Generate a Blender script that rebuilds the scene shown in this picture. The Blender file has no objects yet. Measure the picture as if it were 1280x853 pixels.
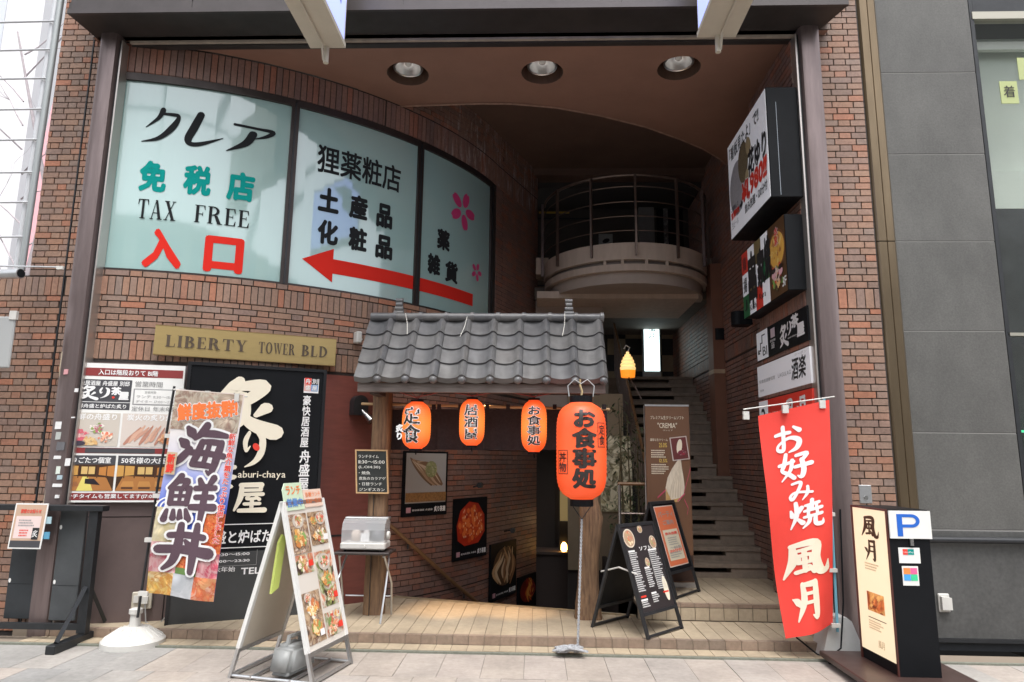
import bpy, bmesh, math, random
from mathutils import Matrix, Vector
random.seed(7)
S = bpy.context.scene
C = S.collection
R = math.radians
PI = math.pi

# ------------------------------------------------------------------ camera
YAW, PITCH, ROLL, F = R(2.0), R(9.8), R(.65), 853.0
CAM = Vector((0, 0, 1.6))
Fv = Vector((-math.sin(YAW)*math.cos(PITCH), math.cos(YAW)*math.cos(PITCH), math.sin(PITCH)))
R0 = Vector((math.cos(YAW), math.sin(YAW), 0)); U0 = R0.cross(Fv)
Rv = R0*math.cos(ROLL)+U0*math.sin(ROLL); Uv = U0*math.cos(ROLL)-R0*math.sin(ROLL)
cd = bpy.data.cameras.new('camera'); cam = bpy.data.objects.new('camera', cd); C.objects.link(cam)
cd.sensor_width = 36; cd.lens = F/1280*36; cd.clip_end = 500; cd.clip_start = .05
m3 = Matrix((Rv, Uv, -Fv)).transposed()
cam.matrix_world = Matrix.Translation(CAM) @ m3.to_4x4()
S.camera = cam
# ------------------------------------------------------------------ world, sun, exposure
W = bpy.data.worlds.new('World'); S.world = W; W.use_nodes = True
nt = W.node_tree; bg = nt.nodes['Background']
sk = nt.nodes.new('ShaderNodeTexSky'); sk.sky_type = 'NISHITA'; sk.sun_disc = False
SUN_EL, SUN_AZ = R(68), R(168)
sk.sun_elevation = SUN_EL; sk.sun_rotation = SUN_AZ; sk.air_density = 1.0; sk.dust_density = 4; sk.ozone_density = 1
hs = nt.nodes.new('ShaderNodeHueSaturation'); hs.inputs['Saturation'].default_value = .22; hs.inputs['Value'].default_value = 1.0
nt.links.new(sk.outputs[0], hs.inputs['Color']); nt.links.new(hs.outputs[0], bg.inputs['Color'])
bg.inputs['Strength'].default_value = .15
sl = bpy.data.lights.new('sun', 'SUN'); sl.energy = 1.1; sl.angle = R(35); sl.color = (1, .97, .93)
so = bpy.data.objects.new('sun', sl); C.objects.link(so)
sd = Vector((math.sin(SUN_AZ)*math.cos(SUN_EL), math.cos(SUN_AZ)*math.cos(SUN_EL), math.sin(SUN_EL)))
so.rotation_euler = sd.to_track_quat('Z', 'Y').to_euler(); so.location = (0, -5, 12)
S.view_settings.view_transform = 'Standard'; S.view_settings.look = 'None'
S.view_settings.exposure = 1.25; S.view_settings.gamma = 1

def ray(px, py): return Fv+Rv*((px-640)/F)-Uv*((py-426.5)/F)
def PY(px, py, Y): r = ray(px, py); return CAM+r*(Y/r.y)
def PX(px, py, X): r = ray(px, py); return CAM+r*(X/r.x)
def PZ(px, py, Z): r = ray(px, py); return CAM+r*((Z-1.6)/r.z)
def proj(p):
    d = Vector(p)-CAM; w = d.dot(Fv)
    if w < .05: return (-9999, -9999)
    return (640+F*d.dot(Rv)/w, 426.5-F*d.dot(Uv)/w)

# ------------------------------------------------------------------ materials
MC = {}
def mat(name, c, rough=.6, metal=0, var=0, scale=8, bump=0, emit=None, es=0, spec=.5, c2=None, rnd=None, stretch=None, coat=0, effl=0):
    if name in MC: return MC[name]
    m = bpy.data.materials.new(name); m.use_nodes = True; n = m.node_tree; b = n.nodes['Principled BSDF']
    b.inputs['Base Color'].default_value = (*c, 1); b.inputs['Roughness'].default_value = rough
    b.inputs['Metallic'].default_value = metal; b.inputs['Specular IOR Level'].default_value = spec
    if coat: b.inputs['Coat Weight'].default_value = min(1, coat); b.inputs['Coat Roughness'].default_value = .05; b.inputs['Coat IOR'].default_value = 1.5 if coat <= 1 else 2.1
    if emit: b.inputs['Emission Color'].default_value = (*emit, 1); b.inputs['Emission Strength'].default_value = es
    if var or c2 or bump or rnd:
        g = n.nodes.new('ShaderNodeNewGeometry'); tx = n.nodes.new('ShaderNodeTexNoise')
        mp = n.nodes.new('ShaderNodeMapping')
        if stretch: mp.inputs['Scale'].default_value = stretch
        n.links.new(g.outputs['Position'], mp.inputs[0]); n.links.new(mp.outputs[0], tx.inputs['Vector'])
        tx.inputs['Scale'].default_value = scale; tx.inputs['Detail'].default_value = 6; tx.inputs['Roughness'].default_value = .62
        col = None
        if c2 or var:
            mx = n.nodes.new('ShaderNodeMix'); mx.data_type = 'RGBA'
            cr = n.nodes.new('ShaderNodeMapRange'); cr.inputs[1].default_value = .32; cr.inputs[2].default_value = .68
            n.links.new(tx.outputs['Fac'], cr.inputs[0]); n.links.new(cr.outputs[0], mx.inputs[0])
            cc = c2 if c2 else tuple(x*(1-var) for x in c)
            mx.inputs[6].default_value = (*c, 1); mx.inputs[7].default_value = (*cc, 1)
            col = mx.outputs[2]; n.links.new(col, b.inputs['Base Color'])
            rr = n.nodes.new('ShaderNodeMapRange'); rr.inputs[3].default_value = max(.02, rough-.08); rr.inputs[4].default_value = min(1, rough+.12)
            n.links.new(tx.outputs['Fac'], rr.inputs[0]); n.links.new(rr.outputs[0], b.inputs['Roughness'])
        if rnd:   # per piece colour: ramp over random
            oi = n.nodes.new('ShaderNodeObjectInfo'); ad = n.nodes.new('ShaderNodeMath'); ad.operation = 'ADD'
            n.links.new(oi.outputs['Random'], ad.inputs[0]); n.links.new(g.outputs['Random Per Island'], ad.inputs[1])
            fr = n.nodes.new('ShaderNodeMath'); fr.operation = 'FRACT'; n.links.new(ad.outputs[0], fr.inputs[0])
            rp = n.nodes.new('ShaderNodeValToRGB'); rp.color_ramp.interpolation = 'LINEAR'
            e = rp.color_ramp.elements
            while len(e) < len(rnd): e.new(.5)
            for i, cx in enumerate(rnd): e[i].position = i/(len(rnd)-1) if len(rnd) > 1 else 0; e[i].color = (*cx, 1)
            n.links.new(fr.outputs[0], rp.inputs[0])
            m2 = n.nodes.new('ShaderNodeMix'); m2.data_type = 'RGBA'; m2.blend_type = 'MULTIPLY'; m2.inputs[0].default_value = 1
            v = n.nodes.new('ShaderNodeMapRange'); v.inputs[1].default_value = .25; v.inputs[2].default_value = .75; v.inputs[3].default_value = 1-(var or .2); v.inputs[4].default_value = 1.12
            n.links.new(tx.outputs['Fac'], v.inputs[0]); n.links.new(rp.outputs[0], m2.inputs[6]); n.links.new(v.outputs[0], m2.inputs[7])
            t3 = n.nodes.new('ShaderNodeTexNoise'); t3.inputs['Scale'].default_value = 1.7; t3.inputs['Detail'].default_value = 8; t3.inputs['Roughness'].default_value = .7
            mp3 = n.nodes.new('ShaderNodeMapping'); mp3.inputs['Scale'].default_value = (1, 1, .55); n.links.new(g.outputs['Position'], mp3.inputs[0]); n.links.new(mp3.outputs[0], t3.inputs['Vector'])
            v3 = n.nodes.new('ShaderNodeMapRange'); v3.inputs[1].default_value = .33; v3.inputs[2].default_value = .6; v3.inputs[3].default_value = .76; v3.inputs[4].default_value = 1.05; n.links.new(t3.outputs['Fac'], v3.inputs[0])
            m4 = n.nodes.new('ShaderNodeMix'); m4.data_type = 'RGBA'; m4.blend_type = 'MULTIPLY'; m4.inputs[0].default_value = 1; n.links.new(m2.outputs[2], m4.inputs[6]); n.links.new(v3.outputs[0], m4.inputs[7])
            fin = m4.outputs[2]
            if effl:
                t5 = n.nodes.new('ShaderNodeTexNoise'); t5.inputs['Scale'].default_value = 9; t5.inputs['Detail'].default_value = 8; t5.inputs['Roughness'].default_value = .8
                mp5 = n.nodes.new('ShaderNodeMapping'); mp5.inputs['Scale'].default_value = (2.2, 2.2, .35); n.links.new(g.outputs['Position'], mp5.inputs[0]); n.links.new(mp5.outputs[0], t5.inputs['Vector'])
                sxx = n.nodes.new('ShaderNodeSeparateXYZ'); n.links.new(g.outputs['Position'], sxx.inputs[0])
                vx = n.nodes.new('ShaderNodeMapRange'); vx.inputs[1].default_value = 7.9; vx.inputs[2].default_value = 8.7; n.links.new(sxx.outputs[1], vx.inputs[0])
                v5 = n.nodes.new('ShaderNodeMapRange'); v5.inputs[1].default_value = .52; v5.inputs[2].default_value = .66; v5.inputs[4].default_value = .8; n.links.new(t5.outputs['Fac'], v5.inputs[0])
                mu = n.nodes.new('ShaderNodeMath'); mu.operation = 'MULTIPLY'; n.links.new(vx.outputs[0], mu.inputs[0]); n.links.new(v5.outputs[0], mu.inputs[1])
                m6 = n.nodes.new('ShaderNodeMix'); m6.data_type = 'RGBA'; m6.inputs[7].default_value = (.62, .58, .56, 1); n.links.new(mu.outputs[0], m6.inputs[0]); n.links.new(fin, m6.inputs[6]); fin = m6.outputs[2]
            n.links.new(fin, b.inputs['Base Color'])
        if bump:
            bp = n.nodes.new('ShaderNodeBump'); bp.inputs['Strength'].default_value = bump; bp.inputs['Distance'].default_value = .01
            n.links.new(tx.outputs['Fac'], bp.inputs['Height']); n.links.new(bp.outputs[0], b.inputs['Normal'])
    MC[name] = m; return m

def picmat(name, cols, scale=14, dist=1.2, kind='noise', rough=.35, emit=0, stretch=(1, 1, 1), rot=0, dark=.0):
    """flat printed picture: colour blotches made of noise and cells"""
    if name in MC: return MC[name]
    m = bpy.data.materials.new(name); m.use_nodes = True; n = m.node_tree; b = n.nodes['Principled BSDF']
    tc = n.nodes.new('ShaderNodeTexCoord'); mp = n.nodes.new('ShaderNodeMapping')
    mp.inputs['Scale'].default_value = stretch; mp.inputs['Rotation'].default_value = (0, rot, 0)
    mp.inputs['Location'].default_value = (hash(name) % 1 if 0 else len(name)*1.7, 3.1, len(name)*.9)
    n.links.new(tc.outputs['Object'], mp.inputs[0])
    n1 = n.nodes.new('ShaderNodeTexNoise'); n1.inputs['Scale'].default_value = scale*.6; n1.inputs['Detail'].default_value = 5
    n1.inputs['Distortion'].default_value = dist; n.links.new(mp.outputs[0], n1.inputs['Vector'])
    vo = n.nodes.new('ShaderNodeTexVoronoi'); vo.inputs['Scale'].default_value = scale
    ad = n.nodes.new('ShaderNodeVectorMath'); ad.operation = 'MULTIPLY_ADD'; ad.inputs[1].default_value = (.12, .12, .12)
    n.links.new(n1.outputs['Color'], ad.inputs[0]); n.links.new(mp.outputs[0], ad.inputs[2]); n.links.new(ad.outputs[0], vo.inputs['Vector'])
    sp = n.nodes.new('ShaderNodeSeparateColor'); n.links.new(vo.outputs['Color'], sp.inputs[0])
    mm = n.nodes.new('ShaderNodeMix'); mm.data_type = 'FLOAT'; mm.inputs[0].default_value = .5 if kind == 'noise' else .15
    n.links.new(sp.outputs[0], mm.inputs[2])
    st = n.nodes.new('ShaderNodeMapRange'); st.inputs[1].default_value = .3; st.inputs[2].default_value = .7
    n.links.new(n1.outputs['Fac'], st.inputs[0]); n.links.new(st.outputs[0], mm.inputs[3])
    rp = n.nodes.new('ShaderNodeValToRGB'); e = rp.color_ramp.elements
    while len(e) < len(cols): e.new(.5)
    for i, cx in enumerate(cols): e[i].position = .12+.76*i/(len(cols)-1); e[i].color = (*cx, 1)
    n.links.new(mm.outputs[0], rp.inputs[0])
    m2 = n.nodes.new('ShaderNodeMix'); m2.data_type = 'RGBA'; m2.blend_type = 'MULTIPLY'; m2.inputs[0].default_value = 1
    v = n.nodes.new('ShaderNodeMapRange'); v.inputs[1].default_value = 0; v.inputs[2].default_value = .55; v.inputs[3].default_value = 1.15; v.inputs[4].default_value = .7
    n.links.new(vo.outputs['Distance'], v.inputs[0]); n.links.new(rp.outputs[0], m2.inputs[6]); n.links.new(v.outputs[0], m2.inputs[7])
    n.links.new(m2.outputs[2], b.inputs['Base Color']); b.inputs['Roughness'].default_value = rough
    if emit: n.links.new(m2.outputs[2], b.inputs['Emission Color']); b.inputs['Emission Strength'].default_value = emit
    MC[name] = m; return m

WHITE = mat('white_print', (.8, .8, .8), .5); BLACK = mat('black_print', (.02, .02, .022), .5)
INK = mat('ink_brown_black', (.028, .022, .02), .5)
RED = mat('red_print', (.75, .05, .03), .5); CREAM = mat('cream_letter', (.80, .74, .60), .5)
GREYT = mat('grey_print', (.3, .3, .3), .5); ORANGEP = mat('orange_print', (.8, .22, .06), .5)
CHALK = mat('chalk_white', (.75, .75, .7), .9); YEL = mat('yellow_print', (.75, .55, .12), .5)
BRICKC = [(.341, .204, .138), (.297, .182, .132), (.259, .171, .138), (.352, .189, .121), (.308, .193, .138), (.253, .182, .149), (.330, .198, .138), (.407, .165, .094), (.286, .187, .138), (.231, .149, .116)]
BRICK = mat('fired_brick', (.3, .17, .13), .55, var=.28, scale=38, bump=.25, rnd=BRICKC)
BRICKSH = mat('weathered_brick', (.3, .17, .13), .5, var=.28, scale=38, bump=.25, rnd=[(.30, .165, .125), (.26, .15, .12), (.22, .14, .12), (.34, .14, .09), (.27, .155, .12), (.24, .15, .125)])  # darker copy of the brick tones; shade of covered walls put into the colour
BRICKE = mat('salt_stained_brick', (.3, .17, .13), .6, var=.28, scale=38, bump=.25, effl=1, rnd=[(.30, .165, .125), (.26, .15, .12), (.22, .14, .12), (.34, .14, .09), (.27, .155, .12), (.24, .15, .125)])
MORTAR = mat('dark_mortar', (.045, .036, .032), .9, var=.4, scale=30, bump=.3)
DKMETAL = mat('dark_brown_metal', (.115, .093, .088), .32, .5, var=.22, scale=5, stretch=(3, 3, .5), bump=.03)
COLM = mat('column_metal', (.23, .18, .175), .3, .6, var=.25, scale=6, stretch=(4, 4, .4), bump=.04)
BLKMETAL = mat('black_metal', (.03, .032, .036), .4, .2, var=.3, scale=10)
CANM = mat('canopy_under', (.055, .048, .046), .4, .3, var=.3, scale=3)
STEEL = mat('brushed_steel', (.55, .55, .54), .28, 1, var=.2, scale=20)
ALU = mat('aluminium', (.62, .63, .64), .35, .9, var=.15, scale=14)
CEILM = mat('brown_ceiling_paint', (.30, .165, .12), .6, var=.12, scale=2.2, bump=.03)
SIGNW = mat('sign_white', (.78, .78, .76), .4, var=.05, scale=6)
PLASW = mat('white_plastic', (.60, .59, .56), .45, var=.08, scale=9)
BLKS = mat('sign_black', (.010, .011, .013), .45, var=.2, scale=5, spec=.12)
WOOD = mat('old_timber', (.20, .115, .062), .7, c2=(.09, .052, .032), scale=7, stretch=(5, 5, .55), bump=.5)
WOODL = mat('pale_bamboo', (.62, .40, .20), .5, var=.25, scale=14, stretch=(1, 8, 8))
DWOOD = mat('dark_timber', (.085, .06, .05), .6, c2=(.05, .036, .03), scale=9, stretch=(.6, 5, 5), bump=.25)

# ------------------------------------------------------------------ builders
class MB:
    def __init__(s, T=None): s.v = []; s.f = []; s.T = T
    def add(s, vs, fs):
        o = len(s.v)
        for p in vs:
            p = Vector(p)
            if s.T is not None: p = s.T @ p if isinstance(s.T, Matrix) else s.T(p)
            s.v.append(tuple(p))
        s.f += [tuple(i+o for i in q) for q in fs]; return s
    def box(s, x0, x1, y0, y1, z0, z1, ch=0):
        if ch <= 0:
            vs = [(x, y, z) for z in (z0, z1) for y in (y0, y1) for x in (x0, x1)]
            return s.add(vs, [(0, 2, 3, 1), (4, 5, 7, 6), (0, 1, 5, 4), (2, 6, 7, 3), (0, 4, 6, 2), (1, 3, 7, 5)])
        bm = bmesh.new(); bmesh.ops.create_cube(bm, size=1)
        for v in bm.verts: v.co = Vector(((x0+x1)/2+v.co.x*(x1-x0), (y0+y1)/2+v.co.y*(y1-y0), (z0+z1)/2+v.co.z*(z1-z0)))
        bmesh.ops.bevel(bm, geom=bm.edges[:], offset=ch, segments=1, affect='EDGES'); bm.verts.index_update()
        s.add([v.co.copy() for v in bm.verts], [tuple(v.index for v in f.verts) for f in bm.faces]); bm.free(); return s
    def prism(s, poly, y0, y1):       # poly in x,z
        n = len(poly)
        vs = [(x, y0, z) for x, z in poly]+[(x, y1, z) for x, z in poly]
        return s.add(vs, [tuple(range(n)), tuple(range(2*n-1, n-1, -1))]+[(i, i+n, (i+1) % n+n, (i+1) % n) for i in range(n)])
    def prismz(s, poly, z0, z1):
        n = len(poly)
        vs = [(x, y, z0) for x, y in poly]+[(x, y, z1) for x, y in poly]
        return s.add(vs, [tuple(range(n-1, -1, -1)), tuple(range(n, 2*n))]+[(i, (i+1) % n, (i+1) % n+n, i+n) for i in range(n)])
    def tube(s, pts, r, n=8, cap=True):
        pts = [Vector(p) for p in pts]; rs = r if isinstance(r, (list, tuple)) else [r]*len(pts)
        vs = []; prev = None
        for i, p in enumerate(pts):
            d = (pts[min(i+1, len(pts)-1)]-pts[max(i-1, 0)]).normalized()
            if prev is None:
                a = d.cross(Vector((0, 0, 1)));
                if a.length < .1: a = d.cross(Vector((1, 0, 0)))
            else: a = prev-d*prev.dot(d)
            a.normalize(); b = d.cross(a); prev = a
            for k in range(n): t = 2*PI*k/n; vs.append(p+a*(rs[i]*math.cos(t))+b*(rs[i]*math.sin(t)))
        fs = [(i*n+k, i*n+(k+1) % n, (i+1)*n+(k+1) % n, (i+1)*n+k) for i in range(len(pts)-1) for k in range(n)]
        if cap: fs += [tuple(range(n-1, -1, -1)), tuple(range((len(pts)-1)*n, len(pts)*n))]
        return s.add(vs, fs)
    def lathe(s, prof, n=20, c=(0, 0, 0), sx=1, sy=1):
        vs = []; m = len(prof)
        for r, z in prof:
            for k in range(n): t = 2*PI*k/n; vs.append((c[0]+r*math.cos(t)*sx, c[1]+r*math.sin(t)*sy, c[2]+z))
        fs = [(i*n+k, i*n+(k+1) % n, (i+1)*n+(k+1) % n, (i+1)*n+k) for i in range(m-1) for k in range(n)]
        fs += [tuple(range(n-1, -1, -1)), tuple(range((m-1)*n, m*n))]
        return s.add(vs, fs)
    def quad(s, a, b, c, d): return s.add([a, b, c, d], [(0, 1, 2, 3)])
    def disc(s, cx, cz, rx, rz, y, n=20, rot=0):
        vs = []
        for k in range(n):
            t = 2*PI*k/n; x = rx*math.cos(t); z = rz*math.sin(t)
            vs.append((cx+x*math.cos(rot)-z*math.sin(rot), y, cz+x*math.sin(rot)+z*math.cos(rot)))
        return s.add(vs, [tuple(range(n))])
    def build(s, name, m, parent=None, smooth=False, fix=True):
        me = bpy.data.meshes.new(name); me.from_pydata(s.v, [], s.f)
        if fix:
            bm = bmesh.new(); bm.from_mesh(me); bmesh.ops.recalc_face_normals(bm, faces=bm.faces); bm.to_mesh(me); bm.free()
        me.materials.append(m)
        if smooth:
            me.shade_smooth(); 
            try: me.set_sharp_from_angle(angle=R(38))
            except Exception: pass
        o = bpy.data.objects.new(name, me); C.objects.link(o)
        if parent is not None: o.parent = parent
        return o
def tag(o, label=None, cat=None, group=None, kind=None):
    if label: o['label'] = label
    if cat: o['category'] = cat
    if group: o['group'] = group
    if kind: o['kind'] = kind
    return o
def thing(name, label, cat, loc=(0, 0, 0), rz=0, group=None):
    o = bpy.data.objects.new(name, None); C.objects.link(o); o.empty_display_size = .1
    o.location = loc; o.rotation_euler = (0, 0, rz); return tag(o, label, cat, group)
def place(o, loc, rot): o.location = loc; o.rotation_euler = rot; return o
def panel(name, label, cat, pl, pr, group=None):      # empty at the left bottom corner, x along the panel
    pl = Vector(pl); pr = Vector(pr); d = pr-pl
    return thing(name, label, cat, pl, math.atan2(d.y, d.x), group), math.hypot(d.x, d.y)

# ------------------------------------------------------------------ lettering
REQ = {}
def glyph_setup(chars, levels=(0,)):
    tmp = []
    for ch in chars:
        for lv in levels:
            c = bpy.data.curves.new('g', 'FONT'); c.body = ch; c.size = 1; c.resolution_u = 2
            if lv: c.offset = lv
            o = bpy.data.objects.new('g', c); C.objects.link(o); tmp.append((ch, lv, o, c))
    dg = bpy.context.evaluated_depsgraph_get()
    for ch, lv, o, c in tmp:
        m = bpy.data.meshes.new_from_object(o.evaluated_get(dg))
        REQ[ch, lv] = ([tuple(v.co) for v in m.vertices], [tuple(p.vertices) for p in m.polygons]); bpy.data.meshes.remove(m)
    for ch, lv, o, c in tmp: bpy.data.objects.remove(o); bpy.data.curves.remove(c)
CHARS = sorted(set('¥—「」おごしすせたっつてでとなのはばぷまみもゆよらりをアィイカギクゲジスソタチテデトナパビフプポミムラリルレン・ー中串丼事介付休使個備免入内処分別化厚口各名和品営土夜大好始完定室家居屋年店度座快抜掘揚放敷新日時替月末本板案業楽様樂段海濃火炉炙炭焼煙煮物狸生産用盛看着知禁税種粧群舟花茶薬見豪貨邸酒間階雑題類風食飲魚鮮鶏～0123456789ABCDEFGHIJKLMNOPQRSTUVWXYZabcdefghijklmnopqrstuvwxyz!"()-.:;,%&\'¥'))
glyph_setup(CHARS)
def is_wide(ch): return ord(ch) > 0x2E80
def layout(body, bold, vertical=False, italic=0):
    bold = 0; vs, fs = [], []; x = 0
    if vertical:
        for i, ch in enumerate(body):
            if ch == ' ': x += .5; continue
            g = REQ[ch, bold]
            if ch in 'ー～-':       # long sound mark turns in vertical setting
                pts = [(.5+(b-.38), .38-(a-.5)) for a, b, _ in g[0]]
            else: pts = [(a, b) for a, b, _ in g[0]]
            if not is_wide(ch) and pts:
                mn = min(p[0] for p in pts); mxx = max(p[0] for p in pts); pts = [(p[0]+.5-(mn+mxx)/2, p[1]) for p in pts]
            o = len(vs); vs += [(a+b*italic, b-x) for a, b in pts]; fs += [tuple(k+o for k in f) for f in g[1]]; x += 1
    else:
        for ch in body:
            if ch == ' ': x += .35; continue
            g = REQ[ch, bold]; pts = g[0]
            if is_wide(ch): dx = x; x += 1
            else:
                mn = min(p[0] for p in pts); mxx = max(p[0] for p in pts); dx = x-mn+.04; x += mxx-mn+.09
            o = len(vs); vs += [(p[0]+dx+p[1]*italic, p[1]) for p in pts]; fs += [tuple(k+o for k in f) for f in g[1]]
    return vs, fs
def text(parent, body, box, m, bold=.018, vertical=False, T=None, y=-.004, name='lettering', italic=0, thick=0, outline=None, rough=0):
    """lettering fitted to box = (x0, z0, x1, z1) in the panel's own frame"""
    vs, fs = layout(body, bold, vertical, italic)
    if not vs: return None
    a0 = min(p[0] for p in vs); a1 = max(p[0] for p in vs); b0 = min(p[1] for p in vs); b1 = max(p[1] for p in vs)
    x0, z0, x1, z1 = box; sx = (x1-x0)/(a1-a0); sz = (z1-z0)/(b1-b0)
    def mk(vs, fs, yy, nm, mm, th, bd):
        b = MB(T); n = 0 if bd < .01 else (2 if bd < .03 else (4 if bd < .05 else 8)); rad = bd*(.62 if bd < .05 else .8); BA = 0 if n == 2 else PI/4
        for i in range(n+1):
            ox = rad*math.cos(BA+2*PI*i/n) if i < n else 0; oz = rad*math.sin(BA+2*PI*i/n) if i < n else 0
            b.add([(x0+(p[0]+ox-a0)*sx, yy-.00012*i, z0+(p[1]+oz-b0)*sz) for p in vs], fs)
        if th:
            o = b.build(nm, mm, parent, fix=False); bm = bmesh.new(); bm.from_mesh(o.data)
            bmesh.ops.remove_doubles(bm, verts=bm.verts, dist=1e-5)
            r = bmesh.ops.extrude_face_region(bm, geom=bm.faces[:]); 
            bmesh.ops.translate(bm, verts=[v for v in r['geom'] if isinstance(v, bmesh.types.BMVert)], vec=(0, -th, 0))
            bmesh.ops.recalc_face_normals(bm, faces=bm.faces); bm.to_mesh(o.data); bm.free(); return o
        return b.build(nm, mm, parent, fix=False)
    if outline:
        om, ob = outline; v2, f2 = layout(body, ob, vertical, italic); mk(v2, f2, y, 'letter_outline', om, 0, ob); y -= .0025
    return mk(vs, fs, y, name, m, thick, bold)

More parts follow.
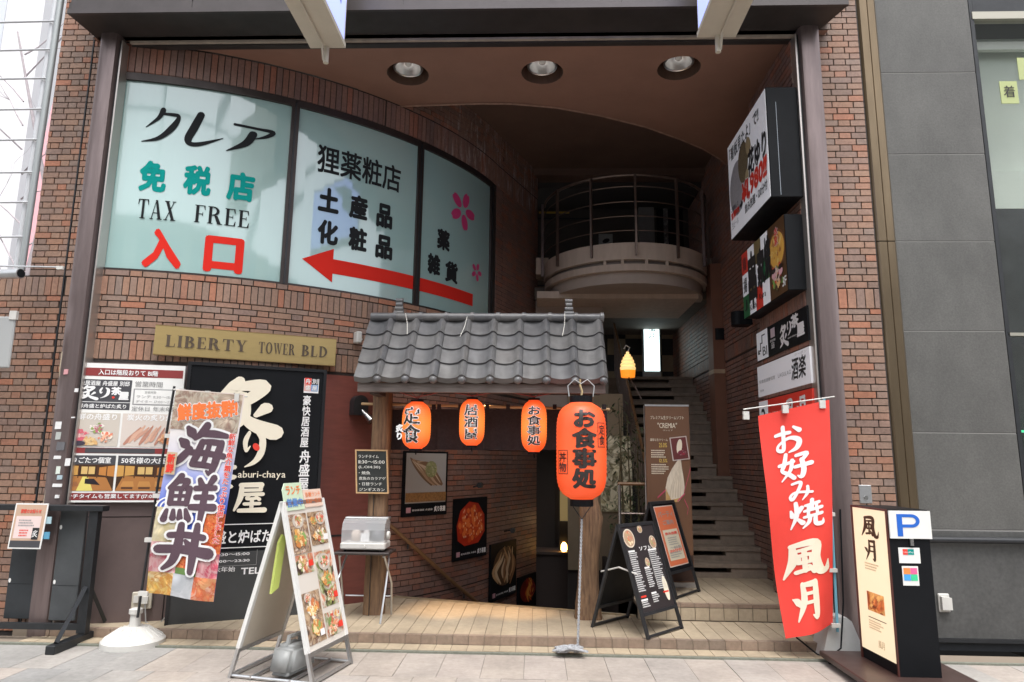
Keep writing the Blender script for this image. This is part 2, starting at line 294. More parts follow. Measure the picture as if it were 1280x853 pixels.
# brush calligraphy: strokes of (x, z, half width) swept into tapered ribbons
BR_ = {
 '海': [[(.12,.88,.04),(.20,.80,.08),(.27,.73,.05)],[(.03,.62,.04),(.12,.56,.08),(.19,.50,.05)],[(.05,.14,.03),(.12,.26,.06),(.25,.46,.05)],[(.48,.98,.06),(.41,.82,.06),(.30,.68,.03)],[(.42,.80,.05),(.66,.83,.06),(.94,.82,.04)],[(.46,.64,.05),(.42,.40,.06),(.36,.17,.05)],[(.36,.17,.05),(.6,.18,.05),(.82,.17,.04)],[(.46,.64,.04),(.66,.66,.05),(.86,.66,.05)],[(.86,.66,.06),(.84,.40,.07),(.79,.05,.05),(.68,.07,.02)],[(.28,.40,.05),(.6,.42,.05),(.98,.41,.05)],[(.62,.65,.04),(.60,.4,.045),(.58,.18,.04)]],
 '鮮': [[(.23,.98,.05),(.16,.86,.05),(.04,.73,.03)],[(.2,.87,.04),(.36,.88,.05),(.30,.76,.04)],[(.09,.72,.04),(.10,.42,.045)],[(.09,.72,.04),(.42,.73,.04)],[(.42,.73,.05),(.40,.42,.045)],[(.12,.57,.03),(.40,.58,.03)],[(.10,.42,.04),(.41,.43,.04)],[(.26,.72,.03),(.26,.43,.03)],[(.06,.28,.03),(.03,.10,.05)],[(.18,.28,.03),(.19,.13,.05)],[(.30,.28,.03),(.32,.13,.05)],[(.41,.30,.03),(.48,.12,.06)],[(.60,.92,.04),(.66,.80,.06)],[(.89,.96,.06),(.80,.80,.04)],[(.54,.74,.045),(.95,.77,.045)],[(.57,.56,.045),(.92,.58,.045)],[(.50,.36,.05),(.99,.38,.06)],[(.75,.78,.05),(.75,.4,.06),(.74,.0,.04)]],
 '丼': [[(.18,.72,.05),(.5,.75,.055),(.84,.74,.05)],[(.02,.42,.07),(.5,.45,.07),(.98,.43,.09)],[(.36,.95,.05),(.35,.5,.07),(.28,.2,.06),(.12,.02,.03)],[(.68,.97,.05),(.68,.5,.07),(.68,.02,.05)],[(.48,.63,.03),(.55,.56,.055)]],
 '炙': [[(.42,.99,.05),(.34,.86,.07),(.16,.70,.02)],[(.36,.86,.05),(.76,.91,.08),(.66,.72,.07),(.42,.54,.06),(.10,.42,.02)],[(.40,.76,.03),(.50,.68,.06)],[(.20,.38,.05),(.27,.26,.08)],[(.84,.48,.07),(.70,.34,.03)],[(.52,.52,.06),(.48,.30,.08),(.32,.10,.06),(.04,-.02,.02)],[(.52,.28,.05),(.70,.14,.08),(.98,.02,.10)]],
 'り': [[(.27,.97,.07),(.14,.72,.10),(.20,.46,.06),(.34,.58,.02)],[(.60,.98,.05),(.82,.80,.13),(.80,.42,.14),(.56,.14,.08),(.18,-.02,.015)]],
 '屋': [[(.20,.93,.07),(.84,.94,.08)],[(.84,.93,.07),(.82,.76,.05)],[(.22,.75,.05),(.84,.76,.05)],[(.22,.92,.06),(.20,.5,.08),(.03,.05,.03)],[(.32,.60,.05),(.90,.61,.06)],[(.52,.60,.04),(.40,.45,.045),(.74,.47,.045)],[(.68,.54,.03),(.80,.43,.055)],[(.34,.27,.05),(.82,.28,.05)],[(.57,.44,.055),(.57,.05,.055)],[(.18,.04,.06),(.98,.05,.08)]],
 '風': [[(.24,.92,.05),(.23,.5,.08),(.0,.06,.02)],[(.22,.92,.05),(.72,.93,.08),(.72,.5,.08),(.80,.15,.09),(.97,.12,.06),(1.02,.36,.01)],[(.35,.77,.035),(.62,.80,.045)],[(.35,.62,.04),(.35,.43,.04)],[(.35,.62,.04),(.60,.63,.04),(.60,.44,.04)],[(.34,.43,.04),(.6,.44,.04)],[(.48,.78,.045),(.47,.2,.045)],[(.28,.18,.045),(.62,.24,.04)],[(.56,.33,.03),(.67,.15,.055)]],
 '月': [[(.36,.96,.06),(.35,.5,.09),(.06,.0,.02)],[(.36,.95,.05),(.80,.96,.08)],[(.80,.97,.08),(.79,.4,.10),(.77,.06,.08),(.62,.11,.02)],[(.37,.70,.04),(.76,.71,.04)],[(.36,.46,.04),(.76,.47,.04)],[(-.02,.60,.015),(.14,.50,.09),(.20,.38,.03)]],
 'ク': [[(.42,.99,.09),(.32,.74,.06),(.0,.44,.012)],[(.36,.88,.03),(.72,.89,.05),(.95,.84,.06),(.82,.50,.10),(.46,.14,.06),(-.04,.0,.012)]],
 'レ': [[(.30,.99,.10),(.20,.55,.11),(.12,.20,.10),(.22,.05,.07),(.50,.10,.06),(1.0,.36,.01)]],
 'ア': [[(.02,.88,.04),(.55,.86,.04),(.92,.84,.06),(.80,.66,.05),(.55,.52,.012)],[(.48,.66,.10),(.36,.32,.09),(-.02,.0,.012)]],
 'お': [[(.06,.70,.05),(.34,.73,.06),(.58,.72,.05)],[(.34,.96,.06),(.34,.5,.06),(.30,.12,.06),(.10,.16,.05),(.16,.34,.04),(.55,.52,.05),(.88,.38,.08),(.80,.12,.07),(.50,.0,.02)],[(.72,.90,.04),(.92,.74,.07)]],
 'み': [[(.18,.86,.05),(.52,.88,.06),(.40,.5,.06),(.14,.10,.06),(.06,.26,.05),(.30,.42,.05),(.95,.30,.05)],[(.78,.62,.05),(.76,.3,.06),(.54,.0,.02)]],
 '好': [[(.24,.98,.05),(.16,.6,.06),(.08,.38,.05),(.28,.22,.06),(.44,.04,.06)],[(.42,.72,.05),(.34,.35,.05),(.04,.0,.02)],[(.0,.60,.05),(.46,.66,.05)],[(.56,.86,.05),(.88,.88,.06),(.74,.66,.05)],[(.72,.68,.06),(.76,.3,.07),(.68,.04,.06),(.56,.10,.02)],[(.50,.44,.05),(1.0,.48,.07)]],
 '焼': [[(.06,.70,.03),(.10,.50,.07)],[(.38,.76,.06),(.30,.58,.03)],[(.22,.96,.05),(.22,.5,.06),(.02,.04,.02)],[(.24,.36,.04),(.38,.20,.07)],[(.50,.80,.04),(.90,.84,.05)],[(.70,.98,.05),(.68,.66,.05)],[(.46,.60,.04),(.98,.64,.05)],[(.58,.74,.04),(.56,.44,.04)],[(.82,.76,.04),(.84,.46,.04)],[(.44,.38,.04),(.98,.42,.05)],[(.62,.40,.05),(.56,.18,.05),(.38,.0,.02)],[(.78,.40,.05),(.78,.1,.06),(.98,.06,.06),(1.02,.22,.01)]],
}
def brush(parent, ch, box, m, T=None, y=-.005, k=1.0, slant=0, thick=0, outline=None, name='brush_character'):
    x0, z0, x1, z1 = box
    def ribbons(extra, yy, nm, mm, th):
        b = MB(T); idx = 0
        for st in BR_[ch]:
            P = [Vector((p[0]+p[1]*slant, p[1], p[2]*k+extra)) for p in st]; S_ = []
            for i in range(len(P)-1):
                a = P[max(i-1, 0)]; c = P[i]; d = P[i+1]; e = P[min(i+2, len(P)-1)]; n = 6
                for q in range(n+(1 if i == len(P)-2 else 0)):
                    t = q/n; S_.append(.5*((2*c)+(d-a)*t+(2*a-5*c+4*d-e)*t*t+(3*c-a-3*d+e)*t**3))
            L_, R_ = [], []
            for i, p in enumerate(S_):
                d = S_[min(i+1, len(S_)-1)]-S_[max(i-1, 0)]; nx, nz = -d.y, d.x; l = math.hypot(nx, nz) or 1; w = max(.004, p.z)
                L_.append((p.x+nx/l*w, p.y+nz/l*w)); R_.append((p.x-nx/l*w, p.y-nz/l*w))
            polys = [[L_[i], R_[i], R_[i+1], L_[i+1]] for i in range(len(S_)-1)]
            for p in (S_[0], S_[-1]):
                w = max(.004, p.z); polys.append([(p.x+w*math.cos(2*PI*q/10), p.y+w*math.sin(2*PI*q/10)) for q in range(10)])
            for pl in polys:
                pts = [(x0+a*(x1-x0), z0+c*(z1-z0)) for a, c in pl]; yk = yy-.00006*(idx % 40); idx += 1
                if th: b.prism(pts, yk-th, yk)
                else: b.add([(a, yk, c) for a, c in pts], [tuple(range(len(pts)))])
        return b.build(nm, mm, parent, fix=bool(th))
    if outline: ribbons(outline[1], y, 'letter_outline', outline[0], 0); y -= .004
    return ribbons(0, y, name, m, thick)
# serif capitals, drawn as strokes (each stroke a hair prouder than the last)
def serif_word(parent, body, box, m, y=-.006, T=None, heavy=.19, name='lettering', gap=.12):
    t = .07; st = heavy; polys = []; x = 0
    def rect(a, b, c, d): return [(a, b), (c, b), (c, d), (a, d)]
    def bowl(cx, cz, rx, rz, a0=-90, a1=90, n=12):
        out = [(cx+rx*math.cos(R(a0+(a1-a0)*i/n)), cz+rz*math.sin(R(a0+(a1-a0)*i/n))) for i in range(n+1)]
        inn = [(cx+(rx-st)*math.cos(R(a1+(a0-a1)*i/n)), cz+(rz-t)*math.sin(R(a1+(a0-a1)*i/n))) for i in range(n+1)]
        return [[out[i], out[i+1], inn[n-i-1], inn[n-i]] for i in range(n)]
    def stem(a, z0=0, z1=1): return [rect(a, z0, a+st, z1), rect(a-.07, z0, a+st+.07, z0+.045), rect(a-.07, z1-.045, a+st+.07, z1)]
    G = {}
    G['I'] = (stem(.07), st+.14)
    G['L'] = (stem(.07)+[rect(.07, 0, .62, .05), [(.55, .05), (.62, .05), (.64, .3), (.6, .3)]], .66)
    G['E'] = (stem(.07)+[rect(.07, 0, .62, .05), rect(.07, .95, .58, 1), rect(.2, .49, .46, .54), [(.52, .05), (.62, .05), (.64, .28), (.6, .28)], [(.5, .95), (.58, .95), (.6, .74), (.56, .74)], rect(.44, .4, .475, .63)], .66)
    G['F'] = (stem(.07)+[rect(.07, .95, .58, 1), rect(.2, .47, .45, .52), [(.5, .95), (.58, .95), (.6, .74), (.56, .74)], rect(.44, .38, .475, .61)], .62)
    G['T'] = ([rect(.31, 0, .31+st, 1), rect(.2, 0, .42+st, .045), rect(.04, .95, .78, 1), [(.04, .95), (.12, .95), (.06, .72), (.02, .72)], [(.7, .95), (.78, .95), (.8, .72), (.76, .72)]], .82)
    G['B'] = (stem(.07)+bowl(.3, .755, .33, .245)+bowl(.33, .265, .38, .265)+[rect(.07, .49, .34, .53), rect(.07, .94, .34, 1), rect(.07, 0, .36, .06)], .74)
    G['R'] = (stem(.07)+bowl(.3, .74, .36, .26)+[rect(.07, .475, .34, .52), rect(.07, .94, .34, 1), [(.36, .5), (.56, .48), (.8, 0), (.58, 0)], rect(.56, 0, .86, .045)], .86)
    G['D'] = (stem(.07)+bowl(.28, .5, .52, .5)+[rect(.07, 0, .3, .06), rect(.07, .94, .3, 1)], .83)
    G['O'] = (bowl(.44, .5, .43, .52, -90, 90)+bowl(.44, .5, .43, .52, 90, 270), .88)
    G['Y'] = ([rect(.33, 0, .33+st, .5), rect(.22, 0, .44+st, .045), [(.08, 1), (.3, 1), (.53, .45), (.33, .45)], [(.66, 1), (.72, 1), (.5, .45), (.44, .45)], rect(0, .955, .36, 1), rect(.56, .955, .84, 1)], .84)
    G['W'] = ([[(.06, 1), (.27, 1), (.44, 0), (.36, 0)], [(.54, 1), (.6, 1), (.42, 0), (.38, 0)], [(.48, 1), (.68, 1), (.86, 0), (.78, 0)], [(1.0, 1), (1.07, 1), (.86, 0), (.8, 0)], rect(0, .955, .34, 1), rect(.42, .955, .72, 1), rect(.9, .955, 1.16, 1)], 1.16)
    G['A'] = ([[(.08, 0), (.14, 0), (.42, 1), (.38, 1)], [(.34, 1), (.5, 1), (.82, 0), (.6, 0)], rect(.2, .3, .62, .35), rect(0, 0, .25, .045), rect(.52, 0, .9, .045)], .9)
    G['X'] = ([[(.06, 1), (.28, 1), (.8, 0), (.57, 0)], [(.66, 1), (.72, 1), (.17, 0), (.1, 0)], rect(0, .955, .36, 1), rect(.56, .955, .82, 1), rect(0, 0, .28, .045), rect(.5, 0, .88, .045)], .88)
    for ch in body:
        if ch == ' ': x += .5; continue
        g, w = G[ch]
        for i, pl in enumerate(g): polys.append([(a+x, b) for a, b in pl]+[i])
        x += w+gap
    x -= gap; b = MB(T); x0, z0, x1, z1 = box
    for pl in polys:
        i = pl.pop(); yy = y-.00025*i
        b.add([(x0+a/x*(x1-x0), yy, z0+c*(z1-z0)) for a, c in pl], [tuple(range(len(pl)))])
    return b.build(name, m, parent, fix=False)
def pic(parent, box, m, y=-.003, name='printed_picture', T=None, n=1):
    x0, z0, x1, z1 = box; b = MB(T)
    for i in range(n):
        for j in range(n):
            a0 = x0+(x1-x0)*i/n; a1 = x0+(x1-x0)*(i+1)/n; c0 = z0+(z1-z0)*j/n; c1 = z0+(z1-z0)*(j+1)/n
            b.quad((a0, y, c0), (a1, y, c0), (a1, y, c1), (a0, y, c1))
    return b.build(name, m, parent, fix=False)


def PM(c): return mat('print_%02d_%02d_%02d' % tuple(int(x*99) for x in c), c, .45)
def dish(parent, cx, cz, r, cols, T=None, y=-.008, rz=.8, seed=1, bowl=(.10, .07, .06), rim=(.70, .66, .60), n=16, name='dish_print'):
    """a printed photograph of food: bowl rim, bowl and irregular bites in the colours of the dish"""
    rr = random.Random(seed*31+5)
    def blob(b, x, z, rx, rzz, yy, a, m=9):
        pts = []
        for k in range(m):
            t = 2*PI*k/m; q = rr.uniform(.72, 1.15); u, v = rx*q*math.cos(t), rzz*q*math.sin(t)
            pts.append((x+u*math.cos(a)-v*math.sin(a), yy, z+u*math.sin(a)+v*math.cos(a)))
        b.add(pts, [tuple(range(m))])
    if rim: MB(T).disc(cx, cz, r, r*rz, y, 22).build(name, PM(rim), parent, fix=False)
    if bowl: MB(T).disc(cx, cz, r*.88, r*rz*.86, y-.0004, 22).build(name, PM(bowl), parent, fix=False)
    bs = [MB(T) for _ in cols]
    for k in range(n):
        a = rr.uniform(0, 2*PI); d = r*.62*math.sqrt(rr.random()); w = r*rr.uniform(.13, .30); i = k % len(cols)
        blob(bs[i], cx+d*math.cos(a), cz+d*rz*math.sin(a), w, w*rr.uniform(.4, .9), y-.0008-.00005*k, rr.uniform(0, PI))
    for k in range(n):
        a = rr.uniform(0, 2*PI); d = r*.6*math.sqrt(rr.random()); i = rr.randrange(len(cols)); w = r*rr.uniform(.03, .09)
        blob(bs[(i+1) % len(cols)], cx+d*math.cos(a), cz+d*rz*math.sin(a), w, w*.6, y-.0018-.00004*k, rr.uniform(0, PI), 6)
    for b, c in zip(bs, cols): b.build(name, PM(c), parent, fix=False)
def ribbons_pic(parent, strokes, box, c, T=None, y=-.006, name='food_print'):
    x0, z0, x1, z1 = box; b = MB(T)
    for si, st in enumerate(strokes):
        P = [Vector(p) for p in st]; S_ = []
        for i in range(len(P)-1):
            a = P[max(i-1, 0)]; q0 = P[i]; d = P[i+1]; e = P[min(i+2, len(P)-1)]
            for q in range(6+(i == len(P)-2)):
                t = q/6; S_.append(.5*((2*q0)+(d-a)*t+(2*a-5*q0+4*d-e)*t*t+(3*q0-a-3*d+e)*t**3))
        L_, R_ = [], []
        for i, p in enumerate(S_):
            d = S_[min(i+1, len(S_)-1)]-S_[max(i-1, 0)]; l = math.hypot(d.x, d.y) or 1; w = max(.002, p.z); L_.append((p.x-d.y/l*w, p.y+d.x/l*w)); R_.append((p.x+d.y/l*w, p.y-d.x/l*w))
        for i in range(len(S_)-1):
            b.add([(x0+u*(x1-x0), y-.0001*si, z0+v*(z1-z0)) for u, v in (L_[i], R_[i], R_[i+1], L_[i+1])], [(0, 1, 2, 3)])
    return b.build(name, PM(c), parent, fix=False)
# ------------------------------------------------------------------ ground, platform
def paver(poly_fn): pass
GROUND = mat('street_bed', (.16, .15, .14), .9, var=.2, scale=3)
g = MB().box(-60, 60, -60, 60, -.3, -.012).build('ground', GROUND); 
# hole for the stairwell is beyond the paving: rebuild ground as ring of boxes
bpy.data.objects.remove(g)
b = MB()
b.box(-60, 60, -60, 6.0, -.3, -.014); b.box(-60, -5.6, 6.0, 60, -.3, -.014); b.box(4.9, 60, 6.0, 60, -.3, -.014); b.box(-5.6, 4.9, 16, 60, -.3, -.014)
tag(b.build('ground', GROUND), kind='structure')
PAV = mat('pavement_slab', (.5, .45, .41), .75, var=.16, scale=22, bump=.12, rnd=[(.36, .315, .275), (.38, .335, .295), (.345, .31, .28), (.37, .325, .29), (.33, .315, .295)])
PAVG = mat('grey_pavement_slab', (.285, .28, .27), .75, var=.18, scale=22, bump=.12, rnd=[(.285, .28, .27), (.30, .29, .275), (.265, .262, .255)])
pv = tag(MB().box(-6.5, 5.5, 2.2, 6.03, -.05, -.006).build('pavement', mat('paving_joint', (.2, .185, .17), .9)), kind='structure')
slab_items = []
unit = MB().box(0, 1, 0, 1, -.02, 0, 0).build('paving_slab', PAV, pv); um = unit.data; bpy.data.objects.remove(unit)
umg = um.copy(); umg.materials.clear(); umg.materials.append(PAVG)
def slab(parent, x0, x1, y0, y1, z, nm, me, h=1.0, tilt=True):
    o = bpy.data.objects.new(nm, me); C.objects.link(o); o.parent = parent
    o.location = (x0, y0, z+(random.uniform(-.0012, .0012) if tilt else 0)); o.scale = (x1-x0, y1-y0, h); return o
yy = 6.0; row = 0
far_slabs = MB(); cnt = 0
while yy > 3.0:
    x = -5.6+(.16 if row % 2 else 0)
    while x < 5.0:
        w = .325; dep = .62
        g = (x < -3.2 and yy > 5.3 and (int((x+9)/.325)+row) % 3 != 0) or (-2.1 < x < -1.5 and yy < 5.3)
        slab(pv, x+.002, x+w-.002, yy-dep+.002, yy-.002, 0, 'paving_slab', umg if g else um); cnt += 1
        x += w
    yy -= .62; row += 1
TILE = mat('buff_floor_tile', (.5, .44, .36), .6, var=.14, scale=26, bump=.1, rnd=[(.41, .335, .235), (.43, .355, .255), (.385, .315, .225), (.42, .345, .245)])
TILED = mat('step_edge_tile', (.36, .26, .2), .6, var=.25, scale=22, bump=.12, rnd=[(.27, .195, .145), (.30, .22, .165), (.24, .185, .145)])
tl_me = MB().box(0, 1, 0, 1, -.02, 0, 0).build('floor_tile', TILE); tlm = tl_me.data; bpy.data.objects.remove(tl_me)
te_me = MB().box(0, 1, 0, 1, -.02, 0, 0).build('edge_tile', TILED); tem = te_me.data; bpy.data.objects.remove(te_me)
JOINT = mat('tile_joint', (.22, .18, .14), .9)
GRN = mat('drain_strip', (.20, .21, .17), .8, var=.3, scale=25)
stp = tag(MB().box(-5.0, 4.6, 6.03, 6.225, -.06, .012).build('threshold_strip', JOINT), kind='structure')
MB().box(-5.0, 4.6, 6.0, 6.035, -.02, .014).build('drain_edge', GRN, stp)
x = -4.4
while x < 2.75:
    slab(stp, x+.003, x+.134, 6.04, 6.217, .017, 'floor_tile', tlm); x += .137
# platform B: front Y 6.225; back edge follows the sloping mouth of the stairwell
def mouth(x): return 7.90+(x+1.75)*(-.285)
plat = MB()
pts = [(-4.6, 6.225), (2.75, 6.225), (2.75, 6.97), (1.0, 6.97), (1.0, mouth(1.0)), (-1.75, mouth(-1.75)), (-1.75, 7.9), (-4.6, 7.9)]
plat.prismz(pts, -.2, .083)
platform = tag(plat.build('platform', JOINT), kind='structure')
x = -4.4
while x < 2.72:
    y1 = 6.965 if x > .95 else (mouth(x+.06) if x > -1.75 else 7.8)
    if x < -1.75: y1 = min(7.8, 6.45+(x+4.4)*.25+.6)
    slab(platform, x+.003, x+.134, 6.275, y1-.03, .09, 'floor_tile', tlm)
    slab(platform, x+.003, x+.134, 6.218, 6.271, .092, 'edge_tile', tem, h=3.6); x += .137
MB().add([(-1.70, mouth(-1.7)-.03, .075), (1.0, mouth(1.0)-.03, .075), (1.0, mouth(1.0)+.01, .075), (-1.70, mouth(-1.7)+.01, .075), (-1.70, mouth(-1.7)-.03, .103), (1.0, mouth(1.0)-.03, .103), (1.0, mouth(1.0)+.01, .103), (-1.70, mouth(-1.7)+.01, .103)], [(0, 3, 2, 1), (4, 5, 6, 7), (0, 1, 5, 4), (1, 2, 6, 5), (2, 3, 7, 6), (3, 0, 4, 7)]).build('edge_nosing', mat('nosing_metal', (.5, .42, .3), .35, .7), platform)
land = tag(MB().box(1.0, 2.78, 6.975, 8.55, -.2, .233).build('landing', JOINT), kind='structure')
x = 1.0
while x < 2.7:
    slab(land, x+.003, x+.134, 7.03, 8.52, .24, 'floor_tile', tlm)
    slab(land, x+.003, x+.134, 6.965, 7.026, .243, 'edge_tile', tem, h=1.6)
    o = MB().box(x+.004, x+.133, 6.963, 6.975, .094, .205).build('riser_tile', TILE, land); x += .137

# ------------------------------------------------------------------ bricks
bu = MB(); c_ = .05
ub = MB().add([(0, 0, 0), (1, 0, 0), (1, 0, 1), (0, 0, 1), (.012, -1, .03), (.988, -1, .03), (.988, -1, .97), (.012, -1, .97)],
              [(4, 5, 6, 7), (0, 1, 5, 4), (1, 2, 6, 5), (2, 3, 7, 6), (3, 0, 4, 7)])
t_ = ub.build('brick', BRICK, fix=False); BM_ = t_.data; bpy.data.objects.remove(t_)
BMSH = BM_.copy(); BMSH.materials.clear(); BMSH.materials.append(BRICKSH)
BME = BM_.copy(); BME.materials.clear(); BME.materials.append(BRICKE)
def brick_field(parent, frame, u0, u1, rows, L, H, skip=None, me=BM_, jt=.008, pro=.009, seed=1, soldier_w=.066, limit=300):
    rr = random.Random(seed); items = []
    for ri, (z, h, kind) in enumerate(rows):
        if kind == 's':
            u = u0+rr.uniform(0, .03)
            while u < u1-.02: items.append((u, z, min(soldier_w-jt, u1-u-.002), h)); u += soldier_w
        else:
            seq = [L, H]; k0 = ri % 2; k = 0; u = u0-((L+H)/2+jt if k0 else 0)
            while u < u1:
                w = seq[k % 2]; a = max(u, u0); e = min(u+w, u1)
                if e-a > .02: items.append((a, z, e-a, h))
                u += w+jt; k += 1
    out = []
    for (u, z, w, h) in items:
        if skip and skip(u+w/2, z+h/2): continue
        p, rz = frame(u, z); q = proj(p); d = (Vector(p)-CAM).length
        inside = -60 < q[0] < 1340 and -60 < q[1] < 910
        nrm = Vector((math.sin(rz), -math.cos(rz), 0)); fc = abs(nrm.dot((CAM-Vector(p)).normalized()))
        out.append((0 if inside else 1, -fc*w*h/d/d, u, z, w, h, p, rz))
    out.sort(key=lambda t: t[:2]); st = MB(); par = parent.matrix_basis.inverted() if parent else None
    for i, (ins, _, u, z, w, h, p, rz) in enumerate(out):
        pp = pro+rr.uniform(-.0015, .002)
        if i < limit and ins == 0:
            o = bpy.data.objects.new('brick', me); C.objects.link(o); o.parent = parent
            o.location = p; o.rotation_euler = (rr.uniform(-.008, .008), 0, rz); o.scale = (w, pp, h)
        elif ins == 0 or w*h > 0 and (Vector(p)-CAM).length < 14:
            Mx = Matrix.Translation(p) @ Matrix.Rotation(rz, 4, 'Z') @ Matrix.Diagonal((w, pp, h, 1))
            st.T = Mx; st.add(ub.v, ub.f)
    if st.v: tag(st.build('remaining_bricks', me.materials[0], parent, fix=False), kind='stuff')
def rows_from(z0, z1, pitch, h, special=()):
    """rows from z0 up to z1, special = [(z, height)] soldier courses"""
    out = []; z = z0; sp = sorted(special)
    while z < z1-.01:
        if sp and z+pitch > sp[0][0]:
            if sp[0][0]-z > .03: out.append((z+.004, sp[0][0]-z-.006, 'r'))
            out.append((sp[0][0]+.005, sp[0][1]-.01, 's')); z = sp[0][0]+sp[0][1]; sp.pop(0); continue
        out.append((z+.004, min(h, z1-z-.006), 'r')); z += pitch
    return out
# curved wall geometry
CX, CY, CR = -5.073, 11.11, 4.818
def arc(th, r=CR): return (CX+r*math.sin(th), CY-r*math.cos(th))
TH0, TH1 = R(8.0), R(69.5)
SW = CR*(TH1-TH0); E0 = Vector(arc(TH1)); E1 = Vector((.02, 10.75)); SL = (E1-E0).length; RZ1 = math.atan2(E1.y-E0.y, E1.x-E0.x)
def wallframe(u, z):
    if u <= SW: th = TH0+u/CR; x, y = arc(th); return (x, y, z), th
    t = (u-SW)/SL; p = E0+(E1-E0)*t; return (p.x, p.y, z), RZ1
def hit_arc(px, py, r=CR):
    d = ray(px, py); a = d.x**2+d.y**2; bx = CAM.x-CX; by = CAM.y-CY
    B = 2*(d.x*bx+d.y*by); cc = bx*bx+by*by-r*r; D = B*B-4*a*cc
    t = (-B-math.sqrt(max(D, 0)))/(2*a); p = CAM+d*t
    return (math.atan2(p.x-CX, CY-p.y), p.z, p)
ZW0, ZW1 = 3.40, 5.46
THW0, THW1 = R(8.6), R(68.3)
cw = MB()
N = 48; prof = [arc(TH0+(TH1-TH0)*i/N) for i in range(N+1)]+[tuple(E1)]
def strip(mb, i0, i1, z0, z1, th=.22):
    for i in range(i0, i1):
        (x0, y0), (x1, y1) = prof[i], prof[i+1]; dx, dy = x1-x0, y1-y0; l = math.hypot(dx, dy); nx, ny = -dy/l*th, dx/l*th
        mb.prismz([(x0, y0), (x1, y1), (x1+nx, y1+ny), (x0+nx, y0+ny)], z0, z1)
strip(cw, 0, N+1, -2.6, ZW0); strip(cw, 0, N+1, ZW1, 7.3); strip(cw, N, N+1, ZW0, ZW1)
strip(cw, N-1, N, ZW0, ZW1)
curved = tag(cw.build('curved_brick_wall', MORTAR, fix=False), 'brown brick wall curving inward around the big teal shop window and down the stairwell', 'wall')
P1 = .0635; HB = .0565
UC = (hit_arc(484, 600)[0]-TH0)*CR
rowsA = rows_from(.06, ZW0-.005, P1, .0565, special=((2.50, .20), (3.135, .20)))
def skipA(u, z):
    th = TH0+u/CR
    return (z < 2.48 and u < UC) or (z < 2.48 and u >= UC)
brick_field(curved, wallframe, 0, SW+SL, rowsA, .222, .106, skipA, BM_, seed=3, limit=180)
rowsB = [(ZW1+.05, .325, 's')]
brick_field(curved, wallframe, .03, SW*.56, rowsB, .2, .1, None, BMSH, seed=4, limit=0)
rowsC = [(ZW1+.05, .325, 's')]+rows_from(ZW1+.385, 7.0, P1, .0565)
brick_field(curved, wallframe, SW*.56, SW+SL, rowsC, .222, .106, None, BME, seed=5, limit=0)
rowsD = rows_from(ZW0+.0, ZW1+.05, P1, .0565)
brick_field(curved, wallframe, SW+.06-.11, SW+SL, rowsD, .222, .106, None, BMSH, seed=6, limit=0)
rowsE = rows_from(-2.4, .05, P1, .0565)
brick_field(curved, wallframe, UC, SW+SL, rows_from(.06, 2.48, P1, .0565), .222, .106, None, BMSH, seed=9, limit=120)
brick_field(curved, wallframe, UC, SW+SL, rowsE, .222, .106, None, BMSH, seed=8, limit=0)

# left pier
pierL = tag(MB().box(-4.99, -4.40, 6.362, 6.8, -.1, 7.6).box(-7.0, -4.992, 6.362, 6.8, -.1, 3.33).build('brick_pier', MORTAR, fix=False), 'sunlit brick pier left of the left brown metal column', 'pier')
fl = lambda u, z: ((u, 6.36, z), 0)
brick_field(pierL, fl, -4.985, -4.64, rows_from(3.325, 7.4, .0635, .0565), .162, .082, None, seed=11, limit=200)
brick_field(pierL, fl, -4.62, -4.45, rows_from(.02, 7.4, .0635, .0565, special=((3.12, .20),)), .162, .082, None, seed=12, limit=20)
brick_field(pierL, fl, -6.6, -4.64, rows_from(.02, 3.325, .0635, .0565, special=((3.12, .20),)), .162, .082, None, seed=13, limit=80)
MB().box(-4.636, -4.624, 6.345, 6.37, 0, 7.4).build('expansion_joint', BLKMETAL, pierL)
# right pier
pierR = tag(MB().box(2.60, 3.24, 6.362, 6.8, -.1, 7.6).build('brick_pier', MORTAR, fix=False), 'narrow brick pier between right column and the gold metal strip', 'pier')
brick_field(pierR, fl, 2.76, 3.225, rows_from(.02, 7.4, .0655, .0585, special=((3.02, .20),)), .20, .108, lambda u, z: False, seed=21, limit=300, soldier_w=.083)
# right recess wall (faces left); u runs towards the camera
RW = MB().box(2.56, 2.76, 6.37, 7.70, -.2, 7.3).box(2.762, 2.95, 7.70, 14.0, -.2, 7.3)
rwall = tag(RW.build('recess_brick_wall', MORTAR, fix=False), 'shaded brick side wall on the right carrying the shop signs', 'wall')
fr1 = lambda u, z: ((2.557, 7.70-u, z), -PI/2)
fr2 = lambda u, z: ((2.759, 14.0-u, z), -PI/2)
brick_field(rwall, fr1, 0, 1.33, rows_from(.25, 7.0, .0655, .0575, special=((3.02, .20),)), .222, .106, None, seed=31, limit=170, me=BMSH)
brick_field(rwall, fr2, 0, 6.3, rows_from(.25, 7.0, .0655, .0575, special=((3.02, .20),)), .222, .106, None, seed=32, limit=130, me=BMSH)
fr3 = lambda u, z: ((2.557+u, 7.71, z), 0)
fr4 = lambda u, z: ((2.545+u, 6.365, z), 0)
brick_field(rwall, fr4, 0, .10, rows_from(.1, 7.0, .0655, .056, special=((3.02, .20),)), .1, .06, None, seed=34, limit=0)

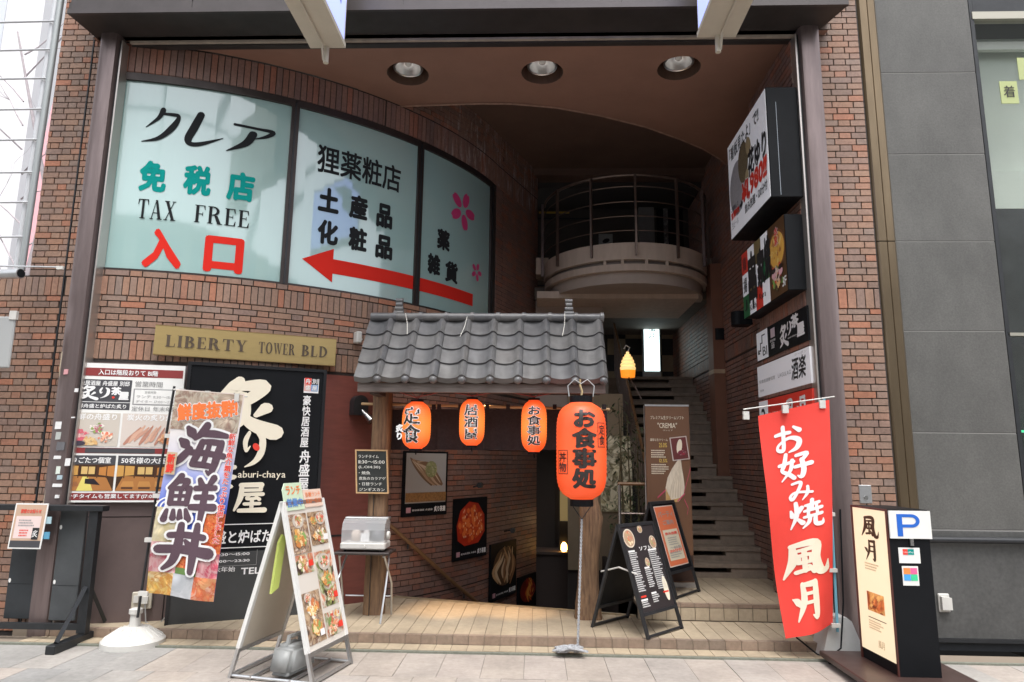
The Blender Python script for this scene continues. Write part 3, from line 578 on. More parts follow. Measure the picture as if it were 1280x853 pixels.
# ------------------------------------------------------------------ ceiling, canopy, columns
def ceil_sheet(name, outer, holes, z, m, parent=None):
    bm = bmesh.new()
    def loop(ps):
        vs = [bm.verts.new((x, y, z)) for x, y in ps]
        return [bm.edges.new((vs[i], vs[(i+1) % len(vs)])) for i in range(len(vs))]
    ed = loop(outer)
    for h in holes: ed += loop(h)
    bmesh.ops.triangle_fill(bm, use_beauty=True, use_dissolve=False, edges=ed, normal=(0, 0, -1))
    for f in bm.faces:
        if f.normal.z > 0: f.normal_flip()
    me = bpy.data.meshes.new(name); bm.to_mesh(me); bm.free(); me.materials.append(m)
    o = bpy.data.objects.new(name, me); C.objects.link(o)
    if parent: o.parent = parent
    return o
ZC = 5.85
edge = [(-1.87, 7.74), (-1.5, 7.70), (-1.08, 7.68), (-.7, 7.66), (-.3, 7.67), (.25, 7.77), (.79, 7.97), (1.4, 8.27), (1.93, 8.63), (2.3, 8.92), (2.62, 9.25), (2.80, 9.5)]
lights = [(-1.45, 7.01), (.06, 7.0), (1.56, 6.94)]
holes = [[(cx+.235*math.cos(2*PI*k/24), cy+.235*math.sin(2*PI*k/24)) for k in range(24)] for cx, cy in lights]
outer = [(-4.6, 6.28), (2.9, 6.28)]+[edge[-1]]+edge[-2::-1]+[arc(R(a), CR+.01) for a in (38, 32, 26, 20, 14, 8.5)]+[(-4.6, 6.42)]
ceil = tag(ceil_sheet('ceiling', outer, holes, ZC, CEILM), kind='structure')
b = MB()
for i in range(len(edge)-1):
    (x0, y0), (x1, y1) = edge[i], edge[i+1]
    b.quad((x0, y0, ZC), (x1, y1, ZC), (x1, y1, ZC+.45), (x0, y0, ZC+.45))
b.build('ceiling_edge_band', CEILM, ceil)
b = MB()
for i in range(len(edge)-1):
    (x0, y0), (x1, y1) = edge[i], edge[i+1]
    b.quad((x0, y0-.0, ZC-.0), (x1, y1, ZC-.0), (x1, y1-.035, ZC-.012), (x0, y0-.035, ZC-.012)); b.quad((x0, y0+.004, ZC-.012), (x1, y1+.004, ZC-.012), (x1, y1+.004, ZC+.02), (x0, y0+.004, ZC+.02))
    b.quad((x0, y0+.004, ZC-.012), (x1, y1+.004, ZC-.012), (x1, y1-.035, ZC-.012), (x0, y0-.035, ZC-.012))
b.build('ceiling_edge_trim', mat('edge_tile_trim', (.48, .30, .23), .6, var=.4, scale=14), ceil)
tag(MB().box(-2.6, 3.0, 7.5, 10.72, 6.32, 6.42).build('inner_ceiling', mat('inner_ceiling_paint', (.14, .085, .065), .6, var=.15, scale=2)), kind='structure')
tag(MB().box(-5.2, 3.0, 6.3, 9.2, 7.3, 7.4).build('roof_slab', CEILM), kind='structure')
for i, (cx, cy) in enumerate(lights):
    t = thing('ceiling_downlight', ['leftmost of the three round lights sunk in the brown ceiling', 'middle of the three round lights sunk in the brown ceiling', 'rightmost of the three round lights sunk in the brown ceiling'][i], 'ceiling light', (cx, cy, ZC), 0, 'round downlights in the brown ceiling')
    b = MB(); n = 24
    for k in range(n):
        a0, a1 = 2*PI*k/n, 2*PI*(k+1)/n; r = .235
        b.quad((r*math.cos(a0), r*math.sin(a0), 0), (r*math.cos(a1), r*math.sin(a1), 0), (r*math.cos(a1), r*math.sin(a1), .24), (r*math.cos(a0), r*math.sin(a0), .24))
    b.add([(r*math.cos(2*PI*k/n), r*math.sin(2*PI*k/n), .24) for k in range(n)], [tuple(range(n))])
    b.build('recess_can', mat('can_brown', (.12, .07, .05), .5), t, fix=False)
    rp = [(.150, .070), (.162, .062), (.168, .075), (.160, .10), (.14, .16), (.10, .21), (.02, .235)]
    b = MB(); vs = []; n = 28
    for rad, z in rp: vs += [(rad*math.cos(2*PI*k/n), rad*math.sin(2*PI*k/n), z) for k in range(n)]
    vs += [(rad*.96*math.cos(2*PI*k/n), rad*.96*math.sin(2*PI*k/n), z-.002) for rad, z in ((.150, .072), (.14, .11), (.12, .16), (.08, .20), (.02, .215)) for k in range(n)]
    q = len(rp)
    fs = [(i*n+k, i*n+(k+1) % n, (i+1)*n+(k+1) % n, (i+1)*n+k) for i in range(q-1) for k in range(n)]+[((q+i)*n+k, (q+i)*n+(k+1) % n, (q+i+1)*n+(k+1) % n, (q+i+1)*n+k) for i in range(4) for k in range(n)]
    b.add(vs, fs); o = b.build('reflector_bowl', mat('reflector_metal', (.95, .95, .94), .30, 1), t, smooth=True, fix=False)
    MB().lathe([(.02, .10), (.04, .12), (.035, .17), (.01, .19)], 12).build('lamp_bulb', mat('bulb_glass', (.8, .8, .78), .2), t, smooth=True)

can = thing('canopy', 'dark metal canopy beam across the top of the entrance', 'canopy', (0, 0, 0))
x0, x1, yf, yb, zb = -4.60, 2.93, 5.90, 6.34, 5.87
MB().add([(x0, yf, zb-.02), (x1, yf, zb-.02), (x1-.14, yb, zb-.02), (x0+.04, yb, zb-.02), (x0, yf, zb+.1), (x1, yf, zb+.1), (x1, yb, zb+.1), (x0, yb, zb+.1)], [(0, 3, 2, 1), (0, 1, 5, 4), (1, 2, 6, 5), (2, 3, 7, 6), (3, 0, 4, 7), (4, 5, 6, 7)]).build('soffit', CANM, can)
FAS = mat('fascia_metal', (.075, .064, .064), .38, .3, var=.25, scale=4)
MB().box(x0+.0, x1, yf-.015, yf+.02, zb-.022, zb+.028).build('lower_lip', FAS, can)
for a, e in ((x0+.03, -3.37), (-3.36, -1.3), (-1.29, .8), (.81, x1-.03)):
    MB().box(a, e, yf-.004, yf+.02, zb+.034, zb+.9).build('fascia_panel', FAS, can)
MB().box(x0, x1, yf+.02, yb, zb+.101, zb+.95).build('beam_core', CANM, can)
MB().box(-4.22, 2.58, 6.31, 6.345, ZC-.045, ZC-.022).build('light_trim', mat('pale_trim', (.42, .36, .30), .5, var=.3, scale=9), can)
MB().box(-4.22, 2.58, 6.35, 6.42, ZC-.06, ZC-.002).build('dark_trim', CANM, can)
def column(x, w, side, lab):
    t = thing('metal_column', lab, 'column', (x, 6.32, 0), 0, 'brown metal columns at the entrance')
    h = w/2; c = .045
    pl = [(-h, .1), (-h, -.12+c), (-h+c*.3, -.12+c*.3), (-h+c, -.12), (h-c, -.12), (h-c*.3, -.12+c*.3), (h, -.12+c), (h, .1)]
    MB().prismz(pl, 0, 5.868).build('column_shaft', COLM, t, smooth=True)
    s = side; a = s*h
    MB().box(min(a, a+s*.02), max(a, a+s*.02), -.06, .06, 0, 5.79).build('side_channel', BLKMETAL, t)
    MB().box(min(a+s*.021, a+s*.036), max(a+s*.021, a+s*.036), -.075, .05, 0, 5.79).build('bright_edge_strip', mat('strip_alu', (.5, .46, .43), .35, .8), t)
    return t
cl = column(-4.38, .19, 1, 'left brown metal column, with torn stickers on its lower part')
cr = column(2.69, .20, -1, 'right brown metal column behind the red flag')
rr = random.Random(5)
for k, (px, py, w, h, c) in enumerate([(72, 532, .06, .07, 0), (72, 545, .05, .07, 1), (75, 558, .08, .08, 2), (71, 572, .07, .03, 0), (72, 588, .04, .07, 3), (84, 578, .05, .07, 0), (74, 597, .05, .04, 4), (71, 607, .09, .03, 0), (95, 488, .035, .035, 0), (82, 465, .04, .05, 5), (91, 522, .035, .012, 0), (71, 621, .04, .03, 0)]):
    p = PY(px, py, 6.19)
    m = [mat('sticker_white', (.7, .7, .7), .6), mat('sticker_grey', (.4, .42, .4), .6), mat('sticker_dark', (.12, .12, .13), .6), mat('sticker_pale', (.6, .66, .6), .6), mat('sticker_blue', (.35, .45, .5), .6), mat('sticker_pink', (.6, .3, .32), .6)][c]
    MB().prism([(p.x+4.38-w/2, p.z-h/2), (p.x+4.38+w/2*.95, p.z-h/2*.9), (p.x+4.38+w/2, p.z+h/2), (p.x+4.38-w/2*.9, p.z+h/2)], -.123-.0006*k, -.121).build('sticker', m, cl)
# thin coloured cable running down beside the left column
tag(MB().tube([PY(79, 440, 6.22), PY(76, 460, 6.22), PY(74, 520, 6.22), PY(60, 600, 6.22), PY(54, 640, 6.22), PY(48, 780, 6.22)], .012, 6).build('drain_cable', mat('cable_beige', (.45, .38, .28), .6)), 'beige cable running down the left side of the stickered column', 'cable')

# ------------------------------------------------------------------ curved wall cladding
def hit_wall(px, py, off=0.0):
    th, z, p = hit_arc(px, py, CR+off)
    if th <= TH1: return th*CR, z, p
    n = Vector((E1.y-E0.y, -(E1.x-E0.x))).normalized(); A = E0+n*off; d = ray(px, py); e = E1-E0
    den = d.x*e.y-d.y*e.x; t = (A.x*e.y-A.y*e.x)/den; p = CAM+d*t
    return TH1*CR+(Vector((p.x, p.y))-A).length, p.z, p
def arcsheet(mb, th0, th1, z0, z1, off0, off1, n=8):
    for i in range(n):
        a, c = th0+(th1-th0)*i/n, th0+(th1-th0)*(i+1)/n
        mb.prismz([arc(a, CR+off1), arc(c, CR+off1), arc(c, CR+off0), arc(a, CR+off0)], z0, z1)
THC = TH0+UC/CR; THB = hit_arc(402, 560)[0]
clad = thing('wall_cladding', 'brown metal panels cladding the foot of the curved wall behind the boards', 'wall panels', (*arc(TH0, CR), 0))
clad.location = (0, 0, 0)
CLAD = mat('clad_brown', (.15, .11, .105), .45, .3, var=.2, scale=3, bump=.02)
edges_ = [TH0, TH0+(THB-TH0)*.42, THB-.004]
for a, c in zip(edges_[:-1], edges_[1:]):
    for z0, z1 in ((.085, 1.02), (1.03, 2.47)):
        b = MB(); arcsheet(b, a+.001, c-.001, z0, z1, .0, .022, 6); b.build('clad_panel', CLAD, clad, fix=False)
redp = thing('red_wall_panels', 'dull red-brown panels on the curved wall between black sign board and timber post', 'wall panels')
REDB = mat('red_brown_panel', (.21, .062, .048), .5, var=.22, scale=5, bump=.05, stretch=(1, 1, 6))
for z0, z1 in ((.09, .78), (.80, 2.47)):
    b = MB(); arcsheet(b, THB, THC-.004, z0, z1, .0, .03, 6); b.build('red_panel', REDB, redp, fix=False)
b = MB(); arcsheet(b, THB, THC-.004, .78, .80, 0, .034, 6); b.build('joint_strip', BLKMETAL, redp, fix=False)

# ------------------------------------------------------------------ curved shop window
win = thing('shop_window', 'large curved teal shop window with tax free lettering above brick', 'window')
GL = mat('teal_film_glass', (.36, .54, .52), .25, spec=.4, coat=2)
FRM = mat('window_frame_dark', (.05, .038, .035), .35, .4, var=.2, scale=8)
m1 = hit_arc(362, 250)[0]; m2 = hit_arc(523, 290)[0]
WW = R(.5)
THF1 = hit_arc(614, 330)[0]
for a, c in ((THW0, m1-WW), (m1+WW, m2-WW), (m2+WW, THF1-WW)):
    b = MB(); n = 14
    for i in range(n):
        t0, t1 = a+(c-a)*i/n, a+(c-a)*(i+1)/n
        b.quad((*arc(t0, CR-.02), ZW0+.012), (*arc(t1, CR-.02), ZW0+.012), (*arc(t1, CR-.02), ZW1-.03), (*arc(t0, CR-.02), ZW1-.03))
    b.build('pane', GL, win, smooth=True, fix=False)
    b = MB(); arcsheet(b, a-.006, c+.006, ZW1-.035, ZW1+.045, -.1, .012, 10); b.build('head_frame', FRM, win, fix=False)
    b = MB(); arcsheet(b, a-.006, c+.006, ZW0-.008, ZW0+.014, -.1, .008, 10); b.build('sill_frame', FRM, win, fix=False)
for a in (m1, m2, THF1, THW0-WW*.8):
    b = MB(); arcsheet(b, a-WW, a+WW, ZW0-.005, ZW1, -.1, .012, 1); b.build('mullion', FRM, win, fix=False)
    b = MB(); arcsheet(b, a-WW*.2, a+WW*.2, ZW0, ZW1, .012, .02, 1); b.build('mullion_rib', BLKMETAL, win, fix=False)
b = MB(); arcsheet(b, TH0, TH1, ZW0-.05, ZW1+.1, -.24, -.14, 20); b.build('backing_board', mat('board_grey', (.3, .36, .35), .6), win, fix=False)
def TW(p):
    th = p.x/CR; return Vector((*arc(th, CR-.02-p.y), p.z))
def wbox(ax, ay, bx, by):     # left-bottom pixel, right-top pixel
    a = hit_wall(ax, ay); c = hit_wall(bx, by); return (a[0], a[1], c[0], c[1])
TEAL = mat('teal_letter', (.005, .30, .27), .8, spec=.1)
VRED = mat('vermilion_letter', (.68, .03, .02), .8, spec=.1)
GRNDARK = mat('letter_charcoal', (.022, .024, .026), .85, spec=.1)
brush(win, 'ク', wbox(178, 176, 222, 139), GRNDARK, T=TW, slant=.12)
brush(win, 'レ', wbox(227, 180, 279, 147), GRNDARK, T=TW, slant=.12)
brush(win, 'ア', wbox(284, 188, 341, 159), GRNDARK, T=TW, slant=.12)
for ch, bx in (('免', (173, 236, 208, 204)), ('税', (229, 240, 264, 210)), ('店', (284, 247, 318, 219))):
    text(win, ch, wbox(*bx), TEAL, .065, T=TW)
serif_word(win, 'TAX', wbox(170, 272, 221, 252), GRNDARK, T=TW, heavy=.17)
serif_word(win, 'FREE', wbox(242, 277, 313, 264), GRNDARK, T=TW, heavy=.17)
text(win, '入', wbox(178, 331, 227, 290), VRED, .065, T=TW)
text(win, '口', wbox(256, 336, 303, 301), VRED, .065, T=TW)
text(win, '狸薬粧店', wbox(397, 213, 502, 210), GRNDARK, .04, T=TW)
for ch, bx in (('土', (399, 261, 424, 239)), ('産', (438, 270, 460, 248)), ('品', (472, 281, 491, 259)), ('化', (398, 302, 423, 279)), ('粧', (437, 310, 459, 288)), ('品', (471, 320, 491, 298))):
    text(win, ch, wbox(*bx), GRNDARK, .065, T=TW)
for ch, bx in (('薬', (548, 309, 563, 291)), ('雑', (536, 340, 551, 321)), ('貨', (558, 350, 573, 331))):
    text(win, ch, wbox(*bx), GRNDARK, .065, T=TW)
tip = hit_wall(378, 323); ht = hit_wall(418, 311); hb = hit_wall(416, 353); st_ = hit_wall(424, 325); sb = hit_wall(423, 343); en = hit_wall(592, 381)
zt_, zb_ = st_[1], sb[1]
def arrow_strip(u0, u1, n, nm):
    b = MB(TW)
    for i in range(n):
        a, c = u0+(u1-u0)*i/n, u0+(u1-u0)*(i+1)/n
        b.quad((a, -.005, zb_), (c, -.005, zb_), (c, -.005, zt_), (a, -.005, zt_))
    b.build(nm, VRED, win, fix=False)
arrow_strip(ht[0]-.002, (m2-WW)*CR, 8, 'arrow_shaft'); arrow_strip((m2+WW)*CR, min(en[0], (THF1-.04)*CR), 8, 'arrow_shaft')
b = MB(TW); b.add([(tip[0], -.0055, tip[1]), ((tip[0]+ht[0])/2, -.0055, (tip[1]+hb[1])/2), (ht[0], -.0055, hb[1]), (ht[0], -.0055, ht[1]), ((tip[0]+ht[0])/2, -.0055, (tip[1]+ht[1])/2)], [(0, 1, 2, 3, 4)])
b.build('arrow_head', VRED, win, fix=False)
PINK = mat('blossom_pink', (.62, .05, .19), .5)
for (px, py, r0) in ((580, 263, .27), (597, 340, .13)):
    u, z, _ = hit_wall(px, py); b = MB(TW)
    for k in range(5):
        a = R(90+36+72*k)+.25; 
        cx_, cz_ = u+math.cos(a)*r0*.62, z+math.sin(a)*r0*.62; pts = []
        for q in range(14):
            t = 2*PI*q/14; ex, ez = r0*.42*math.cos(t), r0*.25*math.sin(t)
            if abs(t) < .01: ex *= .8
            pts.append((cx_+ex*math.cos(a)-ez*math.sin(a), -.005, cz_+ex*math.sin(a)+ez*math.cos(a)))
        b.add(pts, [tuple(range(14))])
    b.build('blossom_decal', PINK, win, fix=False)

# ------------------------------------------------------------------ signs on and before the curved wall
GOLD = mat('brass_plate', (.50, .37, .16), .33, .55, var=.12, scale=3, stretch=(1, 1, 5))
a = hit_arc(191, 442, CR+.12)[2]; c = hit_arc(419, 459, CR+.12)[2]; zb0 = (a.z+c.z)/2
t, Wd = panel('gold_name_plate', 'gold name plate reading LIBERTY TOWER BLD above the black board', 'sign', (a.x, a.y, zb0), (c.x, c.y, zb0))
H = .295
MB().box(0, Wd, 0, .05, 0, H, .004).build('plate', GOLD, t); MB().box(.1, Wd-.1, .05, .12, .05, H-.05).build('fixing_rail', BLKMETAL, t)
MB().box(0, Wd, -.002, 0, 0, .008).box(0, Wd, -.002, 0, H-.008, H).build('plate_rim', mat('rim_gold', (.3, .2, .09), .4, .6), t)
UMB = mat('letter_umber', (.085, .06, .04), .45)
serif_word(t, 'LIBERTY', (.10, .085, .84, .20), UMB, heavy=.21); serif_word(t, 'TOWER', (.95, .085, 1.40*Wd/1.85, .20), UMB, heavy=.21)
serif_word(t, 'BLD', (1.47*Wd/1.85, .085, Wd-.09, .20), UMB, heavy=.21)

MAROON = mat('maroon_print', (.24, .035, .035), .45); CHAR = mat('charcoal_print', (.06, .06, .068), .45)
F_SASH = picmat('food_sashimi', [(.75, .7, .62), (.6, .35, .12), (.55, .12, .16), (.7, .55, .5), (.25, .1, .14), (.72, .65, .55), (.2, .35, .1)], 22)
F_MEAT = picmat('food_grilled_meat', [(.7, .5, .42), (.5, .25, .2), (.65, .42, .32), (.75, .62, .55), (.4, .18, .14)], 13, 2.5)
F_ROOM = picmat('photo_room_orange', [(.02, .012, .01), (.35, .14, .03), (.08, .03, .015), (.65, .42, .1), (.12, .05, .02), (.5, .22, .05)], 10, .6, stretch=(1, 1, 2.2))
a = hit_arc(95, 455, CR+.07)[2]; c = hit_arc(232, 458, CR+.10)[2]; z1 = c.z; z0 = hit_arc(208, 628, CR+.10)[1]
t, Wd = panel('menu_board', 'white menu board with food photos beside left column, over brown panels', 'menu board', (a.x-.02, a.y-.03, z0), (c.x, c.y, z0)); H = z1-z0
MB().box(0, Wd, 0, .04, 0, H).build('board', SIGNW, t)
def rb(x0, z0, x1, z1, m, par=t, y=-.0015, nm='print_block', T=None): return pic(par, (x0, z0, x1, z1), m, y, nm, T)
w0 = Wd*.03; w1 = Wd*.985; mid = Wd*.56
rb(w0, H*.905, w1, H*.965, MAROON); text(t, '入口は階段おりて B1階', (Wd*.24, H*.915, Wd*.76, H*.955), WHITE, .04)
rb(w0, H*.66, mid-.02, H*.88, CHAR)
text(t, '豪快居酒屋 舟盛屋 別邸', (w0+.02, H*.835, mid-.04, H*.87), WHITE, .04)
brush(t, '炙', (Wd*.09, H*.735, Wd*.25, H*.83), WHITE, k=1.2); brush(t, 'り', (Wd*.26, H*.745, Wd*.36, H*.82), WHITE); text(t, '茶', (Wd*.37, H*.77, Wd*.45, H*.825), WHITE, .065); text(t, '屋', (Wd*.44, H*.735, Wd*.52, H*.79), WHITE, .065)
MB().disc(Wd*.39, H*.75, .012, .01, -.004).build('red_seal', RED, t, fix=False)
rb(w0, H*.712, mid-.02, H*.716, WHITE, y=-.003)
text(t, '海鮮舟盛と炉ばた炙り', (w0+.02, H*.67, mid-.05, H*.70), WHITE, .04)
text(t, '営業時間', (mid+.01, H*.835, mid+.25, H*.875), GREYT, .018)
rb(mid, H*.70, w1-.01, H*.82, GREYT); rb(mid+.012, H*.708, w1-.022, H*.812, SIGNW, y=-.003)
text(t, '営業時間', (mid+.1, H*.785, mid+.2, H*.803), GREYT, 0, y=-.005); text(t, 'ランチ 11:30～15:00', (mid+.03, H*.75, w1-.04, H*.772), GREYT, 0, y=-.005); text(t, 'ディナー 17:00～23:30'.replace('ィ', 'イ').replace('ナ', 'タ'), (mid+.03, H*.715, w1-.04, H*.738), GREYT, 0, y=-.005)
text(t, '定休日 年末年始', (mid+.0, H*.655, w1-.02, H*.69), GREYT, .018)
pic(t, (w0, H*.395, Wd*.47, H*.635), mat('sashimi_ground', (.55, .50, .44), .4)); pic(t, (Wd*.49, H*.395, w1, H*.635), mat('meat_ground', (.62, .55, .50), .4))
for k, (fx, fz, cc) in enumerate(((.16, .47, [(.6, .12, .16), (.8, .62, .58), (.7, .35, .35)]), (.28, .53, [(.78, .72, .66), (.5, .12, .2), (.25, .35, .1)]), (.36, .46, [(.8, .45, .3), (.7, .2, .12), (.8, .7, .6)]), (.24, .43, [(.62, .38, .16), (.7, .5, .25)]))): dish(t, Wd*fx, H*fz, Wd*.09, cc, seed=k+1, bowl=None, rim=None, n=22, y=-.004-.002*k)
MB().disc(Wd*.13, H*.415, Wd*.07, H*.018, -.012, 16).build('dish_print', PM((.05, .04, .06)), t, fix=False)
for k in range(9): ribbons_pic(t, [[(.0, .0, .05), (.3, .25+.1*math.sin(k), .12), (.7, .6, .10), (1, .9, .04)]], (Wd*(.52+.045*k), H*(.41+.012*(k % 3)), Wd*(.66+.035*k), H*(.55+.015*(k % 2))), ((.45, .22, .16), (.62, .38, .28), (.55, .30, .22))[k % 3], y=-.004-.0006*k)
dish(t, Wd*.88, H*.45, Wd*.08, [(.62, .28, .14), (.5, .2, .1), (.7, .42, .25)], seed=9, bowl=None, rim=None, n=20, y=-.011)
text(t, '海鮮の舟盛り', (w0+.01, H*.585, Wd*.44, H*.63), WHITE, .04); text(t, '炭火の炙り焼', (Wd*.53, H*.585, w1-.05, H*.63), WHITE, .04)
rb(w0, H*.345, w1, H*.385, MAROON); rb(w0+.17, H*.348, Wd*.8, H*.382, CHAR, y=-.003)
def room(x0, z0, x1, z1, f):
    pic(t, (x0, z0, x1, z1), mat('room_dark_brown', (.05, .022, .01), .4), -.003, 'room_print')
    w, h = x1-x0, z1-z0; q = lambda pts, c, yy: MB().add([(x0+a*w, yy, z0+b*h) for a, b in pts], [tuple(range(len(pts)))]).build('room_detail', mat('room_%d' % int(c[0]*100+c[1]*1000), c, .4), t, fix=False)
    q([(0, 0), (1, 0), (.85, .38), (.12, .42)], (.40, .17, .05), -.0032); q([(0, .40), (.3, .45), (.3, .7), (0, .72)], (.55, .30, .08), -.0032); q([(.36, .47), (.62, .47), (.62, .68), (.36, .68)], (.62, .42, .16), -.0032)
    q([(.7, .45), (1, .40), (1, .72), (.7, .66)], (.48, .20, .05), -.0032)
    if f: q([(.3, .0), (.62, .0), (.5, .40), (.40, .40)], (.70, .60, .16), -.0034); q([(.45, .20), (.75, .16), (.62, .34), (.45, .34)], (.02, .015, .02), -.0036); q([(.0, .05), (.34, .14), (.3, .26), (.0, .22)], (.30, .12, .05), -.0036)
    else:
        for k in range(3): q([(.08+.3*k, .12), (.32+.3*k, .12), (.30+.28*k, .27), (.12+.28*k, .27)], (.50, .24, .07), -.0034); q([(.10+.3*k, .05), (.30+.3*k, .05), (.30+.3*k, .11), (.10+.3*k, .11)], (.10, .04, .02), -.0036)
    for k in range(5): q([(.12+.18*k, .36), (.14+.18*k, .36), (.14+.18*k, .72), (.12+.18*k, .72)], (.08, .03, .012), -.0037)
room(w0, H*.08, Wd*.47, H*.33, 1); room(Wd*.49, H*.08, w1, H*.33, 0)
rb(w0, H*.265, Wd*.47, H*.33, CHAR, y=-.0035); rb(Wd*.49, H*.265, w1, H*.33, CHAR, y=-.0035)
text(t, '掘りごたつ個室', (w0+.01, H*.275, Wd*.43, H*.318), WHITE, .04, y=-.006); text(t, '50名様の大座敷', (Wd*.52, H*.275, w1-.02, H*.318), WHITE, .04, y=-.006)
rb(w0, H*.015, w1, H*.065, MAROON); text(t, 'ランチタイムも営業してます(17:00まで)', (w0+.01, H*.022, w1-.02, H*.058), WHITE, .04)

# black board standing on the platform
a = PZ(205, 782, .09); c = PZ(391, 767, .09)
t, Wd = panel('black_sign_board', 'tall black sign board with cream brush letters standing left of post', 'sign board', (a.x, a.y, .086), (c.x, c.y, .086))
H = PY(235, 452, a.y).z-.086
MB().box(0, Wd, 0, .06, 0, H).build('board', BLKS, t)
MB().box(0, .03, -.014, 0, 0, H).box(Wd-.03, Wd, -.014, 0, 0, H).box(.0301, Wd-.0301, -.014, 0, H-.03, H).build('board_frame', mat('frame_black', (.012, .012, .014), .3), t)
MB().box(.031, Wd-.031, -.004, 0, .0, .62).build('lower_plate', mat('lower_plate_grey', (.05, .053, .055), .35, var=.2, scale=3), t)
def bz(py): return (PY(300, py, (a.y+c.y)/2).z-.086)
z_ = lambda f: H*f
def bp(px, py):
    d = ray(px, py); e = c-a; den = d.x*e.y-d.y*e.x; tt = (a.x*e.y-a.y*e.x)/den; p = CAM+d*tt
    return (Vector((p.x, p.y))-Vector((a.x, a.y))).length, p.z-.086
def bb(x0, y0, x1, y1): p, q = bp(x0, y0), bp(x1, y1); return (p[0], p[1], q[0], q[1])
brush(t, '炙', bb(258, 540, 348, 478), CREAM, k=1.5, thick=.02, y=-.004)
brush(t, 'り', bb(300, 583, 334, 541), CREAM, thick=.02, y=-.004)
MB().disc(bp(320, 559)[0], bp(320, 559)[1], .028, .04, -.03, rot=.6).build('red_drop', RED, t, fix=False)
text(t, '茶', (Wd*.08, z_(.50), Wd*.38, z_(.60)), CREAM, .065, thick=.02, y=-.002)
brush(t, '屋', bb(291, 640, 333, 604), CREAM, k=1.15, thick=.02, y=-.004)
text(t, 'aburi-chaya', bb(297, 600, 357, 589), CREAM, .018)
text(t, '豪快居酒屋', bb(375, 559, 389, 495), WHITE, .04, vertical=True)
text(t, '舟盛屋', bb(372, 613, 388, 563), WHITE, .04, vertical=True)
for (i, j, m, ch) in ((0, 1, RED, '舟'), (1, 1, BLKS, '別'), (0, 0, mat('pale_red', (.75, .3, .25), .5), '盛'), (1, 0, mat('seal_blue', (.1, .3, .6), .5), '屋')):
    x_ = Wd*.835+i*.068; zz = z_(.905)+j*.068
    pic(t, (x_, zz, x_+.066, zz+.066), m, -.003, 'seal_square'); text(t, ch, (x_+.008, zz+.008, x_+.058, zz+.058), WHITE, .04, y=-.006)
MB().box(Wd*.832, Wd*.832+.146, -.0018, 0, z_(.90)-.006, z_(.90)+.142).build('seal_ground', WHITE, t)
for zz in (656, 685): MB().box(.03, Wd-.03, -.006, -.004, bp(300, zz)[1], bp(300, zz)[1]+.008).build('white_rule', WHITE, t)
text(t, '海鮮舟盛と炉ばた炙り', bb(222, 682, 366, 661), WHITE, .04, y=-.008)
text(t, 'ランチ 11:30～15:00', bb(240, 697, 312, 690), WHITE, .04, y=-.008); text(t, 'ディナ- 17:00～23:30'.replace('ディナ-', '夜'), bb(252, 705, 312, 698), WHITE, .04, y=-.008)
qx, qz0 = bp(320, 706); qz1 = bp(320, 687)[1]
MB().box(.1, qx, -.006, -.004, qz0, qz0+.003).build('thin_rule', GREYT, t); MB().box(qx, qx+.003, -.006, -.004, qz0, qz1).build('thin_rule', GREYT, t)
text(t, '定休日 年末年始', bb(226, 718, 294, 708), WHITE, .018, y=-.008); text(t, 'TEL', bb(301, 718, 325, 709), WHITE, .04, y=-.008)

# small wall items
p = hit_arc(446, 508, CR+.03)[2]; th = hit_arc(446, 508, CR+.03)[0]
t = thing('wall_spotlight', 'dark hooded wall lamp with small silver spot on red-brown panel', 'wall lamp', p, th)
pl = [(.085*math.cos(R(a)), .03+.085*math.sin(R(a))) for a in range(0, 181, 18)]+[(-.085, -.10), (.085, -.10)]
MB().prism(pl, -.11, 0).build('hood', BLKMETAL, t, smooth=True)
MB().tube([(.02, -.09, -.05), (.05, -.14, -.1)], [.02, .03], 10).tube([(.05, -.14, -.1), (.09, -.19, -.16)], [.03, .045], 12).build('spot_head', STEEL, t, smooth=True)
th, z, p = hit_arc(446, 422, CR+.05)
t = thing('wall_sensor', 'small white sensor box on the bricks left of the tiled roof', 'sensor', p, th)
MB().box(-.03, .035, -.07, .03, -.07, .06, .012).build('sensor_case', PLASW, t); MB().box(.035, .07, .0, .02, -.02, -.005).build('sensor_arm', PLASW, t)

# ------------------------------------------------------------------ posters and handrail down the stairwell
F_FISH = picmat('food_fish_basket', [(.16, .09, .05), (.4, .25, .14), (.62, .45, .28), (.10, .06, .04), (.5, .34, .2), (.7, .62, .5)], 11, 3.2, stretch=(1.6, 1, .8), rot=.6)
F_ROE = picmat('food_red_roe', [(.35, .02, .01), (.62, .06, .015), (.8, .16, .04), (.45, .03, .01), (.75, .22, .1)], 26, .3, kind='cell')
F_SQUID = picmat('food_brown_grill', [(.06, .03, .02), (.35, .16, .06), (.55, .32, .14), (.1, .05, .03), (.6, .45, .28)], 8, 3, stretch=(1.5, 1, .6), rot=.4)
F_FIRE = picmat('food_red_glow', [(.02, .01, .01), (.3, .03, .01), (.6, .08, .02), (.05, .01, .01), (.75, .3, .05)], 9, 2, stretch=(2, 1, .7))
F_GREY = mat('poster_backdrop', (.40, .39, .38), .5)
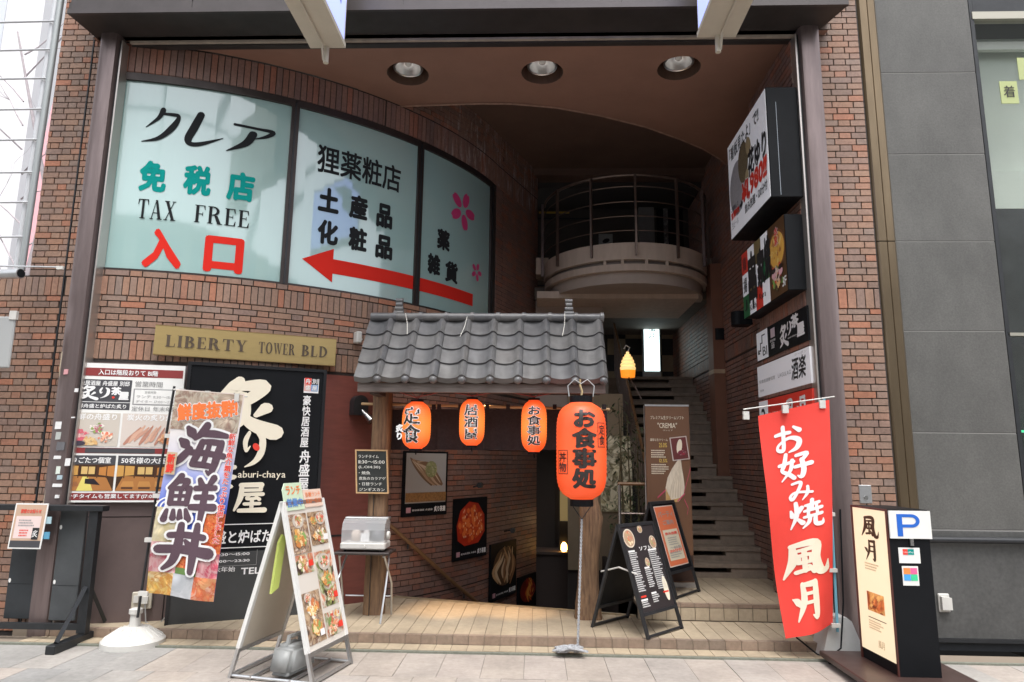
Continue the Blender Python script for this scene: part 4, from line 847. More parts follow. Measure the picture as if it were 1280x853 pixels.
for i, (tl, br, m, lab) in enumerate([((505, 563), (558, 643), F_FISH, 'poster of grilled fish in a basket, highest on the stairwell wall'), ((569, 619), (608, 694), F_ROE, 'poster of glowing red roe, second down the stairwell wall'), ((615, 672), (645, 741), F_SQUID, 'poster of a brown grilled dish, third down the stairwell wall'), ((650, 713), (670, 757), F_FIRE, 'narrow dim red poster lowest and farthest in the stairwell')]):
    a = hit_wall(tl[0]-2, br[1], .05)[2]; c = hit_wall(br[0], br[1], .05)[2]; zt = hit_wall(br[0], tl[1]+2, .05)[1]; zb0 = c.z
    t, Wd = panel('poster', lab, 'poster', (a.x, a.y, zb0), (c.x, c.y, zb0), 'food posters down the stairwell'); H = zt-zb0
    MB().box(0, Wd, 0, .03, 0, H).build('poster_board', BLKS, t)
    e = Wd*.04
    if i == 0:
        pic(t, (e, H*.2, Wd-e, H*.97), F_GREY, -.002, 'picture_ground')
        for k in range(5):
            ribbons_pic(t, [[(.05+.06*k, .92-.03*k, .01), (.22+.08*k, .74, .07), (.45+.09*k, .48-.02*k, .075), (.66+.07*k, .26, .03)]], (Wd*.08, H*.3, Wd*.92, H*.95), ((.20, .12, .07), (.42, .28, .18), (.30, .19, .11), (.5, .36, .25), (.24, .14, .08))[k], y=-.004-.0008*k)
            ribbons_pic(t, [[(.10+.06*k, .86-.03*k, .006), (.30+.08*k, .64, .018), (.60+.07*k, .32, .008)]], (Wd*.08, H*.3, Wd*.92, H*.95), (.60, .48, .36), y=-.0046-.0008*k)
        MB().disc(Wd*.6, H*.72, Wd*.14, H*.13, -.008, 14).build('garnish_picture', picmat('garnish', [(.5, .45, .3), (.3, .35, .12), (.6, .55, .4)], 30), t, fix=False)
        MB().box(e, Wd-e, -.0095, -.009, H*.22, H*.36).build('basket_picture', mat('basket_tan', (.42, .22, .08), .5, var=.5, scale=40), t, fix=False)
    elif i == 1:
        MB().add([(Wd*x, -.004, H*z) for x, z in ((.10, .32), (.30, .22), (.72, .24), (.92, .42), (.90, .70), (.70, .90), (.42, .94), (.16, .80), (.06, .56))], [tuple(range(9))]).build('roe_picture', PM((.45, .03, .01)), t, fix=False)
        r9 = random.Random(2)
        for cc, nn, yy_ in (((.62, .07, .015), 60, -.0045), ((.78, .18, .04), 40, -.0052), ((.9, .62, .4), 34, -.006)):
            b = MB()
            for q in range(nn): a_ = r9.uniform(0, 2*PI); d_ = math.sqrt(r9.random()); rr_ = Wd*(.045 if cc[1] < .5 else .010); b.disc(Wd*(.5+.36*d_*math.cos(a_)), H*(.58+.28*d_*math.sin(a_)), rr_, rr_*(1 if cc[1] < .5 else 1.8), yy_-.00002*q, 9)
            b.build('roe_picture', PM(cc), t, fix=False)
    else:
        r9 = random.Random(i)
        pal = ((.30, .14, .06), (.55, .33, .16), (.16, .07, .03), (.65, .48, .30)) if i == 2 else ((.40, .03, .01), (.65, .12, .02), (.2, .01, .01), (.75, .35, .08))
        MB().disc(Wd*.5, H*.56, Wd*.42, H*.34, -.004, 22).build('dish_picture', PM(tuple(v*.35 for v in pal[0])), t, fix=False)
        for q in range(16): x_ = r9.uniform(.25, .75); s_ = r9.uniform(-.2, .2); ribbons_pic(t, [[(x_, r9.uniform(.2, .4), .015), (x_+s_, .5, .045), (x_+s_*.3+.08, .68, .035), (x_+.02-s_*.5, r9.uniform(.78, .92), .008)]], (0, 0, Wd, H), pal[q % 4], y=-.0045-.0003*q)
    if i < 3:
        text(t, '豪快居酒屋 舟盛屋', (Wd*.2, H*.08, Wd*.66, H*.11), WHITE, .018); text(t, '炙り茶屋', (Wd*.7, H*.06, Wd*.96, H*.14), WHITE, .065)
        pic(t, (Wd*.07, H*.06, Wd*.17, H*.14), mat('seal_mix', (.55, .3, .35), .5), -.004, 'seal_print')
    if i in (1, 2):
        l_ = thing('picture_lamp', 'small black picture lamp above the '+('red roe' if i == 1 else 'third')+' poster', 'picture lamp', (c.x+.0, c.y, zt+.12), t.rotation_euler.z, 'lamps over the stairwell posters')
        l_.location = t.matrix_basis @ Vector((Wd*.6, 0, H+.13))
        MB().tube([(0, .04, 0), (0, -.1, .03), (-.08, -.14, .03)], .012, 6).build('lamp_arm', BLKMETAL, l_); MB().tube([(-.14, -.15, .03), (-.07, -.13, .03)], .035, 10).build('lamp_head', BLKMETAL, l_)
pts = [hit_wall(x, y, .09)[2] for x, y in ((482, 652), (500, 668), (530, 695), (565, 727), (600, 756), (640, 790))]
HR = mat('handrail_wood', (.24, .13, .06), .45, var=.25, scale=12)
t = thing('stair_handrail', 'brown wooden handrail sloping down the stairwell brick wall', 'handrail', pts[0])
MB(Matrix.Translation(-pts[0])).tube(pts, .024, 8).build('rail', HR, t, smooth=True)
for x, y in ((510, 680), (580, 742)):
    q = hit_wall(x, y, .07)[2]; q0 = hit_wall(x, y, 0)[2]; MB(Matrix.Translation(-pts[0])).tube([q0-Vector((0, 0, .05)), q-Vector((0, 0, .05)), q], .01, 6).build('rail_bracket', BLKMETAL, t)

# ------------------------------------------------------------------ stairwell, basement room
CONC = mat('stair_concrete', (.22, .20, .18), .8, var=.3, scale=9, bump=.15)
dst = tag(MB().box(-3.5, 3.0, 7.2, 14.0, -2.9, -2.75).build('basement_floor', CONC), kind='structure')
down = thing('descending_stairs', 'dim stairs going down behind the short curtain under the tiled roof', 'stairs', (0, 7.6, 0))
for k in range(14):
    MB().box(-1.4+k*.03, 1.0, .3+k*.27, .3+(k+1)*.27+.02, -.18*(k+1)-.15, -.18*(k+1)+.06-.0).build('step', CONC, down)
wl = tag(MB().box(1.0, 1.06, 7.0, 12.0, -2.7, .2).build('stairwell_side_wall', MORTAR), 'low dark side wall right of the descending stairs', 'wall')
WARMW = mat('warm_plaster', (.50, .40, .22), .7, var=.12, scale=3)
bw = thing('basement_back_wall', 'dim back wall with cream panel and orange band at stairwell bottom', 'wall', (0, 12.0, 0))
MB().box(-1.2, .35, 0, .1, -2.7, 2.9).box(.35, 1.2, .03, .1, -2.7, 2.9).build('wall_face', mat('basement_dark', (.05, .04, .035), .8), bw)
a = PY(700, 664, 11.98); c = PY(752, 615, 11.98)
MB().box(a.x, c.x, -.02, .02, a.z, c.z+.5).build('cream_panel', mat('cream_lit', (.62, .50, .26), .6, emit=(.8, .55, .2), es=.06), bw)  # faint emission stands in for lamplight falling on the cream panel
a2 = PY(700, 690, 11.96); MB().box(a.x, c.x+.1, -.04, -.02, a2.z, a.z-.02).build('orange_band', mat('orange_counter', (.55, .12, .03), .5), bw)
q = PY(705, 683, 11.2)
ct = thing('counter', 'dark counter at the bottom of the stairwell', 'counter', (q.x, 11.4, -2.7))
MB().box(-.5, .9, -.25, .25, 0, q.z+2.7-.12).build('counter_body', mat('counter_dark', (.06, .045, .04), .5), ct); MB().box(-.55, .95, -.3, .3, q.z+2.7-.12, q.z+2.7-.08).build('counter_top', DWOOD, ct)
lp = thing('counter_lamp', 'tiny glowing lamp on the dark counter deep in the stairwell', 'lamp', (q.x, 11.2, q.z-.08+.0))
MB().lathe([(.03, 0), (.05, .03), (.045, .1), (.02, .14)], 10).build('lamp_shade', mat('lamp_warm', (.9, .6, .2), .5, emit=(1, .5, .12), es=6), lp)
MB().box(-.07, .07, .1, .22, 0, .45).build('lamp_back_box', BLKS, lp)
L = bpy.data.lights.new('counter_light', 'POINT'); L.energy = .6; L.color = (1, .62, .28); L.shadow_soft_size = .06
lo = bpy.data.objects.new('counter_light', L); C.objects.link(lo); lo.location = (q.x, 11.0, q.z+.4)

# ------------------------------------------------------------------ stairs going up on the right
up = thing('rising_stairs', 'grey brown stone stairs rising between brick wall and slatted balustrade', 'stairs', (1.48, 8.5, .24))
STEPM = mat('step_stone', (.29, .235, .185), .75, var=.3, scale=10, bump=.12); STEPD = mat('step_riser_dark', (.045, .04, .037), .8)
for k in range(17):
    y = .215*k; z = .165*k; xs = 0; xe = 1.27
    b = MB().box(xs, xe, y-.018, y+.29, z+.115, z+.165, .004); b.build('tread', STEPM, up)
    cutx = xe-.42-.0*k
    MB().box(cutx, xe, y, y+.2, z-.0, z+.115).build('riser_block', STEPM, up)
    MB().box(xs, cutx-.001, y+.004, y+.2, z-.0, z+.06).build('riser', STEPM, up)
MB().box(0, 1.27, .0, .05, -.2, -.001).build('stair_foot', STEPD, up)
b = MB()
for k in range(17): b.box(0, 1.27, .215*k+.1, .215*k+.32, .165*k-.3, .165*k-.001)
b.build('stair_core', STEPD, up)
BRZ = mat('bronze_slat', (.22, .17, .15), .4, .5, var=.25, scale=8)
bal = thing('slatted_balustrade', 'dark metal balustrade of upright slats along the rising stairs', 'balustrade', (1.45, 8.7, .24))
sl_ = .165/.215
MB().tube([(0, -.1, .92), (0, 0, 1.0), (0, 3.75, 1.0+3.75*sl_)], .022, 8).build('top_rail', HR, bal, smooth=True)
MB().tube([(0, 0, .3), (0, 3.7, .3+3.7*sl_)], .014, 6).build('lower_rail', BRZ, bal)
for k in range(24):
    y = .05+k*.155; z = y*sl_
    MB().box(-.012, .012, y, y+.085, z+.12, z+.99).build('slat', BRZ, bal)
# landing above, light box, checker wall
tag(MB().box(1.3, 2.76, 12.16, 14.2, 2.7, 3.045).build('upper_landing', STEPM), kind='structure')
ck = thing('checker_wall', 'far wall of large cream and black squares beyond the stairs', 'wall', (1.2, 13.6, 3.0))
MB().box(-.3, 1.7, 0, .12, 0, 1.9).build('wall_core', STEPD, ck)
CR_ = mat('checker_cream', (.42, .33, .22), .6, var=.2, scale=4); CB_ = mat('checker_black', (.03, .032, .035), .4)
for i in range(4):
    for j in range(5):
        MB().box(.25+i*.36, .25+i*.36+.355, -.015, 0, j*.33+.02, j*.33+.345).build('square', CR_ if (i+j) % 2 == 0 else CB_, ck)
a = PY(806, 464, 13.0); c = PY(823, 389, 13.0)
t = thing('upright_light_box', 'bright white upright light box far up the stairs', 'light box', ((a.x+c.x)/2, 13.0, 3.045))
w_ = (c.x-a.x)/2; zz0 = a.z-3.045; zz1 = c.z-3.045
MB().box(-w_-.02, w_+.02, 0, .18, 0, zz1+.03).build('cabinet', ALU, t)
MB().box(-w_, w_, -.012, 0, zz0, zz1).build('lit_face', mat('lit_face_cool', (.7, .85, .85), .4, emit=(.75, .95, .95), es=1.3), t)
text(t, '風月', (-w_*.45, zz0+(zz1-zz0)*.52, w_*.5, zz0+(zz1-zz0)*.76), GREYT, .04, vertical=True, y=-.016); text(t, '個室', (-w_*.5, zz0+(zz1-zz0)*.24, w_*.5, zz0+(zz1-zz0)*.31), GREYT, .018, y=-.016)
L = bpy.data.lights.new('upper_stair_light', 'POINT'); L.energy = 9; L.color = (1, .8, .55); L.shadow_soft_size = .1
t2 = thing('stair_downlight', 'small warm ceiling spot at the top of the stairs', 'ceiling light', (2.35, 12.9, 4.35)); MB().lathe([(.05, -.03), (.06, -.02), (.06, .03)], 12).build('lamp_lens', mat('spot_lens', (1, .8, .5), .5, emit=(1, .7, .35), es=8), t2)
lo = bpy.data.objects.new('upper_stair_light', L); C.objects.link(lo); lo.location = (2.35, 12.9, 4.2)

# brown drain column and wall lamps on the right wall
a = PX(895, 577, 2.62); c = PX(893, 385, 2.62)
t = thing('drain_pipe', 'square brown drain pipe on the right recess wall with pale band', 'pipe', (2.68, 10.05, 1.3))
MB().box(-.09, .08, -.14, .14, 0, 3.2).build('pipe_shaft', mat('pipe_brown', (.20, .09, .055), .5, var=.15, scale=4), t); 
zz = PX(888, 467, 2.6).z-1.3; MB().box(-.096, .07, -.146, .146, zz-.03, zz+.03).build('pipe_band', mat('band_pale', (.45, .33, .22), .5), t)
for i, (px, py, lab) in enumerate(((897, 419, 'small black wall lamp nearer the drain pipe'), (922, 399, 'larger black wall lamp just under the long checked sign'))):
    X = 2.68 if i == 0 else 2.50; p = PX(px, py, X)
    t = thing('wall_lamp', lab, 'wall lamp', (X, p.y, p.z), -PI/2, 'black wall lamps on the right recess wall')
    MB().prismz([(.10*math.cos(R(a)), -.08*math.sin(R(a))) for a in range(0, 181, 20)]+[(-.1, .15), (.1, .15)], -.085, .085).build('lamp_body', BLKS, t, smooth=True)

# ------------------------------------------------------------------ balcony
BX, BY, BR = 1.40, 10.52, 1.27
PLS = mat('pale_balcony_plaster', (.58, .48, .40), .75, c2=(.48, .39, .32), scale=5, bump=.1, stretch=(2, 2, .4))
bal2 = thing('balcony', 'round pale plaster balcony with curved metal railing high at the back', 'balcony', (BX, BY, 4.0))
def half(r, z0, z1, nm, m=PLS, n=30, y_ext=.0):
    pl = [(r*math.cos(PI+PI*i/n), r*math.sin(PI+PI*i/n)) for i in range(n+1)]
    MB().prismz(pl+([(r, y_ext), (-r, y_ext)] if y_ext else []), z0-4, z1-4).build(nm, m, bal2, smooth=True, fix=True)
zq = [PY(780, y, BY-BR).z for y in (303, 324, 329, 342, 352)]
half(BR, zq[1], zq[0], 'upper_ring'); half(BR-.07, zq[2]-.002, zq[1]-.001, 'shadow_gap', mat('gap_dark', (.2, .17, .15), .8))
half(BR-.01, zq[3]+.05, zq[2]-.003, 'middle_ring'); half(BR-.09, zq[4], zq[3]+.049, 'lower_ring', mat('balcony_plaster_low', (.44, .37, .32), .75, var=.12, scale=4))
for px in (725, 757, 798, 838):
    th = math.atan2((px-780), 150); MB().box((BR-.03)*math.sin(th)-.02, (BR-.03)*math.sin(th)+.02, -(BR-.03)*math.cos(th)-.02, -(BR-.03)*math.cos(th)+.02, zq[2]-.003-4, zq[1]-4).build('spacer_block', PLS, bal2)
zb1 = PY(670, 373, 9.98).z
MB().box(-1.40+.02, 1.02, 9.98-BY, .9, zb1-4, zb1-4+.11, .004).build('support_beam', PLS, bal2)
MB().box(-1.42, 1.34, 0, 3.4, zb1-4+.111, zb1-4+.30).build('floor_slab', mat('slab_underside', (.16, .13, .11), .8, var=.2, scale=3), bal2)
for s_, xx in ((-1, -1.30), (1, 1.30)):
    MB().box(xx-.10, xx+.10, -.10, .3, .47, .74).build('end_block', PLS, bal2)
a = PY(770, 230, BY-BR)
RAILM = mat('rail_steel', (.22, .165, .14), .35, .7, var=.2, scale=10)
def arcpts(r, z, n=26, ext=0): return [(r*math.cos(PI+PI*i/n), r*math.sin(PI+PI*i/n)-ext, z) for i in range(n+1)]
zr = [PY(780, y, BY-BR).z-4 for y in (219, 233, 252, 270, 288)]
MB().tube(arcpts(BR+.0, zr[0]), .021, 8).build('top_rail', RAILM, bal2, smooth=True)
for z in zr[1:]: MB().tube(arcpts(BR+.0, z), .0085, 6).build('thin_rail', RAILM, bal2, smooth=True)
for i in range(7):
    th = R(-84+28*i); x_, y_ = (BR+.035)*math.sin(th), -(BR+.035)*math.cos(th)
    MB(Matrix.Translation((x_, y_, 0)) @ Matrix.Rotation(th, 4, 'Z')).box(-.014, .014, -.02, .02, .42, zr[0]+.0).build('rail_post', RAILM, bal2)
# walls round the balcony
und = tag(MB().box(0.0, 1.06, 10.56, 10.7, 2.2, zb1+.1).build('plaster_wall', mat('under_plaster', (.40, .33, .29), .75, var=.1, scale=4)), 'grey-brown plaster wall under the balcony, behind the tiled roof', 'wall')
bg2 = thing('beige_wall', 'beige wall with cream blotched screen right of the timber post', 'wall', (.6, 10.5, -2.5))
MB().box(-.1, .74, 0, .05, 2.5, 5.1).build('wall_face', mat('beige_plaster', (.34, .27, .18), .7, var=.12, scale=4), bg2)
MB().box(-.1, .74, .0601, .1, 0, 5.1).build('wall_core', STEPD, bg2)
L = bpy.data.lights.new('beige_wall_light', 'POINT')
a = PY(752, 640, 10.4); c = PY(790, 545, 10.4)
MB().box(a.x-.6, c.x-.6, -.04, -.005, a.z+2.5, c.z+2.5).build('patterned_screen', picmat('cream_screen', [(.60, .52, .36), (.62, .55, .40), (.12, .10, .05), (.62, .55, .38), (.3, .26, .14)], 7, 1.5, emit=.10), bg2)  # low emission in the screen's colour imitates warm light from a lamp below
bpy.data.lights.remove(L)
# upper floor behind the balcony
uf = thing('upper_floor_wall', 'dark upper wall with doors and pale notices behind the round balcony', 'wall', (1.4, 11.9, 4.3))
MB().box(-1.6, 1.6, 0, .1, -.1, 2.6).build('wall_face', mat('upper_dark', (.085, .072, .06), .7, var=.2, scale=3), uf)
MB().box(-1.4, -.2, -.03, 0, .2, .85).build('dado_panel', mat('dado_tan', (.20, .14, .10), .6, var=.2, scale=4), uf)
MB().box(.45, .72, -.12, 0, 0, 2.3).build('grey_pillar', mat('pillar_grey', (.28, .27, .26), .6, var=.15, scale=5), uf)
MB().box(.78, 1.25, -.03, 0, .1, 2.2).build('glass_door', mat('door_dark', (.02, .02, .022), .1), uf)
MB().box(.9, .98, -.045, -.03, .7, 2.1).build('hanging_notice', picmat('notice_strip', [(.6, .58, .55), (.12, .1, .1), (.5, .48, .45)], 24), uf)
MB().box(-.27, -.02, -.045, -.03, 1.05, 1.32).build('square_notice', mat('notice_grey', (.42, .44, .42), .6), uf)
MB().disc(-.14, 1.19, .07, .04, -.048, 10, rot=.4).build('notice_print', BLACK, uf, fix=False)
for z in (.35, .55, .75, 1.6): MB().box(-1.5, -.25, -.05, -.03, z, z+.02).build('shelf_line', BLKMETAL, uf)
MB().tube([(-1.35, -.06, 1.72), (-.8, -.06, 1.72)], .018, 6).build('yellow_rail', mat('rail_yellow', (.6, .38, .05), .5), uf)
for k in range(5): MB().box(-.1, .5, -.6+.1*k, -.5+.1*k, 0, .08+.09*k).build('inner_step', STEPD, uf)
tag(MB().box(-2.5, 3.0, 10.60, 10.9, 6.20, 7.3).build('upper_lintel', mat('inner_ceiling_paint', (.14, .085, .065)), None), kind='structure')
tag(MB().box(-2.5, 3.3, 10.9, 15, 6.1, 6.2).box(-2.5, 3.3, 14.4, 14.6, -2.7, 6.1).box(-2.5, -.0, 10.9, 11.0, 2.0, 6.1).build('rear_shell', STEPD), kind='structure')

# ------------------------------------------------------------------ timber entrance with tiled roof
YP = 7.0
TIMB = mat('post_timber', (.27, .16, .085), .7, c2=(.11, .065, .04), scale=8, stretch=(6, 6, .5), bump=.5)
def trunk(name, lab, prof, x, y, n=14, seed=1):
    """prof = [(z, half_width_x, shift)] — uneven natural post"""
    t = thing(name, lab, 'post', (x, y, .09), 0, 'timber posts of the tiled entrance roof'); rr = random.Random(seed); vs = []; fs = []
    for z, hw, sh in prof:
        for k in range(n):
            a = 2*PI*k/n; e = abs(math.cos(a))**.55*(1 if math.cos(a) > 0 else -1); f = abs(math.sin(a))**.55*(1 if math.sin(a) > 0 else -1)
            j = rr.uniform(-.006, .006); vs.append((sh+(hw+j)*e, (hw*.85+j)*f, z))
    m = len(prof)
    for i in range(m-1):
        for k in range(n): fs.append((i*n+k, i*n+(k+1) % n, (i+1)*n+(k+1) % n, (i+1)*n+k))
    fs += [tuple(range(n-1, -1, -1)), tuple(range((m-1)*n, m*n))]
    MB().add(vs, fs).build('post_shaft', TIMB, t, smooth=True); return t
p1_ = PY(467, 768, YP); p2_ = PY(733, 772, YP)
tl_ = trunk('timber_post', 'squared brown timber post behind the chalkboard and the food warmer', [(0, .10, .0), (.6, .098, 0), (1.2, .095, -.0), (1.8, .094, 0), (2.35, .094, 0)], p1_.x+.0, YP, seed=2)
MB().box(-.03, -.024, -.1, -.08, .0, 1.2).build('timber_crack', INK, tl_)
trunk('timber_post', 'gnarled rough timber post with uneven edges behind the big lantern', [(0, .135, .02), (.12, .125, .015), (.3, .10, .02), (.55, .095, .03), (.75, .10, .045), (.95, .115, .05), (1.1, .10, .03), (1.4, .09, .02), (1.8, .088, .0), (2.35, .085, 0)], p2_.x, YP, seed=3)
XL, XR = -1.72, .69
YE, ZE, YR, ZR = 6.50, 2.40, 7.0, 3.13
a_e = PY(443, 474, YE); a_r = PY(760, 472, YE); XL, XR = a_e.x, a_r.x; ZE = (a_e.z+a_r.z)/2
q = PY(600, 402, YR); ZR = q.z
roof = thing('tiled_roof', 'small grey tiled roof over the izakaya entrance on timber posts', 'roof', (XL, YE, ZE))
SLP = math.atan2(ZR-ZE, YR-YE); LEN = math.hypot(ZR-ZE, YR-YE)
NC, NR = 9, 4; TWd = (XR-XL)/NC; TL_ = LEN/NR
TILEM = mat('grey_roof_tile', (.14, .14, .145), .36, var=.3, scale=9, bump=.1, spec=.6, rnd=[(.135, .135, .14), (.155, .152, .15), (.12, .122, .13), (.145, .14, .137)])
def tile_mesh(last=False):
    n = 14; b = MB(); L0 = -.012; L1 = TL_+.03
    def prf(t):   # pan, then roll on the right
        if t < .68: return -.020*math.sin(PI*t/.68)+.004
        s = (t-.68)/.32; return .004+.040*math.sin(PI*s)
    top = []; 
    for yy, lift in ((L0, .024), (L1, 0)):
        for i in range(n+1): t = i/n; top.append((t*TWd, yy, prf(t)+lift))
    bot = [(x, y, z-.02) for x, y, z in top]; N1 = n+1; vs = top+bot; fs = []
    for i in range(n):
        fs.append((i, i+1, i+1+N1, i+N1)); fs.append((2*N1+i+1, 2*N1+i, 2*N1+i+N1, 2*N1+i+1+N1)); fs.append((i+1, i, 2*N1+i, 2*N1+i+1))
    fs.append((0, N1, 3*N1, 2*N1)); fs.append((n, n+2*N1, n+3*N1, n+N1))
    b.add(vs, fs)
    if last:   # eave tile: hanging lip and round knob at the roll
        lip = [(t/n*TWd, L0-.004, prf(t/n)+.026) for t in range(n+1)]; l2 = [(x, y-.012, z-.055) for x, y, z in lip]
        b.add(lip+l2+[(x, y+.02, z) for x, y, z in lip]+[(x, y+.02, z) for x, y, z in l2], [(i, i+1, i+1+N1, i+N1) for i in range(n)]+[(N1+i, N1+i+1, 3*N1+i+1, 3*N1+i) for i in range(n)])
        prof = [(.004+.036*math.sin(PI*k/8), -.036*math.cos(PI*k/8)) for k in range(9)]
        m_ = Matrix.Translation((.84*TWd, L0-.022, .012)) @ Matrix.Rotation(PI/2, 4, 'X')
        b.T = m_; b.lathe(prof, 12); b.T = None
    o = b.build('roof_tile', TILEM, roof, smooth=True); me = o.data; bpy.data.objects.remove(o); return me
tm, tme = tile_mesh(), tile_mesh(True)
rr = random.Random(9)
for r_ in range(NR):
    for c in range(NC):
        o = bpy.data.objects.new('roof_tile', tme if r_ == 0 else tm); C.objects.link(o); o.parent = roof
        o.location = (c*TWd+rr.uniform(-.002, .002), r_*TL_*math.cos(SLP)-.010*math.sin(SLP)*0, r_*TL_*math.sin(SLP)+rr.uniform(-.002, .002)); o.rotation_euler = (SLP, 0, 0)
WR = XR-XL
dy, dz = YR-YE, ZR-ZE
for i in range(9):
    xx = .0+i*(WR)/9
    MB().tube([(xx+.012, dy+.0, dz+.045), (xx+WR/9-.004, dy, dz+.045)], .044, 12).build('ridge_tile', TILEM, roof, smooth=True)
    MB().tube([(xx+WR/9-.02, dy, dz+.045), (xx+WR/9+.016, dy, dz+.045)], .055, 12).build('ridge_collar', TILEM, roof, smooth=True)
for px in (499, 711):
    xx = PY(px, 390, YR).x-XL
    b = MB()
    for k, (w, h) in enumerate(((.05, .05), (.042, .045), (.034, .045), (.038, .04))):
        z = dz+.06+sum((.05, .045, .045, .04)[:k]); b.tube([(xx-w, dy, z+h/2), (xx+w, dy, z+h/2)], h*.62, 10)
    b.build('ridge_ornament', TILEM, roof, smooth=True)
MB().prism([(0, 0), (.0, 0), (0, 0)], 0, 0)
# timber work
b = MB().box(.02, WR-.02, .05, .10, -.135, -.045, .004); b.build('eave_board', mat('grey_timber', (.20, .165, .15), .6, c2=(.11, .09, .08), scale=10, stretch=(.5, 6, 6), bump=.2), roof)
MB().box(.0, WR, YP-YE-.06, YP-YE+.06, -.06+.0, .08).build('cross_beam', DWOOD, roof)
for i in range(7):
    xx = .1+i*(WR-.2)/6
    MB(Matrix.Translation((xx, .1, -.05)) @ Matrix.Rotation(SLP, 4, 'X')).box(-.03, .03, 0, .85, -.07, -.02).build('rafter', DWOOD, roof)
for xx in (p1_.x-XL, p2_.x-XL):
    MB().box(xx-.045, xx+.045, .11, YP-YE+.1, -.15, -.062).build('bracket_beam', DWOOD, roof)
MB(Matrix.Translation((0, .03, -.03)) @ Matrix.Rotation(SLP, 4, 'X')).box(0.01, WR-.01, 0, LEN, -.015, .0).build('under_boarding', DWOOD, roof)
MB().box(0.03, WR-.03, dy+.02, dy+.10, -.1, dz+.02).build('rear_boarding', DWOOD, roof)
# bamboo rod and short curtain
ry = YP+.12
a = PY(452, 505, ry); c = PY(762, 512, ry)
t = thing('bamboo_rod', 'pale bamboo rod holding the dark short curtain', 'rod', a)
MB().tube([(0, 0, 0), (c.x-a.x, 0, c.z-a.z)], .014, 8).build('rod', WOODL, t, smooth=True)
CLOTH = mat('dark_curtain', (.035, .026, .03), .9, var=.3, scale=40, bump=.1)
t = thing('short_curtain', 'dark brown noren curtain in panels under the tiled roof', 'curtain', (0, ry, 0))
b_px = [483, 545, 605, 665, 722, 760]
for i in range(5):
    a = PY(b_px[i]+.6, 508, ry); c = PY(b_px[i+1]-.6, 563, ry); n = 16; vs = []; 
    for j in range(9):
        for k in range(n+1):
            u = k/n; v = j/8; vs.append((a.x+(c.x-a.x)*u, .018*math.sin(u*13+i)*(.3+v), (a.z-.03)+(c.z-a.z+.03)*v))
    MB().add(vs, [(j*(n+1)+k, j*(n+1)+k+1, (j+1)*(n+1)+k+1, (j+1)*(n+1)+k) for j in range(8) for k in range(n)]).build('curtain_panel', CLOTH, t, smooth=True, fix=False)
    for xx in (a.x+.03, (a.x+c.x)/2, c.x-.03):
        MB().box(xx-.02, xx+.02, -.019, .019, a.z-.03, a.z+.012+.008).build('curtain_loop', CLOTH, t)
# lanterns
def lanmat(name, hot, base, es):
    m = bpy.data.materials.new(name); m.use_nodes = True; n = m.node_tree; b = n.nodes['Principled BSDF']
    tc = n.nodes.new('ShaderNodeTexCoord'); sx = n.nodes.new('ShaderNodeSeparateXYZ'); n.links.new(tc.outputs['Object'], sx.inputs[0])
    wv = n.nodes.new('ShaderNodeTexWave'); wv.bands_direction = 'Z'; wv.inputs['Scale'].default_value = 16; n.links.new(tc.outputs['Object'], wv.inputs['Vector'])
    ab = n.nodes.new('ShaderNodeMath'); ab.operation = 'ABSOLUTE'; n.links.new(sx.outputs[2], ab.inputs[0])
    rp = n.nodes.new('ShaderNodeMapRange'); rp.inputs[1].default_value = 0; rp.inputs[2].default_value = .26; rp.inputs[3].default_value = 1; rp.inputs[4].default_value = 0; rp.interpolation_type = 'SMOOTHSTEP'
    n.links.new(ab.outputs[0], rp.inputs[0])
    mx = n.nodes.new('ShaderNodeMix'); mx.data_type = 'RGBA'; mx.inputs[6].default_value = (*base, 1); mx.inputs[7].default_value = (*hot, 1); n.links.new(rp.outputs[0], mx.inputs[0])
    mr = n.nodes.new('ShaderNodeMapRange'); mr.inputs[3].default_value = es*.86; mr.inputs[4].default_value = es; n.links.new(wv.outputs['Fac'], mr.inputs[0])
    b.inputs['Base Color'].default_value = (.75, .10, .03, 1); b.inputs['Roughness'].default_value = .45
    n.links.new(mx.outputs[2], b.inputs['Emission Color']); n.links.new(mr.outputs[0], b.inputs['Emission Strength']); return m
LSM = lanmat('lantern_paper_lit', (1.0, .30, .045), (.90, .075, .012), .38)
LBG = lanmat('lantern_paper_big', (.95, .10, .02), (.9, .075, .015), .24)
def lantern(name, lab, top, bot, hw, Y, m, txt, big=False):
    a = PY(top[0], top[1], Y); c = PY(bot[0], bot[1], Y); H = a.z-c.z; r = hw/853*Y*1.02; ctr = Vector(((a.x+c.x)/2, Y, (a.z+c.z)/2))
    t = thing(name, lab, 'lantern', ctr, 0, None if big else 'small lit orange paper lanterns under the eave')
    n = 26 if big else 18; prof = []
    ee = .42 if big else .5
    for k in range(n*2+1):
        s = -1+k/n; q = (1-abs(s)**(5.5 if big else 4.2))**ee; rr_ = r*max(.42, q); rr_ *= 1+(.012 if k % 2 else -.006); prof.append((rr_, s*H/2))
    MB().lathe(prof, 36).build('paper_body', m, t, smooth=True)
    for s, nm in ((1, 'top_cap'), (-1, 'bottom_cap')):
        z0 = s*H/2; e = .055 if big else .014; MB().lathe([(r*.46, min(z0-.006*s, z0+e*s)), (r*.46, max(z0-.006*s, z0+e*s))], 24).build(nm, BLKS, t)
    def wrap(p): 
        ph = p.x/r; s = abs(2*p.z/H); q = max(.42, (1-min(.999, s)**(5.5 if big else 4.2))**ee); rr_ = r*q*1.014+.002-p.y*.6-.002
        return Vector((rr_*math.sin(ph), -rr_*math.cos(ph), p.z))
    return t, r, H, wrap
Yl = 6.72
